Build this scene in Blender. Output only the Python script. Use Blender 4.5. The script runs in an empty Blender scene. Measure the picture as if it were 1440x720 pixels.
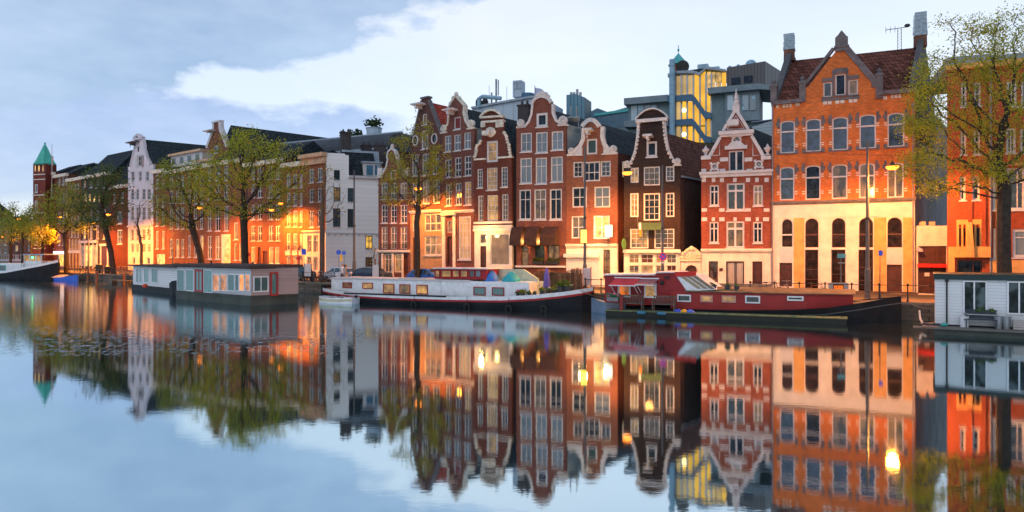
import bpy, math, random
import numpy as np
from mathutils import Vector, Matrix
from mathutils.geometry import tessellate_polygon
random.seed(7); rng = np.random.RandomState(7)
sc = bpy.context.scene
COL = sc.collection
R = math.radians
# ---------------------------------------------------------------- camera
F = 980.0; H = 3.8; HY = 357.0          # focal length in photo pixels, eye height over the water, horizon row
cam_d = bpy.data.cameras.new('camera'); cam = bpy.data.objects.new('camera', cam_d); COL.objects.link(cam)
cam.location = (0, 0, H); cam.rotation_euler = (R(90), 0, 0)
cam_d.sensor_width = 36; cam_d.lens = 36*F/1440; cam_d.shift_y = -(360-HY)/1440
cam_d.clip_start = .1; cam_d.clip_end = 3000
sc.camera = cam
sc.view_settings.view_transform = 'Standard'; sc.view_settings.look = 'None'
sc.view_settings.exposure = 0.22; sc.view_settings.gamma = 1
SODIUM = (1.0, .27, .016)
# ---------------------------------------------------------------- world
w = bpy.data.worlds.new('World'); sc.world = w; w.use_nodes = True
nt = w.node_tree; nt.nodes.clear(); N = nt.nodes.new; L = nt.links.new
def wm(op, a, b=None, c=None, clamp=False):
    n = N('ShaderNodeMath'); n.operation = op; n.use_clamp = clamp
    for i, x in enumerate((a, b, c)):
        if x is None: continue
        if isinstance(x, (int, float)): n.inputs[i].default_value = x
        else: L(x, n.inputs[i])
    return n.outputs[0]
def wmix(f, a, b):
    n = N('ShaderNodeMix'); n.data_type = 'RGBA'
    L(f, n.inputs[0])
    for i, x in ((6, a), (7, b)):
        if isinstance(x, tuple): n.inputs[i].default_value = (*x, 1)
        else: L(x, n.inputs[i])
    return n.outputs[2]
tc = N('ShaderNodeTexCoord'); sp = N('ShaderNodeSeparateXYZ'); L(tc.outputs['Generated'], sp.inputs[0])
az = wm('ARCTAN2', sp.outputs[0], sp.outputs[1]); el = wm('ARCSINE', sp.outputs[2])
cb = N('ShaderNodeCombineXYZ'); L(wm('MULTIPLY', az, 2.2), cb.inputs[0]); L(wm('MULTIPLY', el, 5.0), cb.inputs[1])
def wnoise(scale, det, rough, off=0.0):
    mp = N('ShaderNodeMapping'); mp.inputs['Location'].default_value = (off, off*.7, 0); L(cb.outputs[0], mp.inputs[0])
    n = N('ShaderNodeTexNoise'); n.inputs['Scale'].default_value = scale; n.inputs['Detail'].default_value = det
    n.inputs['Roughness'].default_value = rough; L(mp.outputs[0], n.inputs['Vector']); return n.outputs[0]
n1 = wnoise(2.6, 8, .56); n2 = wnoise(1.1, 5, .5, 3.1); n3 = wnoise(5.5, 7, .6, 7.3)
nn = wm('SUBTRACT', n1, .5)
# upper cloud bank: lies above a slanting edge that rises to the right
edge = wm('SUBTRACT', el, wm('ADD', wm('MULTIPLY', az, .337), .368))
f1 = wm('MULTIPLY_ADD', wm('ADD', edge, wm('MULTIPLY', nn, .17)), 60, .5, clamp=True)
# low cloud bank on the left
lowb = wm('SUBTRACT', wm('MULTIPLY_ADD', az, -.10, .163), el)
lft = wm('MULTIPLY_ADD', wm('ADD', az, .10), -9, 0, clamp=True)
f2 = wm('MULTIPLY', wm('MULTIPLY_ADD', wm('ADD', lowb, wm('MULTIPLY', nn, .14)), 60, .55, clamp=True), lft)
f2 = wm('MULTIPLY', f2, wm('MULTIPLY_ADD', wm('ADD', wm('SUBTRACT', el, .055), wm('MULTIPLY', wm('SUBTRACT', n3, .5), .16)), 14, .6, clamp=True))
grey = wmix(wm('MULTIPLY_ADD', wm('SUBTRACT', wm('MULTIPLY_ADD', n1, .5, wm('MULTIPLY', n2, .5)), .5), 4.5, .5, clamp=True), (.32, .42, .58), (.55, .65, .80))
low = wmix(wm('MULTIPLY_ADD', wm('SUBTRACT', n3, .5), 2.2, .5, clamp=True), (.32, .40, .62), (.47, .55, .76))
brt = wmix(wm('MULTIPLY_ADD', wm('SUBTRACT', n2, .5), 2.6, .4, clamp=True), (.74, .80, .89), (.90, .91, .94))
c = wmix(f2, brt, low); c = wmix(f1, c, grey)
# right side slightly bluer with height
rb = wm('MULTIPLY', wm('MULTIPLY_ADD', wm('SUBTRACT', el, .22), 2.2, 0, clamp=True), wm('MULTIPLY_ADD', az, 1.6, 0, clamp=True))
c = wmix(rb, c, (.64, .75, .90))
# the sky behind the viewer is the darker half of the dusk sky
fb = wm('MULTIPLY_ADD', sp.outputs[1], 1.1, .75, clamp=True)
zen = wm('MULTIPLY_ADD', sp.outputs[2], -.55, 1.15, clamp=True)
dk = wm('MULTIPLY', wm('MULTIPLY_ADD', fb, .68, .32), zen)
hs = N('ShaderNodeHueSaturation'); hs.inputs['Saturation'].default_value = 1.08; L(c, hs.inputs['Color'])
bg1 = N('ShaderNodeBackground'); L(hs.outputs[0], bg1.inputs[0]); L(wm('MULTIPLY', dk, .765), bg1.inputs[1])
sky = N('ShaderNodeTexSky'); sky.sky_type = 'NISHITA'; sky.sun_disc = False
sky.sun_elevation = R(38); sky.sun_rotation = R(205)
bg2 = N('ShaderNodeBackground'); L(sky.outputs[0], bg2.inputs[0]); bg2.inputs[1].default_value = 0.05
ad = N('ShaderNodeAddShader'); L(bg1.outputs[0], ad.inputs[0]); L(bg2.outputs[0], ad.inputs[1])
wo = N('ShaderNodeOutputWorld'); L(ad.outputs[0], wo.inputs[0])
sd = bpy.data.lights.new('sun', 'SUN'); sd.energy = .5; sd.angle = R(40); sd.color = (.90, .92, 1.0)
so = bpy.data.objects.new('sun', sd); COL.objects.link(so); so.rotation_euler = (R(52), 0, R(-25))

# ---------------------------------------------------------------- materials
MATS = {}
def newmat(name):
    m = bpy.data.materials.new(name); m.use_nodes = True; m.node_tree.nodes.clear(); return m
class G:
    """tiny node helper"""
    def __init__(s, m): s.t = m.node_tree
    def n(s, typ, **kw):
        o = s.t.nodes.new('ShaderNode'+typ)
        for k, v in kw.items(): setattr(o, k, v)
        return o
    def l(s, a, b): s.t.links.new(a, b)
    def math(s, op, a, b=None, clamp=False):
        o = s.n('Math', operation=op, use_clamp=clamp)
        for i, x in enumerate((a, b)):
            if x is None: continue
            if isinstance(x, (int, float)): o.inputs[i].default_value = x
            else: s.l(x, o.inputs[i])
        return o.outputs[0]
    def mix(s, f, a, b, mode='MIX'):
        o = s.n('Mix', data_type='RGBA', blend_type=mode)
        for i, x in ((0, f), (6, a), (7, b)):
            if isinstance(x, (int, float)): o.inputs[i].default_value = x
            elif isinstance(x, tuple): o.inputs[i].default_value = (*x[:3], 1)
            else: s.l(x, o.inputs[i])
        return o.outputs[2]
    def noise(s, vec, scale, det=4, rough=.55):
        o = s.n('TexNoise'); o.inputs['Scale'].default_value = scale; o.inputs['Detail'].default_value = det
        o.inputs['Roughness'].default_value = rough
        if vec is not None: s.l(vec, o.inputs['Vector'])
        return o.outputs[0]
    def obj(s): return s.n('TexCoord').outputs['Object']
    def out(s, sh):
        o = s.n('OutputMaterial'); s.l(sh, o.inputs[0])
    def pr(s, col, rough=.6, spec=.4, metal=0, bump=None, bs=.3, bd=.02, em=None, es=0):
        p = s.n('BsdfPrincipled')
        if isinstance(col, tuple): p.inputs['Base Color'].default_value = (*col[:3], 1)
        else: s.l(col, p.inputs['Base Color'])
        if isinstance(rough, (int, float)): p.inputs['Roughness'].default_value = rough
        else: s.l(rough, p.inputs['Roughness'])
        p.inputs['Specular IOR Level'].default_value = spec; p.inputs['Metallic'].default_value = metal
        if bump is not None:
            b = s.n('Bump'); b.inputs['Strength'].default_value = bs; b.inputs['Distance'].default_value = bd
            s.l(bump, b.inputs['Height']); s.l(b.outputs[0], p.inputs['Normal'])
        if em is not None:
            if isinstance(em, tuple): p.inputs['Emission Color'].default_value = (*em[:3], 1)
            else: s.l(em, p.inputs['Emission Color'])
            if isinstance(es, (int, float)): p.inputs['Emission Strength'].default_value = es
            else: s.l(es, p.inputs['Emission Strength'])
        return p
def sc3(c, k): return tuple(min(1, x*k) for x in c[:3])
def pm(name, col, rough=.6, var=.22, scale=1.6, bump=.3, metal=0, spec=.4, fine=22):
    if name in MATS: return MATS[name]
    m = newmat(name); g = G(m); v = g.obj()
    a = g.noise(v, scale, 5, .6); b = g.noise(v, fine, 3, .6)
    f = g.math('ADD', g.math('MULTIPLY', a, .75), g.math('MULTIPLY', b, .25))
    f = g.math('MULTIPLY', g.math('SUBTRACT', f, .5), 3.2); f = g.math('ADD', f, .5, clamp=True)
    c = g.mix(f, sc3(col, 1-var), sc3(col, 1+var))
    p = g.pr(c, rough, spec, metal, bump=b, bs=bump, bd=.01)
    g.out(p.outputs[0]); MATS[name] = m; return m
def brick(name, col, mortar=None, var=.35, sx=1.0, stain=.35):
    if name in MATS: return MATS[name]
    m = newmat(name); g = G(m); v = g.obj(); s = g.n('SeparateXYZ'); g.l(v, s.inputs[0])
    cb = g.n('CombineXYZ'); g.l(g.math('ADD', s.outputs[0], g.math('MULTIPLY', s.outputs[1], .9)), cb.inputs[0]); g.l(s.outputs[2], cb.inputs[1])
    b = g.n('TexBrick'); g.l(cb.outputs[0], b.inputs['Vector'])
    b.inputs['Scale'].default_value = 1; b.inputs['Brick Width'].default_value = .23*sx; b.inputs['Row Height'].default_value = .078*sx
    b.inputs['Mortar Size'].default_value = .008*sx; b.inputs['Mortar Smooth'].default_value = .3
    b.inputs['Color1'].default_value = (*sc3(col, 1-var), 1); b.inputs['Color2'].default_value = (*sc3(col, 1+var), 1)
    mo = mortar or tuple(.5*x+.08 for x in col); b.inputs['Mortar'].default_value = (*mo, 1)
    big = g.noise(v, .55, 6, .62); mid = g.noise(v, 3.1, 5, .6)
    f = g.math('ADD', g.math('MULTIPLY', g.math('SUBTRACT', big, .5), 2.4), .5, clamp=True)
    c = g.mix(g.math('MULTIPLY', f, min(1, stain*2.2)), b.outputs[0], sc3(col, .48))
    cs = g.n('CombineXYZ'); g.l(g.math('MULTIPLY', s.outputs[0], 2.2), cs.inputs[0]); g.l(g.math('MULTIPLY', s.outputs[2], .22), cs.inputs[1])
    sk = g.math('ADD', g.math('MULTIPLY', g.math('SUBTRACT', g.noise(cs.outputs[0], 1.6, 5, .7), .56), 5), 0, clamp=True); c = g.mix(g.math('MULTIPLY', sk, .45), c, (.035, .03, .03))
    f2 = g.math('ADD', g.math('MULTIPLY', g.math('SUBTRACT', mid, .55), 3), .1, clamp=True)
    c = g.mix(g.math('MULTIPLY', f2, .35), c, tuple(min(1, x*1.5+.02) for x in col))
    p = g.pr(c, .85, .25, bump=b.outputs[1], bs=.5, bd=-.012)
    g.out(p.outputs[0]); MATS[name] = m; return m
def boards(name, col, pitch=.18, axis=2, rough=.5, var=.12, gap=.12, wear=None):
    """lap boards / roof courses: lines repeat along one object axis"""
    if name in MATS: return MATS[name]
    m = newmat(name); g = G(m); v = g.obj(); s = g.n('SeparateXYZ'); g.l(v, s.inputs[0])
    q = g.math('DIVIDE', s.outputs[axis], pitch); fr = g.math('FRACT', q)
    line = g.math('LESS_THAN', fr, gap)
    idn = g.n('TexWhiteNoise', noise_dimensions='1D'); g.l(g.math('FLOOR', q), idn.inputs['W'])
    nz = g.noise(v, 2.2, 6, .65)
    f = g.math('ADD', g.math('MULTIPLY', idn.outputs[0], .4), g.math('MULTIPLY', nz, .6))
    c = g.mix(f, sc3(col, 1-var), sc3(col, 1+var))
    if wear is not None:
        wf = g.math('ADD', g.math('MULTIPLY', g.math('SUBTRACT', g.noise(v, 5, 8, .7), .56), 9), 0, clamp=True)
        c = g.mix(g.math('MULTIPLY', wf, .8), c, wear)
    c = g.mix(g.math('MULTIPLY', line, .7), c, sc3(col, .25))
    p = g.pr(c, rough, .4, bump=fr, bs=.6, bd=.03)
    g.out(p.outputs[0]); MATS[name] = m; return m
def tiles(name, col, var=.45, rough=.85, pw=.26, ph=.30, spec=.12):
    if name in MATS: return MATS[name]
    m = newmat(name); g = G(m); v = g.obj(); s = g.n('SeparateXYZ'); g.l(v, s.inputs[0])
    cb = g.n('CombineXYZ'); g.l(g.math('ADD', s.outputs[0], s.outputs[1]), cb.inputs[0]); g.l(s.outputs[2], cb.inputs[1])
    b = g.n('TexBrick'); g.l(cb.outputs[0], b.inputs['Vector']); b.offset = 0.5
    b.inputs['Scale'].default_value = 1; b.inputs['Brick Width'].default_value = pw; b.inputs['Row Height'].default_value = ph
    b.inputs['Mortar Size'].default_value = .03; b.inputs['Mortar Smooth'].default_value = .6
    b.inputs['Color1'].default_value = (*sc3(col, 1-var), 1); b.inputs['Color2'].default_value = (*sc3(col, 1+var), 1)
    b.inputs['Mortar'].default_value = (*sc3(col, .22), 1)
    c = g.mix(g.math('ADD', g.math('MULTIPLY', g.math('SUBTRACT', g.noise(v, 1.2, 6, .65), .5), 3), .4, clamp=True), b.outputs[0], sc3(col, 1.7), 'MIX')
    c = g.mix(.65, c, b.outputs[0])
    fr = g.math('FRACT', g.math('DIVIDE', s.outputs[2], ph))
    h = g.math('ADD', g.math('MULTIPLY', fr, -1), g.math('MULTIPLY', b.outputs[1], -.6))
    p = g.pr(c, rough, spec, bump=h, bs=.8, bd=.05)
    g.out(p.outputs[0]); MATS[name] = m; return m
def glass(name, dark=(.010, .020, .036), cur=(.09, .12, .16), amount=.35, em=None, es=0.0):
    """window pane: reflective sheet over a dim room with curtains"""
    if name in MATS: return MATS[name]
    m = newmat(name); g = G(m); v = g.obj(); s = g.n('SeparateXYZ'); g.l(v, s.inputs[0])
    rnd = g.n('ObjectInfo').outputs['Random']
    sx = g.math('ADD', s.outputs[0], g.math('MULTIPLY', rnd, 37))
    cb = g.n('CombineXYZ'); g.l(g.math('MULTIPLY', sx, 7), cb.inputs[0]); g.l(g.math('MULTIPLY', s.outputs[2], .5), cb.inputs[1])
    fold = g.noise(cb.outputs[0], 1.5, 4, .6)
    cb2 = g.n('CombineXYZ'); g.l(sx, cb2.inputs[0]); g.l(g.math('MULTIPLY', s.outputs[2], .6), cb2.inputs[1])
    area = g.noise(cb2.outputs[0], 1.3, 3, .5)
    has = g.math('ADD', g.math('MULTIPLY', g.math('SUBTRACT', area, 1-amount), 14), .5, clamp=True)
    cc = g.mix(fold, sc3(cur, .35), sc3(cur, 1.25)); cc = g.mix(g.math('MULTIPLY', g.math('FRACT', g.math('MULTIPLY', rnd, 7.3)), .75), cc, sc3(cur, .15))
    blot = g.mix(g.math('ADD', g.math('MULTIPLY', g.math('SUBTRACT', g.noise(v, 2.5, 5, .6), .5), 3), .4, clamp=True), sc3(dark, .5), sc3(dark, 2.6))
    c = g.mix(has, blot, cc)
    if em is not None:
        e = g.math('ADD', g.math('MULTIPLY', g.math('SUBTRACT', g.noise(v, 1.5, 4, .6), .36, clamp=True), 3.2), .22)
        e = g.math('MULTIPLY', e, g.math('ADD', g.math('MULTIPLY', rnd, 1.1), .35))
        e = g.math('MULTIPLY', e, g.math('ADD', g.math('MULTIPLY', fold, .9), .5))
        p = g.pr(c, .08, .5, em=em, es=g.math('MULTIPLY', e, es))
    else: p = g.pr(c, .07, .6)
    p.inputs['IOR'].default_value = 1.25 if name in ('arch_glass', 'dark_glass', 'deep_glass') else 1.7
    b = g.n('Bump'); b.inputs['Strength'].default_value = .05; b.inputs['Distance'].default_value = .05
    g.l(g.noise(v, 1.2, 2, .5), b.inputs['Height']); g.l(b.outputs[0], p.inputs['Normal'])
    g.out(p.outputs[0]); MATS[name] = m; return m
def emit(name, col, st):
    if name in MATS: return MATS[name]
    m = newmat(name); g = G(m); e = g.n('Emission'); e.inputs[0].default_value = (*col, 1); e.inputs[1].default_value = st
    g.out(e.outputs[0]); MATS[name] = m; return m
def leafmat(name, a, b):
    if name in MATS: return MATS[name]
    m = newmat(name); g = G(m); v = g.obj()
    f = g.math('ADD', g.math('MULTIPLY', g.math('SUBTRACT', g.noise(v, .9, 4, .7), .5), 3.5), .5, clamp=True)
    f2 = g.noise(v, 9, 2, .5)
    c = g.mix(g.math('ADD', g.math('MULTIPLY', f, .6), g.math('MULTIPLY', f2, .4)), a, b)
    p = g.pr(c, .55, .3); t = g.n('BsdfTranslucent'); g.l(c, t.inputs[0])
    mx = g.n('MixShader'); mx.inputs[0].default_value = .4; g.l(p.outputs[0], mx.inputs[1]); g.l(t.outputs[0], mx.inputs[2])
    g.out(mx.outputs[0]); MATS[name] = m; return m

white = pm('white_paint', (.58, .55, .56), .5, .10, 2.0, .15)
cream = pm('cream_paint', (.74, .64, .54), .6, .2, 1.2, .3)
stone = pm('pale_stone', (.62, .58, .52), .8, .28, 3.0, .8)
dstone = pm('grey_stone', (.13, .12, .13), .85, .35, 2.5, .8)
ochre = pm('ochre_stone', (.66, .34, .11), .8, .25, 1.3, .5)
black = pm('black_paint', (.014, .014, .016), .45, .3)
dkmetal = pm('dark_metal', (.03, .032, .035), .45, .3, metal=.3)
galv = pm('galvanised_metal', (.34, .36, .38), .45, .2, metal=.6)
lead = pm('lead_flashing', (.30, .37, .45), .5, .25)
wood = pm('weathered_wood', (.13, .09, .06), .8, .4, 4)
dwood = pm('dark_wood', (.07, .025, .018), .45, .35, 3)
slate = tiles('dark_roof_tiles', (.026, .036, .045), .45)
brown_t = tiles('brown_roof_tiles', (.13, .05, .038), .6)
red_t = tiles('red_roof_tiles', (.42, .07, .045), .3)
gl = glass('window_glass'); glc = glass('curtained_glass', amount=.68, cur=(.17, .23, .30)); gld = glass('dark_glass', amount=.3, cur=(.12, .13, .14))
glw = glass('warm_lit_glass', amount=.55, cur=(.22, .16, .10), em=(1, .50, .13), es=.42)
gly = glass('bright_lit_glass', amount=.5, cur=(.6, .5, .3), em=(1, .55, .09), es=1.2)
glo = glass('faintly_lit_glass', amount=.5, cur=(.16, .14, .12), em=(1, .45, .15), es=.12)

# ---------------------------------------------------------------- mesh helper
SPLIT = {'pilaster': .03, 'eaves': .03, 'cornice': .03, 'quoin': .03, 'patterned_tiles': .06, 'window_stonework': .01, 'stone_block': .01, 'string_course': .03, 'ledge': .03, 'gable_coping': .05, 'gable_trim': .02, 'gable_ornament': .03, 'roof_vent': .05, 'door_surround': .03, 'roof_box': .02, 'flashing': .03, 'tank': .1, 'antenna': .1, 'flue': .05, 'shopfront': .03, 'roof_unit': .05, 'stair_band': .02, 'fascia': .02, 'rubbing_strake': .03, 'side_wall': .02, 'thwart': .02, 'wall_lamp': .03, 'louvre': .02, 'doorcase': .1, 'supports': .05, 'scroll_edging': .1}
class MB:
    def __init__(s): s.v = []; s.f = []; s.mi = []; s.cur = 0
    def add(s, vs, fs):
        o = len(s.v); s.v += [tuple(p) for p in vs]
        for f in fs: s.f.append(tuple(i+o for i in f)); s.mi.append(s.cur)
        return s
    def box(s, x0, x1, y0, y1, z0, z1):
        v = [(x, y, z) for z in (z0, z1) for y in (y0, y1) for x in (x0, x1)]
        return s.add(v, [(0, 2, 3, 1), (4, 5, 7, 6), (0, 1, 5, 4), (2, 6, 7, 3), (0, 4, 6, 2), (1, 3, 7, 5)])
    def cbox(s, c, size, rz=0.0, rx=0.0, ry=0.0, taper=1.0):
        M = Matrix.Rotation(rz, 3, 'Z') @ Matrix.Rotation(ry, 3, 'Y') @ Matrix.Rotation(rx, 3, 'X'); c = Vector(c); v = []
        for z in (-.5, .5):
            t = taper if z > 0 else 1
            for y in (-.5, .5):
                for x in (-.5, .5): v.append(c + M @ Vector((x*size[0]*t, y*size[1]*t, z*size[2])))
        return s.add(v, [(0, 2, 3, 1), (4, 5, 7, 6), (0, 1, 5, 4), (2, 6, 7, 3), (0, 4, 6, 2), (1, 3, 7, 5)])
    def ext(s, poly, vec, caps=True):
        """polygon (3D points) extruded along vec"""
        n = len(poly); a = [Vector(p) for p in poly]; vec = Vector(vec); b = [p+vec for p in a]
        o = len(s.v); s.v += [tuple(p) for p in a+b]
        for i in range(n):
            j = (i+1) % n; s.f.append((o+i, o+j, o+n+j, o+n+i)); s.mi.append(s.cur)
        if caps:
            for t in tessellate_polygon([a]):
                s.f.append(tuple(o+i for i in t)); s.mi.append(s.cur)
                s.f.append(tuple(o+n+i for i in reversed(t))); s.mi.append(s.cur)
        return s
    def prism(s, uz, y0, y1): return s.ext([(u, y0, z) for u, z in uz], (0, y1-y0, 0))
    def tube(s, p0, p1, r0, r1=None, n=8, caps=True):
        r1 = r0 if r1 is None else r1; p0 = Vector(p0); p1 = Vector(p1); d = (p1-p0)
        if d.length < 1e-6: return s
        d.normalize(); a = d.orthogonal().normalized(); b = d.cross(a); vs = []
        for p, r in ((p0, r0), (p1, r1)):
            for i in range(n):
                t = 2*math.pi*i/n; vs.append(p + (a*math.cos(t)+b*math.sin(t))*r)
        fs = [(i, (i+1) % n, n+(i+1) % n, n+i) for i in range(n)]
        if caps: fs += [tuple(reversed(range(n))), tuple(range(n, 2*n))]
        return s.add(vs, fs)
    def path(s, pts, r, n=6):
        for a, b in zip(pts[:-1], pts[1:]): s.tube(a, b, r, r, n)
        return s
    def lathe(s, c, prof, n=14, sx=1.0, sy=1.0):
        vs = []; fs = []
        for r, z in prof:
            for i in range(n):
                t = 2*math.pi*i/n; vs.append((c[0]+r*math.cos(t)*sx, c[1]+r*math.sin(t)*sy, c[2]+z))
        for k in range(len(prof)-1):
            for i in range(n): j = (i+1) % n; fs.append((k*n+i, k*n+j, (k+1)*n+j, (k+1)*n+i))
        fs += [tuple(reversed(range(n))), tuple(range((len(prof)-1)*n, len(prof)*n))]
        return s.add(vs, fs)
    def disc(s, c, r, y0, y1, n=20, ru=None):
        ru = ru or r
        return s.prism([(c[0]+r*math.cos(2*math.pi*i/n), c[1]+ru*math.sin(2*math.pi*i/n)) for i in range(n)], y0, y1)
    def torus(s, c, R1, r, axis='y', n=18, m=6):
        vs = []; fs = []
        for i in range(n):
            t = 2*math.pi*i/n
            for j in range(m):
                q = 2*math.pi*j/m; a = (R1+r*math.cos(q)); x = a*math.cos(t); z = a*math.sin(t); y = r*math.sin(q)
                p = (x, y, z) if axis == 'y' else ((x, z, y) if axis == 'z' else (y, x, z))
                vs.append((c[0]+p[0], c[1]+p[1], c[2]+p[2]))
        for i in range(n):
            for j in range(m): fs.append((i*m+j, ((i+1) % n)*m+j, ((i+1) % n)*m+(j+1) % m, i*m+(j+1) % m))
        return s.add(vs, fs)
    def blob(s, c, rad, n=10, m=7, jit=.0):
        vs = []; fs = []
        for k in range(m+1):
            ph = math.pi*k/m
            for i in range(n):
                t = 2*math.pi*i/n; q = 1+random.uniform(-jit, jit)
                vs.append((c[0]+rad[0]*math.sin(ph)*math.cos(t)*q, c[1]+rad[1]*math.sin(ph)*math.sin(t)*q, c[2]+rad[2]*math.cos(ph)*q))
        for k in range(m):
            for i in range(n): j = (i+1) % n; fs.append((k*n+i, (k+1)*n+i, (k+1)*n+j, k*n+j))
        return s.add(vs, fs)
    def ring(s, outer, inner, y0, y1):
        """frame between two closed (u,z) loops of equal length"""
        n = len(outer); vs = [(u, y0, z) for u, z in outer]+[(u, y0, z) for u, z in inner]+[(u, y1, z) for u, z in outer]+[(u, y1, z) for u, z in inner]
        fs = []
        for i in range(n):
            j = (i+1) % n; fs += [(i, j, n+j, n+i), (n+i, n+j, 3*n+j, 3*n+i), (i, 2*n+i, 2*n+j, j)]
        return s.add(vs, fs)
    def strip(s, pts, wd, y0, y1, side=1):
        """band along an open (u,z) polyline, offset to one side (side=0: both)"""
        P = [Vector((p[0], p[1])) for p in pts]; A = []; B = []
        for i, p in enumerate(P):
            d = (P[min(i+1, len(P)-1)]-P[max(i-1, 0)]).normalized(); nrm = Vector((-d.y, d.x))
            if side == 0: A.append(p+nrm*wd/2); B.append(p-nrm*wd/2)
            else: A.append(p+nrm*wd*.25); B.append(p-nrm*wd*.75*side)
        n = len(P)
        vs = [(p.x, y0, p.y) for p in A]+[(p.x, y0, p.y) for p in B]+[(p.x, y1, p.y) for p in A]+[(p.x, y1, p.y) for p in B]
        fs = []
        for i in range(n-1): fs += [(i, i+1, n+i+1, n+i), (2*n+i, 3*n+i, 3*n+i+1, 2*n+i+1), (i, 2*n+i, 2*n+i+1, i+1), (n+i, n+i+1, 3*n+i+1, 3*n+i)]
        fs += [(0, n, 3*n, 2*n), (n-1, 3*n-1, 4*n-1, 2*n-1)]
        return s.add(vs, fs)
    def clusters(s, gap):
        n = len(s.v); par = list(range(n))
        def fd(a):
            while par[a] != a: par[a] = par[par[a]]; a = par[a]
            return a
        for f in s.f:
            for i in f[1:]: par[fd(i)] = fd(f[0])
        comp = {}
        for i in range(n): comp.setdefault(fd(i), []).append(i)
        ks = list(comp); bb = []
        for k in ks:
            P = [s.v[i] for i in comp[k]]; bb.append([min(p[j] for p in P)-gap for j in range(3)]+[max(p[j] for p in P)+gap for j in range(3)])
        g = list(range(len(ks)))
        def fg(a):
            while g[a] != a: a = g[a]
            return a
        for i in range(len(ks)):
            for j in range(i):
                if all(bb[i][k] <= bb[j][k+3] and bb[j][k] <= bb[i][k+3] for k in range(3)): g[fg(i)] = fg(j)
        out = {}
        for i, k in enumerate(ks):
            m = out.setdefault(fg(i), MB()); mp = {}
            for v in comp[k]: mp[v] = len(m.v); m.v.append(s.v[v])
            m.__dict__.setdefault('mp', {}).update(mp)
        for f, mi in zip(s.f, s.mi):
            m = out[fg(ks.index(fd(f[0])))]; m.f.append(tuple(m.mp[i] for i in f)); m.mi.append(mi)
        return list(out.values())
    def obj(s, name, mat, parent=None, smooth=False):
        me = bpy.data.meshes.new(name); me.from_pydata(s.v, [], s.f)
        for m in (mat if isinstance(mat, (list, tuple)) else [mat]): me.materials.append(m)
        if len(me.materials) > 1: me.polygons.foreach_set('material_index', s.mi)
        if smooth: me.polygons.foreach_set('use_smooth', [True]*len(me.polygons))
        me.update()
        o = bpy.data.objects.new(name, me); COL.objects.link(o)
        if parent is not None: o.parent = parent
        return o
def tag(o, label=None, cat=None, group=None, kind=None):
    if label: o['label'] = label
    if cat: o['category'] = cat
    if group: o['group'] = group
    if kind: o['kind'] = kind
    return o
def thing(name, label, cat, loc=(0, 0, 0), rz=0.0, group=None):
    o = bpy.data.objects.new(name, None); COL.objects.link(o); o.empty_display_size = .3
    o.location = loc; o.rotation_euler = (0, 0, rz); return tag(o, label, cat, group)
def copy_tree(o, parent=None):
    c = o.copy(); COL.objects.link(c); c.parent = parent
    for ch in list(o.children): copy_tree(ch, c)
    return c
def at(px, py, Y): return Vector(((px-720)/F*Y, Y, H+(HY-py)/F*Y))      # a measured point at a chosen real distance

class Fr:
    """local frame of a wall or boat side: x along it, y away from the water, z up"""
    def __init__(s, name, label, cat, p0, p1, z0, group=None):
        s.p0 = Vector((p0[0], p0[1])); d = Vector((p1[0], p1[1]))-s.p0; s.W = d.length; s.a = math.atan2(d.y, d.x); s.z0 = z0
        s.root = thing(name, label, cat, (p0[0], p0[1], z0), s.a, group)
        s.ca, s.sa = math.cos(s.a), math.sin(s.a)
    def loc(s, px, py, d=0.0):
        rx, ry, rz = (px-720)/F, 1.0, (HY-py)/F
        # local y of a ray point t*(rx,ry): -(x-x0)*sa+(y-y0)*ca = d
        t = (d - s.p0.x*s.sa + s.p0.y*s.ca)/(-rx*s.sa+ry*s.ca)
        x, y, z = t*rx-s.p0.x, t*ry-s.p0.y, H+t*rz
        return (x*s.ca+y*s.sa, z-s.z0)
    def rect(s, x0, y0, x1, y1, d=0.0):
        cx, cy = (x0+x1)/2, (y0+y1)/2
        u0 = s.loc(x0, cy, d)[0]; u1 = s.loc(x1, cy, d)[0]; za = s.loc(cx, y0, d)[1]; zb = s.loc(cx, y1, d)[1]
        return u0, u1, zb, za
    def part(s, mb, name, mat, parent=None, smooth=False):
        if name in SPLIT:
            gs_ = mb.clusters(SPLIT[name])
            if len(gs_) > 1: return [g_.obj(name, mat, parent or s.root, smooth) for g_ in gs_][0]
        return mb.obj(name, mat, parent or s.root, smooth)

def pxline(slope, px, X0, Y0):
    """point where the plan line through (X0,Y0) with dY/dX=-slope meets the sight line of a photo column"""
    k = (px-720)/F; Y = (Y0+slope*X0)/(1+slope*k); return (k*Y, Y)

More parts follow.
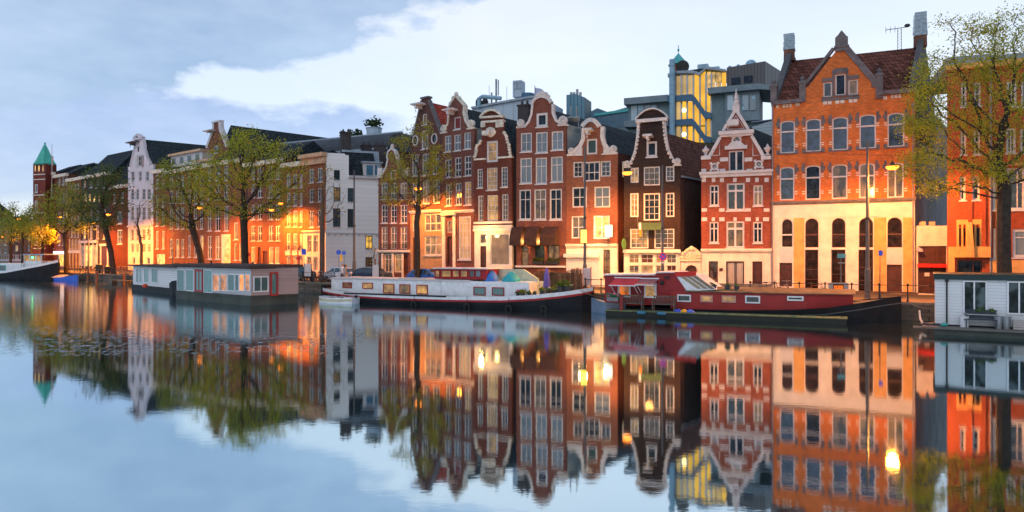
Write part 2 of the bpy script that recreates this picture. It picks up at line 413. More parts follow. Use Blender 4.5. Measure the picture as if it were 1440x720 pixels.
class Bld(Fr):
    def __init__(s, name, label, cat, p0, p1, z0=1.18, group=None, vpd=1500, fmat=None):
        super().__init__(name, label, cat, p0, p1, z0, group); s.holes = []; s.fmat = fmat or white
        dx, dy = (vpd-720)/F, 1.0; l = math.hypot(dx, dy); dx /= l; dy /= l
        s.dv = (dx*s.ca+dy*s.sa, -dx*s.sa+dy*s.ca)       # depth direction of the plot in local x,y
    def win(s, x0, y0, x1, y1, v=(), h=(), fw=.07, mat=None, arch=0, sill=True, g=None, surround=0, name='window', dep=.16, sillmat=None, bar=.045, rows=None, lab=None, box=None):
        u0, u1, z0, z1 = box or s.rect(x0, y0, x1, y1); w, hh = u1-u0, z1-z0; mat = mat or s.fmat
        if arch:
            rise = min(w/2, hh*.5)*arch; n = 10; pts = [(u0, z0), (u1, z0)]
            for i in range(n+1):
                t = math.pi*i/n; pts.append(((u0+u1)/2+w/2*math.cos(t), z1-rise+rise*math.sin(t)))
        else: pts = [(u0, z0), (u1, z0), (u1, z1), (u0, z1)]
        if g is None or g is gl or g is glc:
            q_ = random.random(); g = glo if q_ < .10 else (glw if q_ < .15 else (gld if q_ < .4 else (g or gl)))
        s.holes.append(pts); cu, cz = (u0+u1)/2, (z0+z1)/2
        def sc_(k): return [(cu+(a-cu)*(1+2*k/w), cz+(b-cz)*(1+2*k/hh)) for a, b in pts]
        m = MB(); m.ring(sc_(-.002), sc_(-fw), dep-.09, dep)
        if surround: m.ring(sc_(surround), sc_(-.004), -.045, .01)
        def topz(u):
            if not arch: return z1-fw
            q = max(0, 1-((u-cu)/(w/2))**2); return z1-rise+rise*math.sqrt(q)-fw
        for f in v:
            u = u0+w*f; m.box(u-bar/2, u+bar/2, dep-.07, dep-.005, z0+fw, topz(u))
        for f in h:
            z = z1-hh*f; m.box(u0+fw, u1-fw, dep-.078, dep-.003, z-bar*.6, z+bar*.6)
        if rows:                                          # thin glazing bars
            for i in range(1, rows): 
                z = z0+hh*i/rows; m.box(u0+fw, u1-fw, dep-.04, dep-.006, z-.014, z+.014)
        o = s.part(m, name, mat)
        if lab: o['label'] = lab
        gm = MB(); q = sc_(-fw*.6); gm.ext([(a, dep-.012, b) for a, b in q], (0, .012, 0)); s.part(gm, 'glass', g or gl, o)
        if sill:
            sm = MB().box(u0-.06, u1+.06, -.09, .05, z0-.10, z0-.003); s.part(sm, 'sill', sillmat or s.fmat, o)
        return o
    def grid(s, xs, ys, **k):
        for y0, y1 in ys:
            for x0, x1 in xs: s.win(x0, y0, x1, y1, **k)
    def wall(s, name, poly, mat, th=.34):
        """slab with real openings; poly = (u,z) loop"""
        zs = [p[1] for p in poly]; us = [p[0] for p in poly]; hs = []
        def inside(cu, cz):
            c_ = False; j = len(poly)-1
            for i in range(len(poly)):
                a, b = poly[i], poly[j]
                if (a[1] > cz) != (b[1] > cz) and cu < (b[0]-a[0])*(cz-a[1])/(b[1]-a[1])+a[0]: c_ = not c_
                j = i
            return c_
        for h in s.holes:
            cu = sum(p[0] for p in h)/len(h); cz = sum(p[1] for p in h)/len(h)
            if inside(cu, cz): hs.append(h)
        loops = [[Vector((u, 0, z)) for u, z in poly]]+[[Vector((u, 0, z)) for u, z in h] for h in hs]
        flat = [p for l in loops for p in l]; m = MB(); m.add(flat, tessellate_polygon(loops))
        k = 0
        for i, l in enumerate(loops):
            n = len(l); dd = th if i == 0 else .17
            m.add([tuple(p) for p in l]+[(p.x, dd, p.z) for p in l], [(a, (a+1) % n, n+(a+1) % n, n+a) for a in range(n)])
        m.add([(p.x, th, p.z) for p in loops[0]], tessellate_polygon([[Vector((p.x, 0, p.z)) for p in loops[0]]]))
        return s.part(m, name, mat)
    def pts(s, top): return [s.loc(*p) for p in top]
    def facade(s, top, mat, ground=None, split=None, cornice=None, name='wall'):
        P = s.pts(top); P[0] = (max(P[0][0], .012), P[0][1]); e = .012
        if ground is not None:
            zs = s.loc(s_mid(s), split)[1]
            s.wall(name, [(e, zs), (s.W-e, zs)]+[p for p in reversed(P)], mat)
            s.wall('ground_floor', [(e, -.3), (s.W-e, -.3), (s.W-e, zs), (e, zs)], ground)
            if cornice is not False:
                m = MB(); m.box(-.02, s.W+.02, -.20, .02, zs-.06, zs+.10); m.box(0, s.W, -.12, .02, zs-.16, zs-.062)
                s.part(m, 'cornice', cornice or s.fmat)
        else: s.wall(name, [(e, -.3), (s.W-e, -.3)]+[p for p in reversed(P)], mat)
        return P
    def body(s, ze, zr, depth, roofmat, sidemat, ru=None, over=.0, inset=.04, hip=False):
        y0 = .345; dx, dy = s.dv[0]*depth, s.dv[1]*depth; a, b = inset, s.W-inset
        m = MB(); m.ext([(a, y0, -.3), (b, y0, -.3), (b, y0, ze), (a, y0, ze)], (dx, dy, 0)); s.part(m, 'side_wall', sidemat)
        ru = s.W/2 if ru is None else ru
        m = MB(); m.ext([(a-.02, y0+.01, ze+.003), (b+.02, y0+.01, ze+.003), (ru, y0+.01, zr)], (dx, dy, 0)); s.part(m, 'roof', roofmat)
    def zat(s, py, px=None, d=0.0): return s.loc(px or s_mid(s), py, d)[1]
    def hoist(s, x0, y0, x1, y1, mat=None):
        u0, u1, z0, z1 = s.rect(x0, y0, x1, y1); m = MB(); c = (u0+u1)/2
        m.box(c-.11, c+.11, -.85, .1, z0, z1-.12); m.box(u0, u1, -.95, .05, z1-.13, z1); m.box(u0+.06, u1-.06, -.7, .05, z1+.001, z1+.08)
        m.tube((c, -.78, z0), (c, -.78, z0-.22), .03); m.torus((c, -.78, z0-.3), .07, .02)
        s.part(m, 'hoist_beam', mat or s.fmat)
    def scroll(s, px, py, r, mat, side=1, name='scroll_ornament'):
        u, z = s.loc(px, py); m = MB(); m.disc((u, z), r, -.12, .16); m.torus((u, -.12, z), r*.72, r*.2); m.torus((u, -.14, z), r*.3, r*.16)
        m.blob((u-side*r*.1, -.12, z-r*.1), (r*.2, .1, r*.2)); m.box(u-r*1.15, u+r*1.15, -.14, .2, z-r*1.2, z-r*.86)
        s.part(m, name, mat)
    def chimney(s, px0, py0, px1, py1, d, mat, dd=.9, pots=2):
        u0, u1, z0, z1 = s.rect(px0, py0, px1, py1, d); m = MB(); m.box(u0, u1, d, d+dd, z0, z1-.001); m.box(u0-.07, u1+.07, d-.07, d+dd+.07, z1, z1+.14)
        for i in range(pots): m.lathe((u0+(u1-u0)*(i+.5)/pots, d+dd/2, z1+.14), [(.11, 0), (.13, .1), (.1, .35), (.12, .38)], 8)
        s.part(m, 'chimney', mat)
def s_mid(s):
    p = s.p0+Vector((s.ca, s.sa))*s.W*.5; return 720+F*p.x/p.y
# ================================================================ setting
QUAY = [(-330, 306.4), (-51.6, 92), (5.4, 49.0), (22.2, 39.7), (75, 10.2)]
def waterm():
    m = newmat('canal_water'); g = G(m); v = g.obj(); s = g.n('SeparateXYZ'); g.l(v, s.inputs[0])
    d = s.outputs[1]
    far = g.math('MULTIPLY', g.math('SUBTRACT', d, 23), 1/16, clamp=True)             # ruffled water lies farther out
    patch = g.math('ADD', g.math('MULTIPLY', g.math('SUBTRACT', g.noise(v, .07, 3, .5), .47), 7), .3, clamp=True)
    mp = g.n('Mapping'); mp.inputs['Scale'].default_value = (.8, 1.6, 1); g.l(v, mp.inputs[0])
    h = g.math('ADD', g.noise(mp.outputs[0], 3.2, 4, .6), g.math('MULTIPLY', g.noise(mp.outputs[0], .55, 2, .5), .8))
    st = g.math('ADD', g.math('MULTIPLY', far, g.math('ADD', g.math('MULTIPLY', patch, .010), .007)), .0036)
    bnd = g.math('MULTIPLY', g.math('MULTIPLY', g.math('SUBTRACT', g.math('ADD', d, g.math('MULTIPLY', g.noise(v, .35, 4, .6), 5)), 28.5), .45, clamp=True), g.math('MULTIPLY', g.math('SUBTRACT', g.math('SUBTRACT', 40, d), g.math('MULTIPLY', g.noise(v, .3, 4, .6), 8)), .3, clamp=True), clamp=True)
    bnd = g.math('MULTIPLY', bnd, g.math('MULTIPLY', g.math('SUBTRACT', -6, s.outputs[0]), .2, clamp=True))
    mp2 = g.n('Mapping'); mp2.inputs['Scale'].default_value = (2.4, .7, 1); g.l(v, mp2.inputs[0])
    rp = g.math('MULTIPLY', g.math('SUBTRACT', g.noise(mp2.outputs[0], 2.6, 2, .5), .58, clamp=True), 6)
    b = g.n('Bump'); b.inputs['Distance'].default_value = .25; g.l(h, b.inputs['Height']); g.l(st, b.inputs['Strength'])
    b2 = g.n('Bump'); b2.inputs['Distance'].default_value = .25; g.l(g.math('MULTIPLY', rp, g.math('MULTIPLY', bnd, 1.5)), b2.inputs['Height']); b2.inputs['Strength'].default_value = .24; g.l(b.outputs[0], b2.inputs['Normal']); b = b2
    gs = g.n('BsdfGlossy'); gs.inputs['Color'].default_value = (.77, .91, .96, 1)
    rr = g.math('SUBTRACT', g.math('ADD', g.math('MULTIPLY', far, .055), .03), g.math('MULTIPLY', bnd, .03), clamp=True); g.l(rr, gs.inputs['Roughness']); g.l(b.outputs[0], gs.inputs['Normal'])
    df = g.n('BsdfDiffuse'); df.inputs[0].default_value = (.012, .02, .022, 1)
    lw = g.n('LayerWeight'); lw.inputs[0].default_value = .82
    f = g.math('ADD', g.math('MULTIPLY', lw.outputs[0], .35), .66, clamp=True)
    mx = g.n('MixShader'); g.l(f, mx.inputs[0]); g.l(df.outputs[0], mx.inputs[1]); g.l(gs.outputs[0], mx.inputs[2])
    g.out(mx.outputs[0]); return m
tag(MB().add([(-900, -60, 0), (900, -60, 0), (900, 900, 0), (-900, 900, 0)], [(0, 1, 2, 3)]).obj('water', waterm()), kind='structure')
pave = brick('paving_bricks', (.20, .13, .09), (.08, .06, .05), .3, 1.0, .3)
asph = pm('asphalt', (.055, .052, .05), .8, .3, 1.0, .6)
groundm = pm('ground_earth', (.12, .11, .09), .9, .3, .3)
quaym = brick('quay_stone', (.13, .11, .09), (.05, .05, .045), .4, 3.2, .8)
land = MB(); n = len(QUAY)
pl = [(x, y+.35) for x, y in QUAY]+[(900, -400), (900, 900), (-900, 900), (-900, 760)]
land.add([(x, y, .98) for x, y in pl], tessellate_polygon([[Vector((x, y, 0)) for x, y in pl]]))
tag(land.obj('ground', groundm), kind='structure')
def band(name, mat, off0, off1, z, th=.0, pts=QUAY):
    m = MB()
    nr = []
    for i, p in enumerate(pts):
        a = Vector(pts[max(i-1, 0)]); b = Vector(pts[min(i+1, len(pts)-1)]); d = (b-a).normalized(); nr.append(Vector((-d.y, d.x)))
    A = [Vector(p)+nr[i]*off0 for i, p in enumerate(pts)]; B = [Vector(p)+nr[i]*off1 for i, p in enumerate(pts)]
    k = len(pts); vs = [(p.x, p.y, z) for p in A]+[(p.x, p.y, z) for p in B]; fs = [(i, i+1, k+i+1, k+i) for i in range(k-1)]
    if th:
        vs += [(p.x, p.y, z-th) for p in A]+[(p.x, p.y, z-th) for p in B]
        fs += [(i, 2*k+i, 2*k+i+1, i+1) for i in range(k-1)]+[(k+i, k+i+1, 3*k+i+1, 3*k+i) for i in range(k-1)]
    m.add(vs, fs); return tag(m.obj(name, mat), kind='structure')
band('quay_wall', quaym, 0, .5, .94, 2.0)
band('quay_coping', pm('coping_stone', (.16, .14, .11), .8, .4, 2), -.06, .55, 1.06, .13)
band('quay_paving', pave, .55, 3.6, 1.05)
band('road', asph, 3.6, 8.2, 1.02)
# pavement in front of the houses: follows the facade line
def pavement(name, pts, wd, z=1.15, th=.13):
    m = MB(); a = [Vector(p) for p in pts]; nr = []
    for i in range(len(a)):
        d = (a[min(i+1, len(a)-1)]-a[max(i-1, 0)]).normalized(); nr.append(Vector((d.y, -d.x)))
    b = [p+q*wd for p, q in zip(a, nr)]; k = len(a); a = [p-q*1.0 for p, q in zip(a, nr)]
    m.add([(p.x, p.y, z) for p in a]+[(p.x, p.y, z) for p in b]+[(p.x, p.y, z-th) for p in b], [(i, i+1, k+i+1, k+i) for i in range(k-1)]+[(k+i, k+i+1, 2*k+i+1, 2*k+i) for i in range(k-1)])
    tag(m.obj(name, pave), kind='structure')
# plan corners of the house fronts
C = {}
C[1287] = pxline(.45, 1287, 23.87, 50.3); C[1085] = pxline(.45, 1085, 23.87, 50.3)
C[986] = pxline(.40, 986, *C[1085]); C[957] = pxline(.36, 957, *C[986]); C[877] = pxline(.36, 877, *C[986])
C[796] = pxline(.38, 796, *C[877]); C[726] = pxline(.42, 726, *C[796]); C[667] = pxline(.5, 667, *C[726])
C[622] = pxline(.8, 622, *C[667]); C[577] = pxline(.8, 577, *C[667]); C[532] = pxline(.6, 532, *C[577])
def LW(px): return pxline(.8, px, -41.7, 98.0)          # long straight row on the left
pavement('pavement', [C[532], C[577], C[667], C[726], C[877], C[986], C[1085], C[1287]], 1.9)
pavement('pavement', [LW(-60), LW(458)], 2.2)

GR = 'old canal houses along the quay'
# ---------------------------------------------------------------- orange corner-gabled building
b = Bld('brick_house', 'broad orange brick building with five arched bays over a pale stone ground floor', 'building', C[1085], C[1287], group=GR)
ob = brick('orange_brick', (.70, .185, .042), (.42, .2, .1), .3, 1.0, .32)
T1 = [(1097.1, 169.4, 1117.9, 215.3), (1133, 166.7, 1154.6, 213), (1170.1, 163.9, 1192.8, 211), (1208.6, 160.6, 1232, 208.7), (1248, 158.3, 1272, 206.4)]
T2 = [(1096.5, 234.5, 1117.1, 281.4), (1132.4, 232.2, 1154, 280.8), (1169.7, 230.7, 1191.8, 279.6), (1208, 229.2, 1230.5, 278.5), (1247.6, 228.4, 1271, 277.8)]
arcg = glass('arch_glass', (.018, .010, .009), (.05, .03, .025), .3)
navy = glass('navy_glass', (.012, .03, .07), (.05, .09, .16), .3)
for i, r in enumerate(T1): b.win(*r, h=(.34,), fw=.09, arch=.35, g=navy, sillmat=dstone, bar=.09)
for i, r in enumerate(T2): b.win(*r, h=(.36,) if i < 4 else (), v=() if i < 4 else (.5,), fw=.09, arch=.35, g=[navy, gl, glo, glo, glo][i], sill=False, bar=.09)
b.win(1174.8, 104, 1189.2, 133.7, fw=.08, sillmat=dstone); b.win(1157.7, 115.4, 1170, 136.1, fw=.08, sillmat=dstone); b.win(1193, 111.7, 1206.6, 133, fw=.08, sillmat=dstone)
ax = [(1099, 1115), (1132.4, 1151), (1169.8, 1189), (1208, 1228), (1247.8, 1268.7)]
for i, (x0, x1) in enumerate(ax):
    b.win(x0, 307.5-.5*i, x1, 348, h=(.56,), fw=.05, arch=1.0, g=arcg, mat=dwood if i else white, sill=False, bar=.09)
b.win(1096, 369.6, 1114, 403, fw=.08, mat=dwood, sill=False, g=MATS['dark_wood'], name='door', v=(.5,))
b.win(1132, 351, 1150.7, 407, fw=.06, mat=dwood, sill=False, g=arcg, h=(.5, .75)); b.win(1169, 351, 1189, 407, fw=.06, mat=dwood, sill=False, g=arcg, h=(.62,))
b.win(1207, 351, 1228, 410, fw=.06, mat=dwood, sill=False, g=arcg, h=(.42, .74)); b.win(1247, 372, 1268.4, 412, fw=.1, mat=dwood, sill=False, g=MATS['dark_wood'], name='door')
top = [(1085, 143), (1132.7, 139.5), (1132.7, 124), (1138, 120), (1175.4, 72), (1175.4, 52), (1183, 45.4), (1191.6, 52), (1191.6, 68), (1231, 114), (1232.5, 132.5), (1287, 128)]
P = b.facade(top, ob, cream, 283, dstone)
zs = b.zat(283)
m = MB(); m.strip([b.loc(1132.7, 124), b.loc(1138, 118), b.loc(1175.4, 70)], .42, -.10, .42, -1); m.strip([b.loc(1191.6, 66), b.loc(1231, 112), b.loc(1232.5, 122)], .42, -.10, .42, 1)
u, z = b.loc(1183.4, 72); m.box(u-.42, u+.42, -.14, .5, z, z+1.0); m.box(u-.5, u+.5, -.2, .56, z+.25, z+.38); m.prism([(u-.36, z+1.0), (u+.36, z+1.0), (u, z+1.5)], -.1, .46)
b.part(m, 'gable_coping', dstone)
for px, ya, yb in ((1128.5, 112, 143), (1236.5, 101, 139), (1088, 117, 144)):
    u0, z0 = b.loc(px, yb); z1 = b.loc(px, ya)[1]; m = MB(); m.box(u0-.22, u0+.22, -.16, .4, z0, z1-.3); m.box(u0-.29, u0+.29, -.22, .46, z1-.3, z1-.18); m.lathe((u0, .12, z1-.18), [(.26, 0), (.14, .18), (.2, .3), (.03, .5)], 8); b.part(m, 'pinnacle', dstone)
# stone quoins beside the windows, small white bands
for rr, big in ((T1, 1), (T2, 0)):
    for (x0, y0, x1, y1) in rr:
        u0, u1, z0, z1 = b.rect(x0, y0, x1, y1); m = MB(); m.cur = 0
        for sgn, uu in ((-1, u0), (1, u1)):
            a, c_ = sorted((uu+sgn*.02, uu+sgn*.20)); m.box(a, c_, -.03, .02, z1-.55, z1+.16); a, c_ = sorted((uu+sgn*.03, uu+sgn*.30)); m.box(a, c_, -.026, .02, z1-.38, z1-.1)
            if big: a, c_ = sorted((uu+sgn*.01, uu+sgn*.24)); m.box(a, c_, -.03, .02, z0-.1, z0+.25)
        m.cur = 1
        for zz in (z1-.72, z1-.88, z0+.42, z0+.58):
            for sgn, uu in ((-1, u0), (1, u1)):
                a, c_ = sorted((uu+sgn*.02, uu+sgn*.2)); m.box(a, c_, -.022, .02, zz, zz+.07)
        b.part(m, 'quoin', [dstone, cream])
m = MB()
for x0, x1, ya, yb in ((1155, 1209, 137, 141), (1170.5, 1174, 98, 136), (1190, 1193, 96, 134), (1173, 1191, 96, 103), (1156, 1171, 110, 114.5), (1193, 1208, 106, 111)):
    u0, u1, z0, z1 = b.rect(x0, ya, x1, yb); m.box(u0, u1, -.05, .02, z0, z1)
b.part(m, 'window_stonework', dstone)
m = MB()
for x0, x1, y0 in ((1157, 1170, 145), (1174, 1188, 143.5), (1193, 1206, 142), (1091, 1096, 150), (1100, 1114, 149), (1118, 1125, 147), (1241, 1248, 138), (1252, 1268, 136)):
    u0, u1, z0, z1 = b.rect(x0, y0-3, x1, y0+2); k = max(1, int((u1-u0)/.22))
    for i in range(k): m.box(u0+(u1-u0)*i/k+.03, u0+(u1-u0)*(i+1)/k-.03, -.03, .02, z0, z1)
b.part(m, 'patterned_tiles', stone)
m = MB(); ua, ub = 0, b.W
for x0, x1, y0 in ((1085, 1130, 143), (1235, 1289, 129)):
    u0, z0 = b.loc(x0, y0); u1 = b.loc(x1, y0-1)[0]; m.box(u0, u1, -.28, .05, z0-.28, z0)
b.part(m, 'eaves', dstone)
# pale band and pilaster stones
m = MB(); m.box(.03, b.W-.03, -.05, .01, zs-1.15, zs-.18); m.box(.0, b.W, -.09, .01, zs-.72, zs-.66); b.part(m, 'fascia', pm('pale_fascia', (.66, .60, .54), .6, .12))
m = MB()
for x0, x1 in ((1116.2, 1131), (1229, 1246.5), (1270, 1283)):
    u0, u1, z0, z1 = b.rect(x0, 306, x1, 404); m.box(u0, u1, -.035, .01, -.2, z1)
b.part(m, 'pilaster', ochre)
m = MB()
for x0, x1 in ((1151.8, 1169), (1190, 1207.2)):
    u0, u1, z0, z1 = b.rect(x0, 306, x1, 404); m.box(u0, u1, -.03, .01, -.2, z1)
u0, z0 = b.loc(1159, 382); m.torus((u0, -.045, z0), .12, .012); b.part(m, 'pilaster', cream)
for x0, x1, y0, y1 in ((1096.5, 1114.5, 349, 369), (1247, 1269, 349.5, 371)):
    u0, u1, z0, z1 = b.rect(x0, y0, x1, y1); b.part(MB().box(u0, u1, -.02, .01, z0, z1), 'panel', white)
for px in (1086.6, 1284):
    u0, z0 = b.loc(px, 150); m = MB(); m.tube((u0, -.1, z0), (u0, -.1, 0), .055); m.box(u0-.1, u0+.1, -.2, -.01, z0, z0+.2)
    for q in range(6): m.torus((u0, -.1, 1.5+q*2.3), .06, .02, 'z', 10)
    b.part(m, 'downpipe', pm('pipe_grey', (.22, .2, .24), .5))
# roof parallel to the front
ze = b.zat(137); zr = ze+3.9; dx, dy = b.dv; W = b.W
m = MB(); q = 3.5; m.add([(.1, .1, b.loc(1085, 142)[1]), (W-.1, .1, b.loc(1287, 128)[1]), (W-.1+dx*q, dy*q, zr), (.1+dx*q, dy*q, zr), (W-.1+dx*q*2.6, dy*q*2.6, ze), (.1+dx*q*2.6, dy*q*2.6, ze)], [(0, 1, 2, 3), (3, 2, 4, 5)])
b.part(m, 'roof', brown_t)
grender = pm('grey_render', (.20, .21, .23), .85, .35, .5)
m = MB(); m.ext([(.05, .35, -.3), (W-.05, .35, -.3), (W-.05, .35, ze), (.05, .35, ze)], (dx*24, dy*24, 0)); b.part(m, 'side_wall', grender)
for side, uu in ((0, .0), (1, W-.42)):
    m = MB(); zf = b.loc(1085 if side == 0 else 1287, 142 if side == 0 else 126)[1]; q0 = .2; q1 = 3.5; q2 = 9.1
    pr = [(uu+dx*q0, dy*q0, zf-3), (uu+dx*q0, dy*q0, zf+.35), (uu+dx*q1, dy*q1-.5, zr+.45), (uu+dx*(q1+.9), dy*(q1+.9), zr+.45), (uu+dx*q2, dy*q2, ze+.3), (uu+dx*q2, dy*q2, ze-3)]
    m.ext(pr, (.42, 0, 0)); b.part(m, 'parapet', pm('dark_render', (.085, .09, .10), .85, .35, .8))
    m = MB(); cx, cy = uu+dx*3.6-.1, dy*3.6-.35; m.cbox((cx+.3, cy+.3, zr+.4), (.8, .9, .9), taper=.95); b.part(m, 'chimney', brick('chimney_brick', (.2, .09, .06)))
    m = MB()
    hh = 1.25 if side == 0 else 1.7
    for i in range(6): m.cbox((cx+.3+random.uniform(-.02, .02), cy+.3, zr+.92+hh*i/6), (.86-.02*i+random.uniform(-.03, .03), .95, hh/6-.01), rz=random.uniform(-.03, .03))
    b.part(m, 'chimney_wrap', pm('plastic_wrap', (.26, .36, .44), .25, .35, 6, 1.0, fine=30))
u0, u1, z0, z1 = b.rect(1258, 107, 1279, 124, 1.3); sl = (zr-ze)/3.0
m = MB(); cz = (z0+z1)/2; m.cbox(((u0+u1)/2, 1.25, cz), (u1-u0, 1.35, .14), rx=math.atan(1.15)); o = b.part(m, 'skylight', dkmetal)
m = MB(); m.cbox(((u0+u1)/2, 1.19, cz+.06), (u1-u0-.25, 1.1, .1), rx=math.atan(1.15)); b.part(m, 'glass', glass('sky_glass', (.25, .35, .5), (.4, .5, .65), .5), o)
u0, z0 = b.loc(1265, 76, 3.2); m = MB(); z1 = b.loc(1265, 40, 3.2)[1]
for a in (-.12, .12): m.tube((u0+a, 3.2, z0-.3), (u0+a, 3.2, z1), .02, n=5)
for i in range(8): zz = z0+(z1-z0)*i/8; m.tube((u0-.12, 3.2, zz), (u0+.12, 3.2, zz+.2), .012, n=4)
m.tube((u0-.9, 3.2, z1), (u0+.6, 3.2, z1+.05), .025, n=5)
for a in (-.9, -.6, -.3): m.tube((u0+a, 2.9, z1), (u0+a, 3.5, z1), .015, n=4); m.tube((u0+a, 3.2, z1-.25), (u0+a, 3.2, z1+.25), .015, n=4)
m.blob((u0+.5, 3.2, z1+.15), (.2, .1, .14)); b.part(m, 'roof_antenna', dkmetal)

# ---------------------------------------------------------------- house with white spire
b = Bld('canal_house', 'narrow red and white banded house with pointed gable, urns and white spire', 'house', C[986], C[1085], group=GR)
rb_ = brick('red_brick', (.34, .085, .05), (.30, .14, .10), .3, 1.0, .35)
b.win(1024.7, 211.7, 1046, 240.8, v=(.5,), h=(), fw=.10, bar=.12, sill=True)
for x0, x1, kk in ((997.9, 1010.9, 0), (1059.3, 1072.6, 0)):
    b.win(x0, 260.3, x1, 289.2, v=(.5,), h=(.32,), fw=.10, bar=.08); b.win(x0-.4, 312, x1-.4, 341.5, v=(.5,), h=(.32,), fw=.10, bar=.08, g=gld)
b.win(1021.8, 257.4, 1047.3, 296, h=(.28,), v=(.5,), fw=.13, bar=.13); b.win(1021.2, 311, 1046.7, 348.5, h=(.28,), v=(.5,), fw=.13, bar=.13, g=glo)
b.win(996.5, 367.5, 1009.5, 403.5, fw=.09, mat=dwood, g=glo, sill=False, name='door'); b.win(1021, 367.5, 1046.5, 403.5, fw=.10, mat=dwood, v=(.48, .56), g=glass('pale_curtain_glass', amount=.8, cur=(.6, .55, .5)), sill=False); b.win(1058, 367.5, 1072, 403.5, fw=.09, mat=dwood, g=dwood, sill=False, name='door')
for px, py, r in ((1035.8, 197.5, .27), (1004.9, 234.4, .2), (1067, 231, .2)):
    u, z = b.loc(px, py); pts = [(u+r*math.cos(2*math.pi*i/14), z+r*math.sin(2*math.pi*i/14)) for i in range(14)]; b.holes.append(pts)
    m = MB(); m.torus((u, -.02, z), r+.03, .07); m.tube((u-r*.7, .08, z-r*.7), (u+r*.7, .08, z+r*.7), .022, n=4); m.tube((u-r*.7, .08, z+r*.7), (u+r*.7, .08, z-r*.7), .022, n=4)
    for k in range(4):
        a = math.pi/4+k*math.pi/2; m.cbox((u+math.cos(a)*(r+.17), -.03, z+math.sin(a)*(r+.17)), (.18, .07, .18))
    o = b.part(m, 'round_window', white); b.part(MB().disc((u, z), r, .10, .12), 'glass', glc, o)
top = [(986, 223.3), (997.5, 221.4), (1013, 194.2), (1012.5, 190), (1017.5, 184.4), (1033.6, 157), (1035, 155.3), (1036.6, 157), (1051.5, 182.5), (1057.5, 190), (1057.5, 192.5), (1073.3, 218.7), (1085, 217.5)]
P = b.facade(top, rb_, cream, 351.5, cream)
W = b.W
m = MB()
zc = b.zat(240); 
m.box(-.12, W+.12, -.32, .02, b.zat(244), b.zat(240.5)); m.box(-.04, W+.04, -.2, .02, b.zat(248.5), b.zat(244)-.002)
m.strip([b.loc(996.5, 222), b.loc(1013, 193)], .24, -.09, .4, 0); m.strip([b.loc(1057, 191), b.loc(1074, 220)], .24, -.09, .4, 0)
m.strip([b.loc(1017, 184), b.loc(1035, 154)], .22, -.12, .4, 0); m.strip([b.loc(1035, 154.3), b.loc(1052.5, 182)], .22, -.117, .4, 0)
m.strip([b.loc(1022.5, 182), b.loc(1035, 163), b.loc(1047, 181), b.loc(1022.5, 182)], .07, -.06, .02, 0)
for xa, xb, xc in ((1000.5, 1012, 1012), (1058.8, 1058.8, 1070)):
    m.strip([b.loc(xa, 219), b.loc(xb, 197 if xb > 1050 else 199), b.loc(xc, 218), b.loc(xa, 219)], .06, -.05, .02, 0)
u0, u1, z0, z1 = b.rect(1011, 184, 1060.5, 189); m.box(u0, u1, -.34, .04, z0, z1); u0, u1, z0_, z1_ = b.rect(1012.5, 189, 1059, 192); m.box(u0, u1, -.2, .02, z0_, z0-.002)
for xa, xb in ((986, 1000), (1070, 1084.5)):
    u0, u1, z0, z1 = b.rect(xa, 219.5, xb, 224.5); m.box(u0, u1, -.16, .38, z0, z1)
u0, u1, z0, z1 = b.rect(1019.5, 205, 1051, 210); m.box(u0, u1, -.2, .02, z0, z1); m.prism([(u0+.2, z1+.002), (u1-.2, z1+.002), ((u0+u1)/2+.3, z1+.35), ((u0+u1)/2-.3, z1+.35)], -.1, .02)
b.part(m, 'gable_trim', white)
m = MB()
for ya, yb, segs in ((221.5, 227, ((1012.5, 1024), (1047, 1058))), (237.5, 243, ((986.5, 993), (1012.5, 1020), (1050, 1058), (1077, 1084))), (293, 297.6, ((986.8, 994.5), (1011.5, 1019), (1048, 1055.8), (1074, 1082))), (305.7, 311, ((986.8, 994.5), (1001, 1005.5), (1011.5, 1019), (1031.5, 1036), (1048, 1055.8), (1063, 1067), (1073, 1081.5))), (250, 256, ((987, 993), (1001, 1006), (1012.5, 1018), (1031, 1036), (1049, 1055), (1062, 1067), (1075, 1081)))):
    for xa, xb in segs:
        u0, u1, z0, z1 = b.rect(xa, ya, xb, yb); m.box(u0, u1, -.05, .02, z0, z1)
b.part(m, 'stone_block', white)
m = MB(); 
for xa, xb in ((987.3, 994), (1012, 1018.5), (1049, 1055.5), (1074.5, 1081.5)):
    u0, u1, z0, z1 = b.rect(xa, 250, xb, 349); m.box(u0+.03, u1-.03, -.032, .02, z0, z1)
b.part(m, 'pilaster', rb_)
for px, ya, yb in ((992.3, 204.9, 220), (1079.3, 200, 218)):
    u, z = b.loc(px, yb); m = MB(); m.lathe((u, .1, z), [(.2, 0), (.2, .08), (.08, .14), (.1, .22), (.27, .45), (.29, .55), (.16, .62), (.1, .7), (.03, .86)], 12); b.part(m, 'urn', white, smooth=False)
u, z = b.loc(1035, 156); m = MB(); m.cbox((u, .12, z+.15), (.5, .5, .5)); m.lathe((u, .12, z+.4), [(.3, 0), (.3, .06), (.2, .1), (.22, .2), (.26, .32), (.16, .42), (.12, .5), (.2, .58), (.12, .7), (.09, .8), (.13, .86), (.06, 1.0), (.02, 1.35)], 12); b.part(m, 'spire', white)
u, z = b.loc(1032, 174); m = MB(); m.cbox((u, -.3, z), (.75, .7, .45)); b.part(m, 'hoist_beam', white)
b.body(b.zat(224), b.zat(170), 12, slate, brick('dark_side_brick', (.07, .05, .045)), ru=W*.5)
m = MB(); u0, u1, z0, z1 = b.rect(986, 404, 1085, 409); m.box(.02, W-.02, -.06, .01, -.25, .35); b.part(m, 'plinth', dstone)
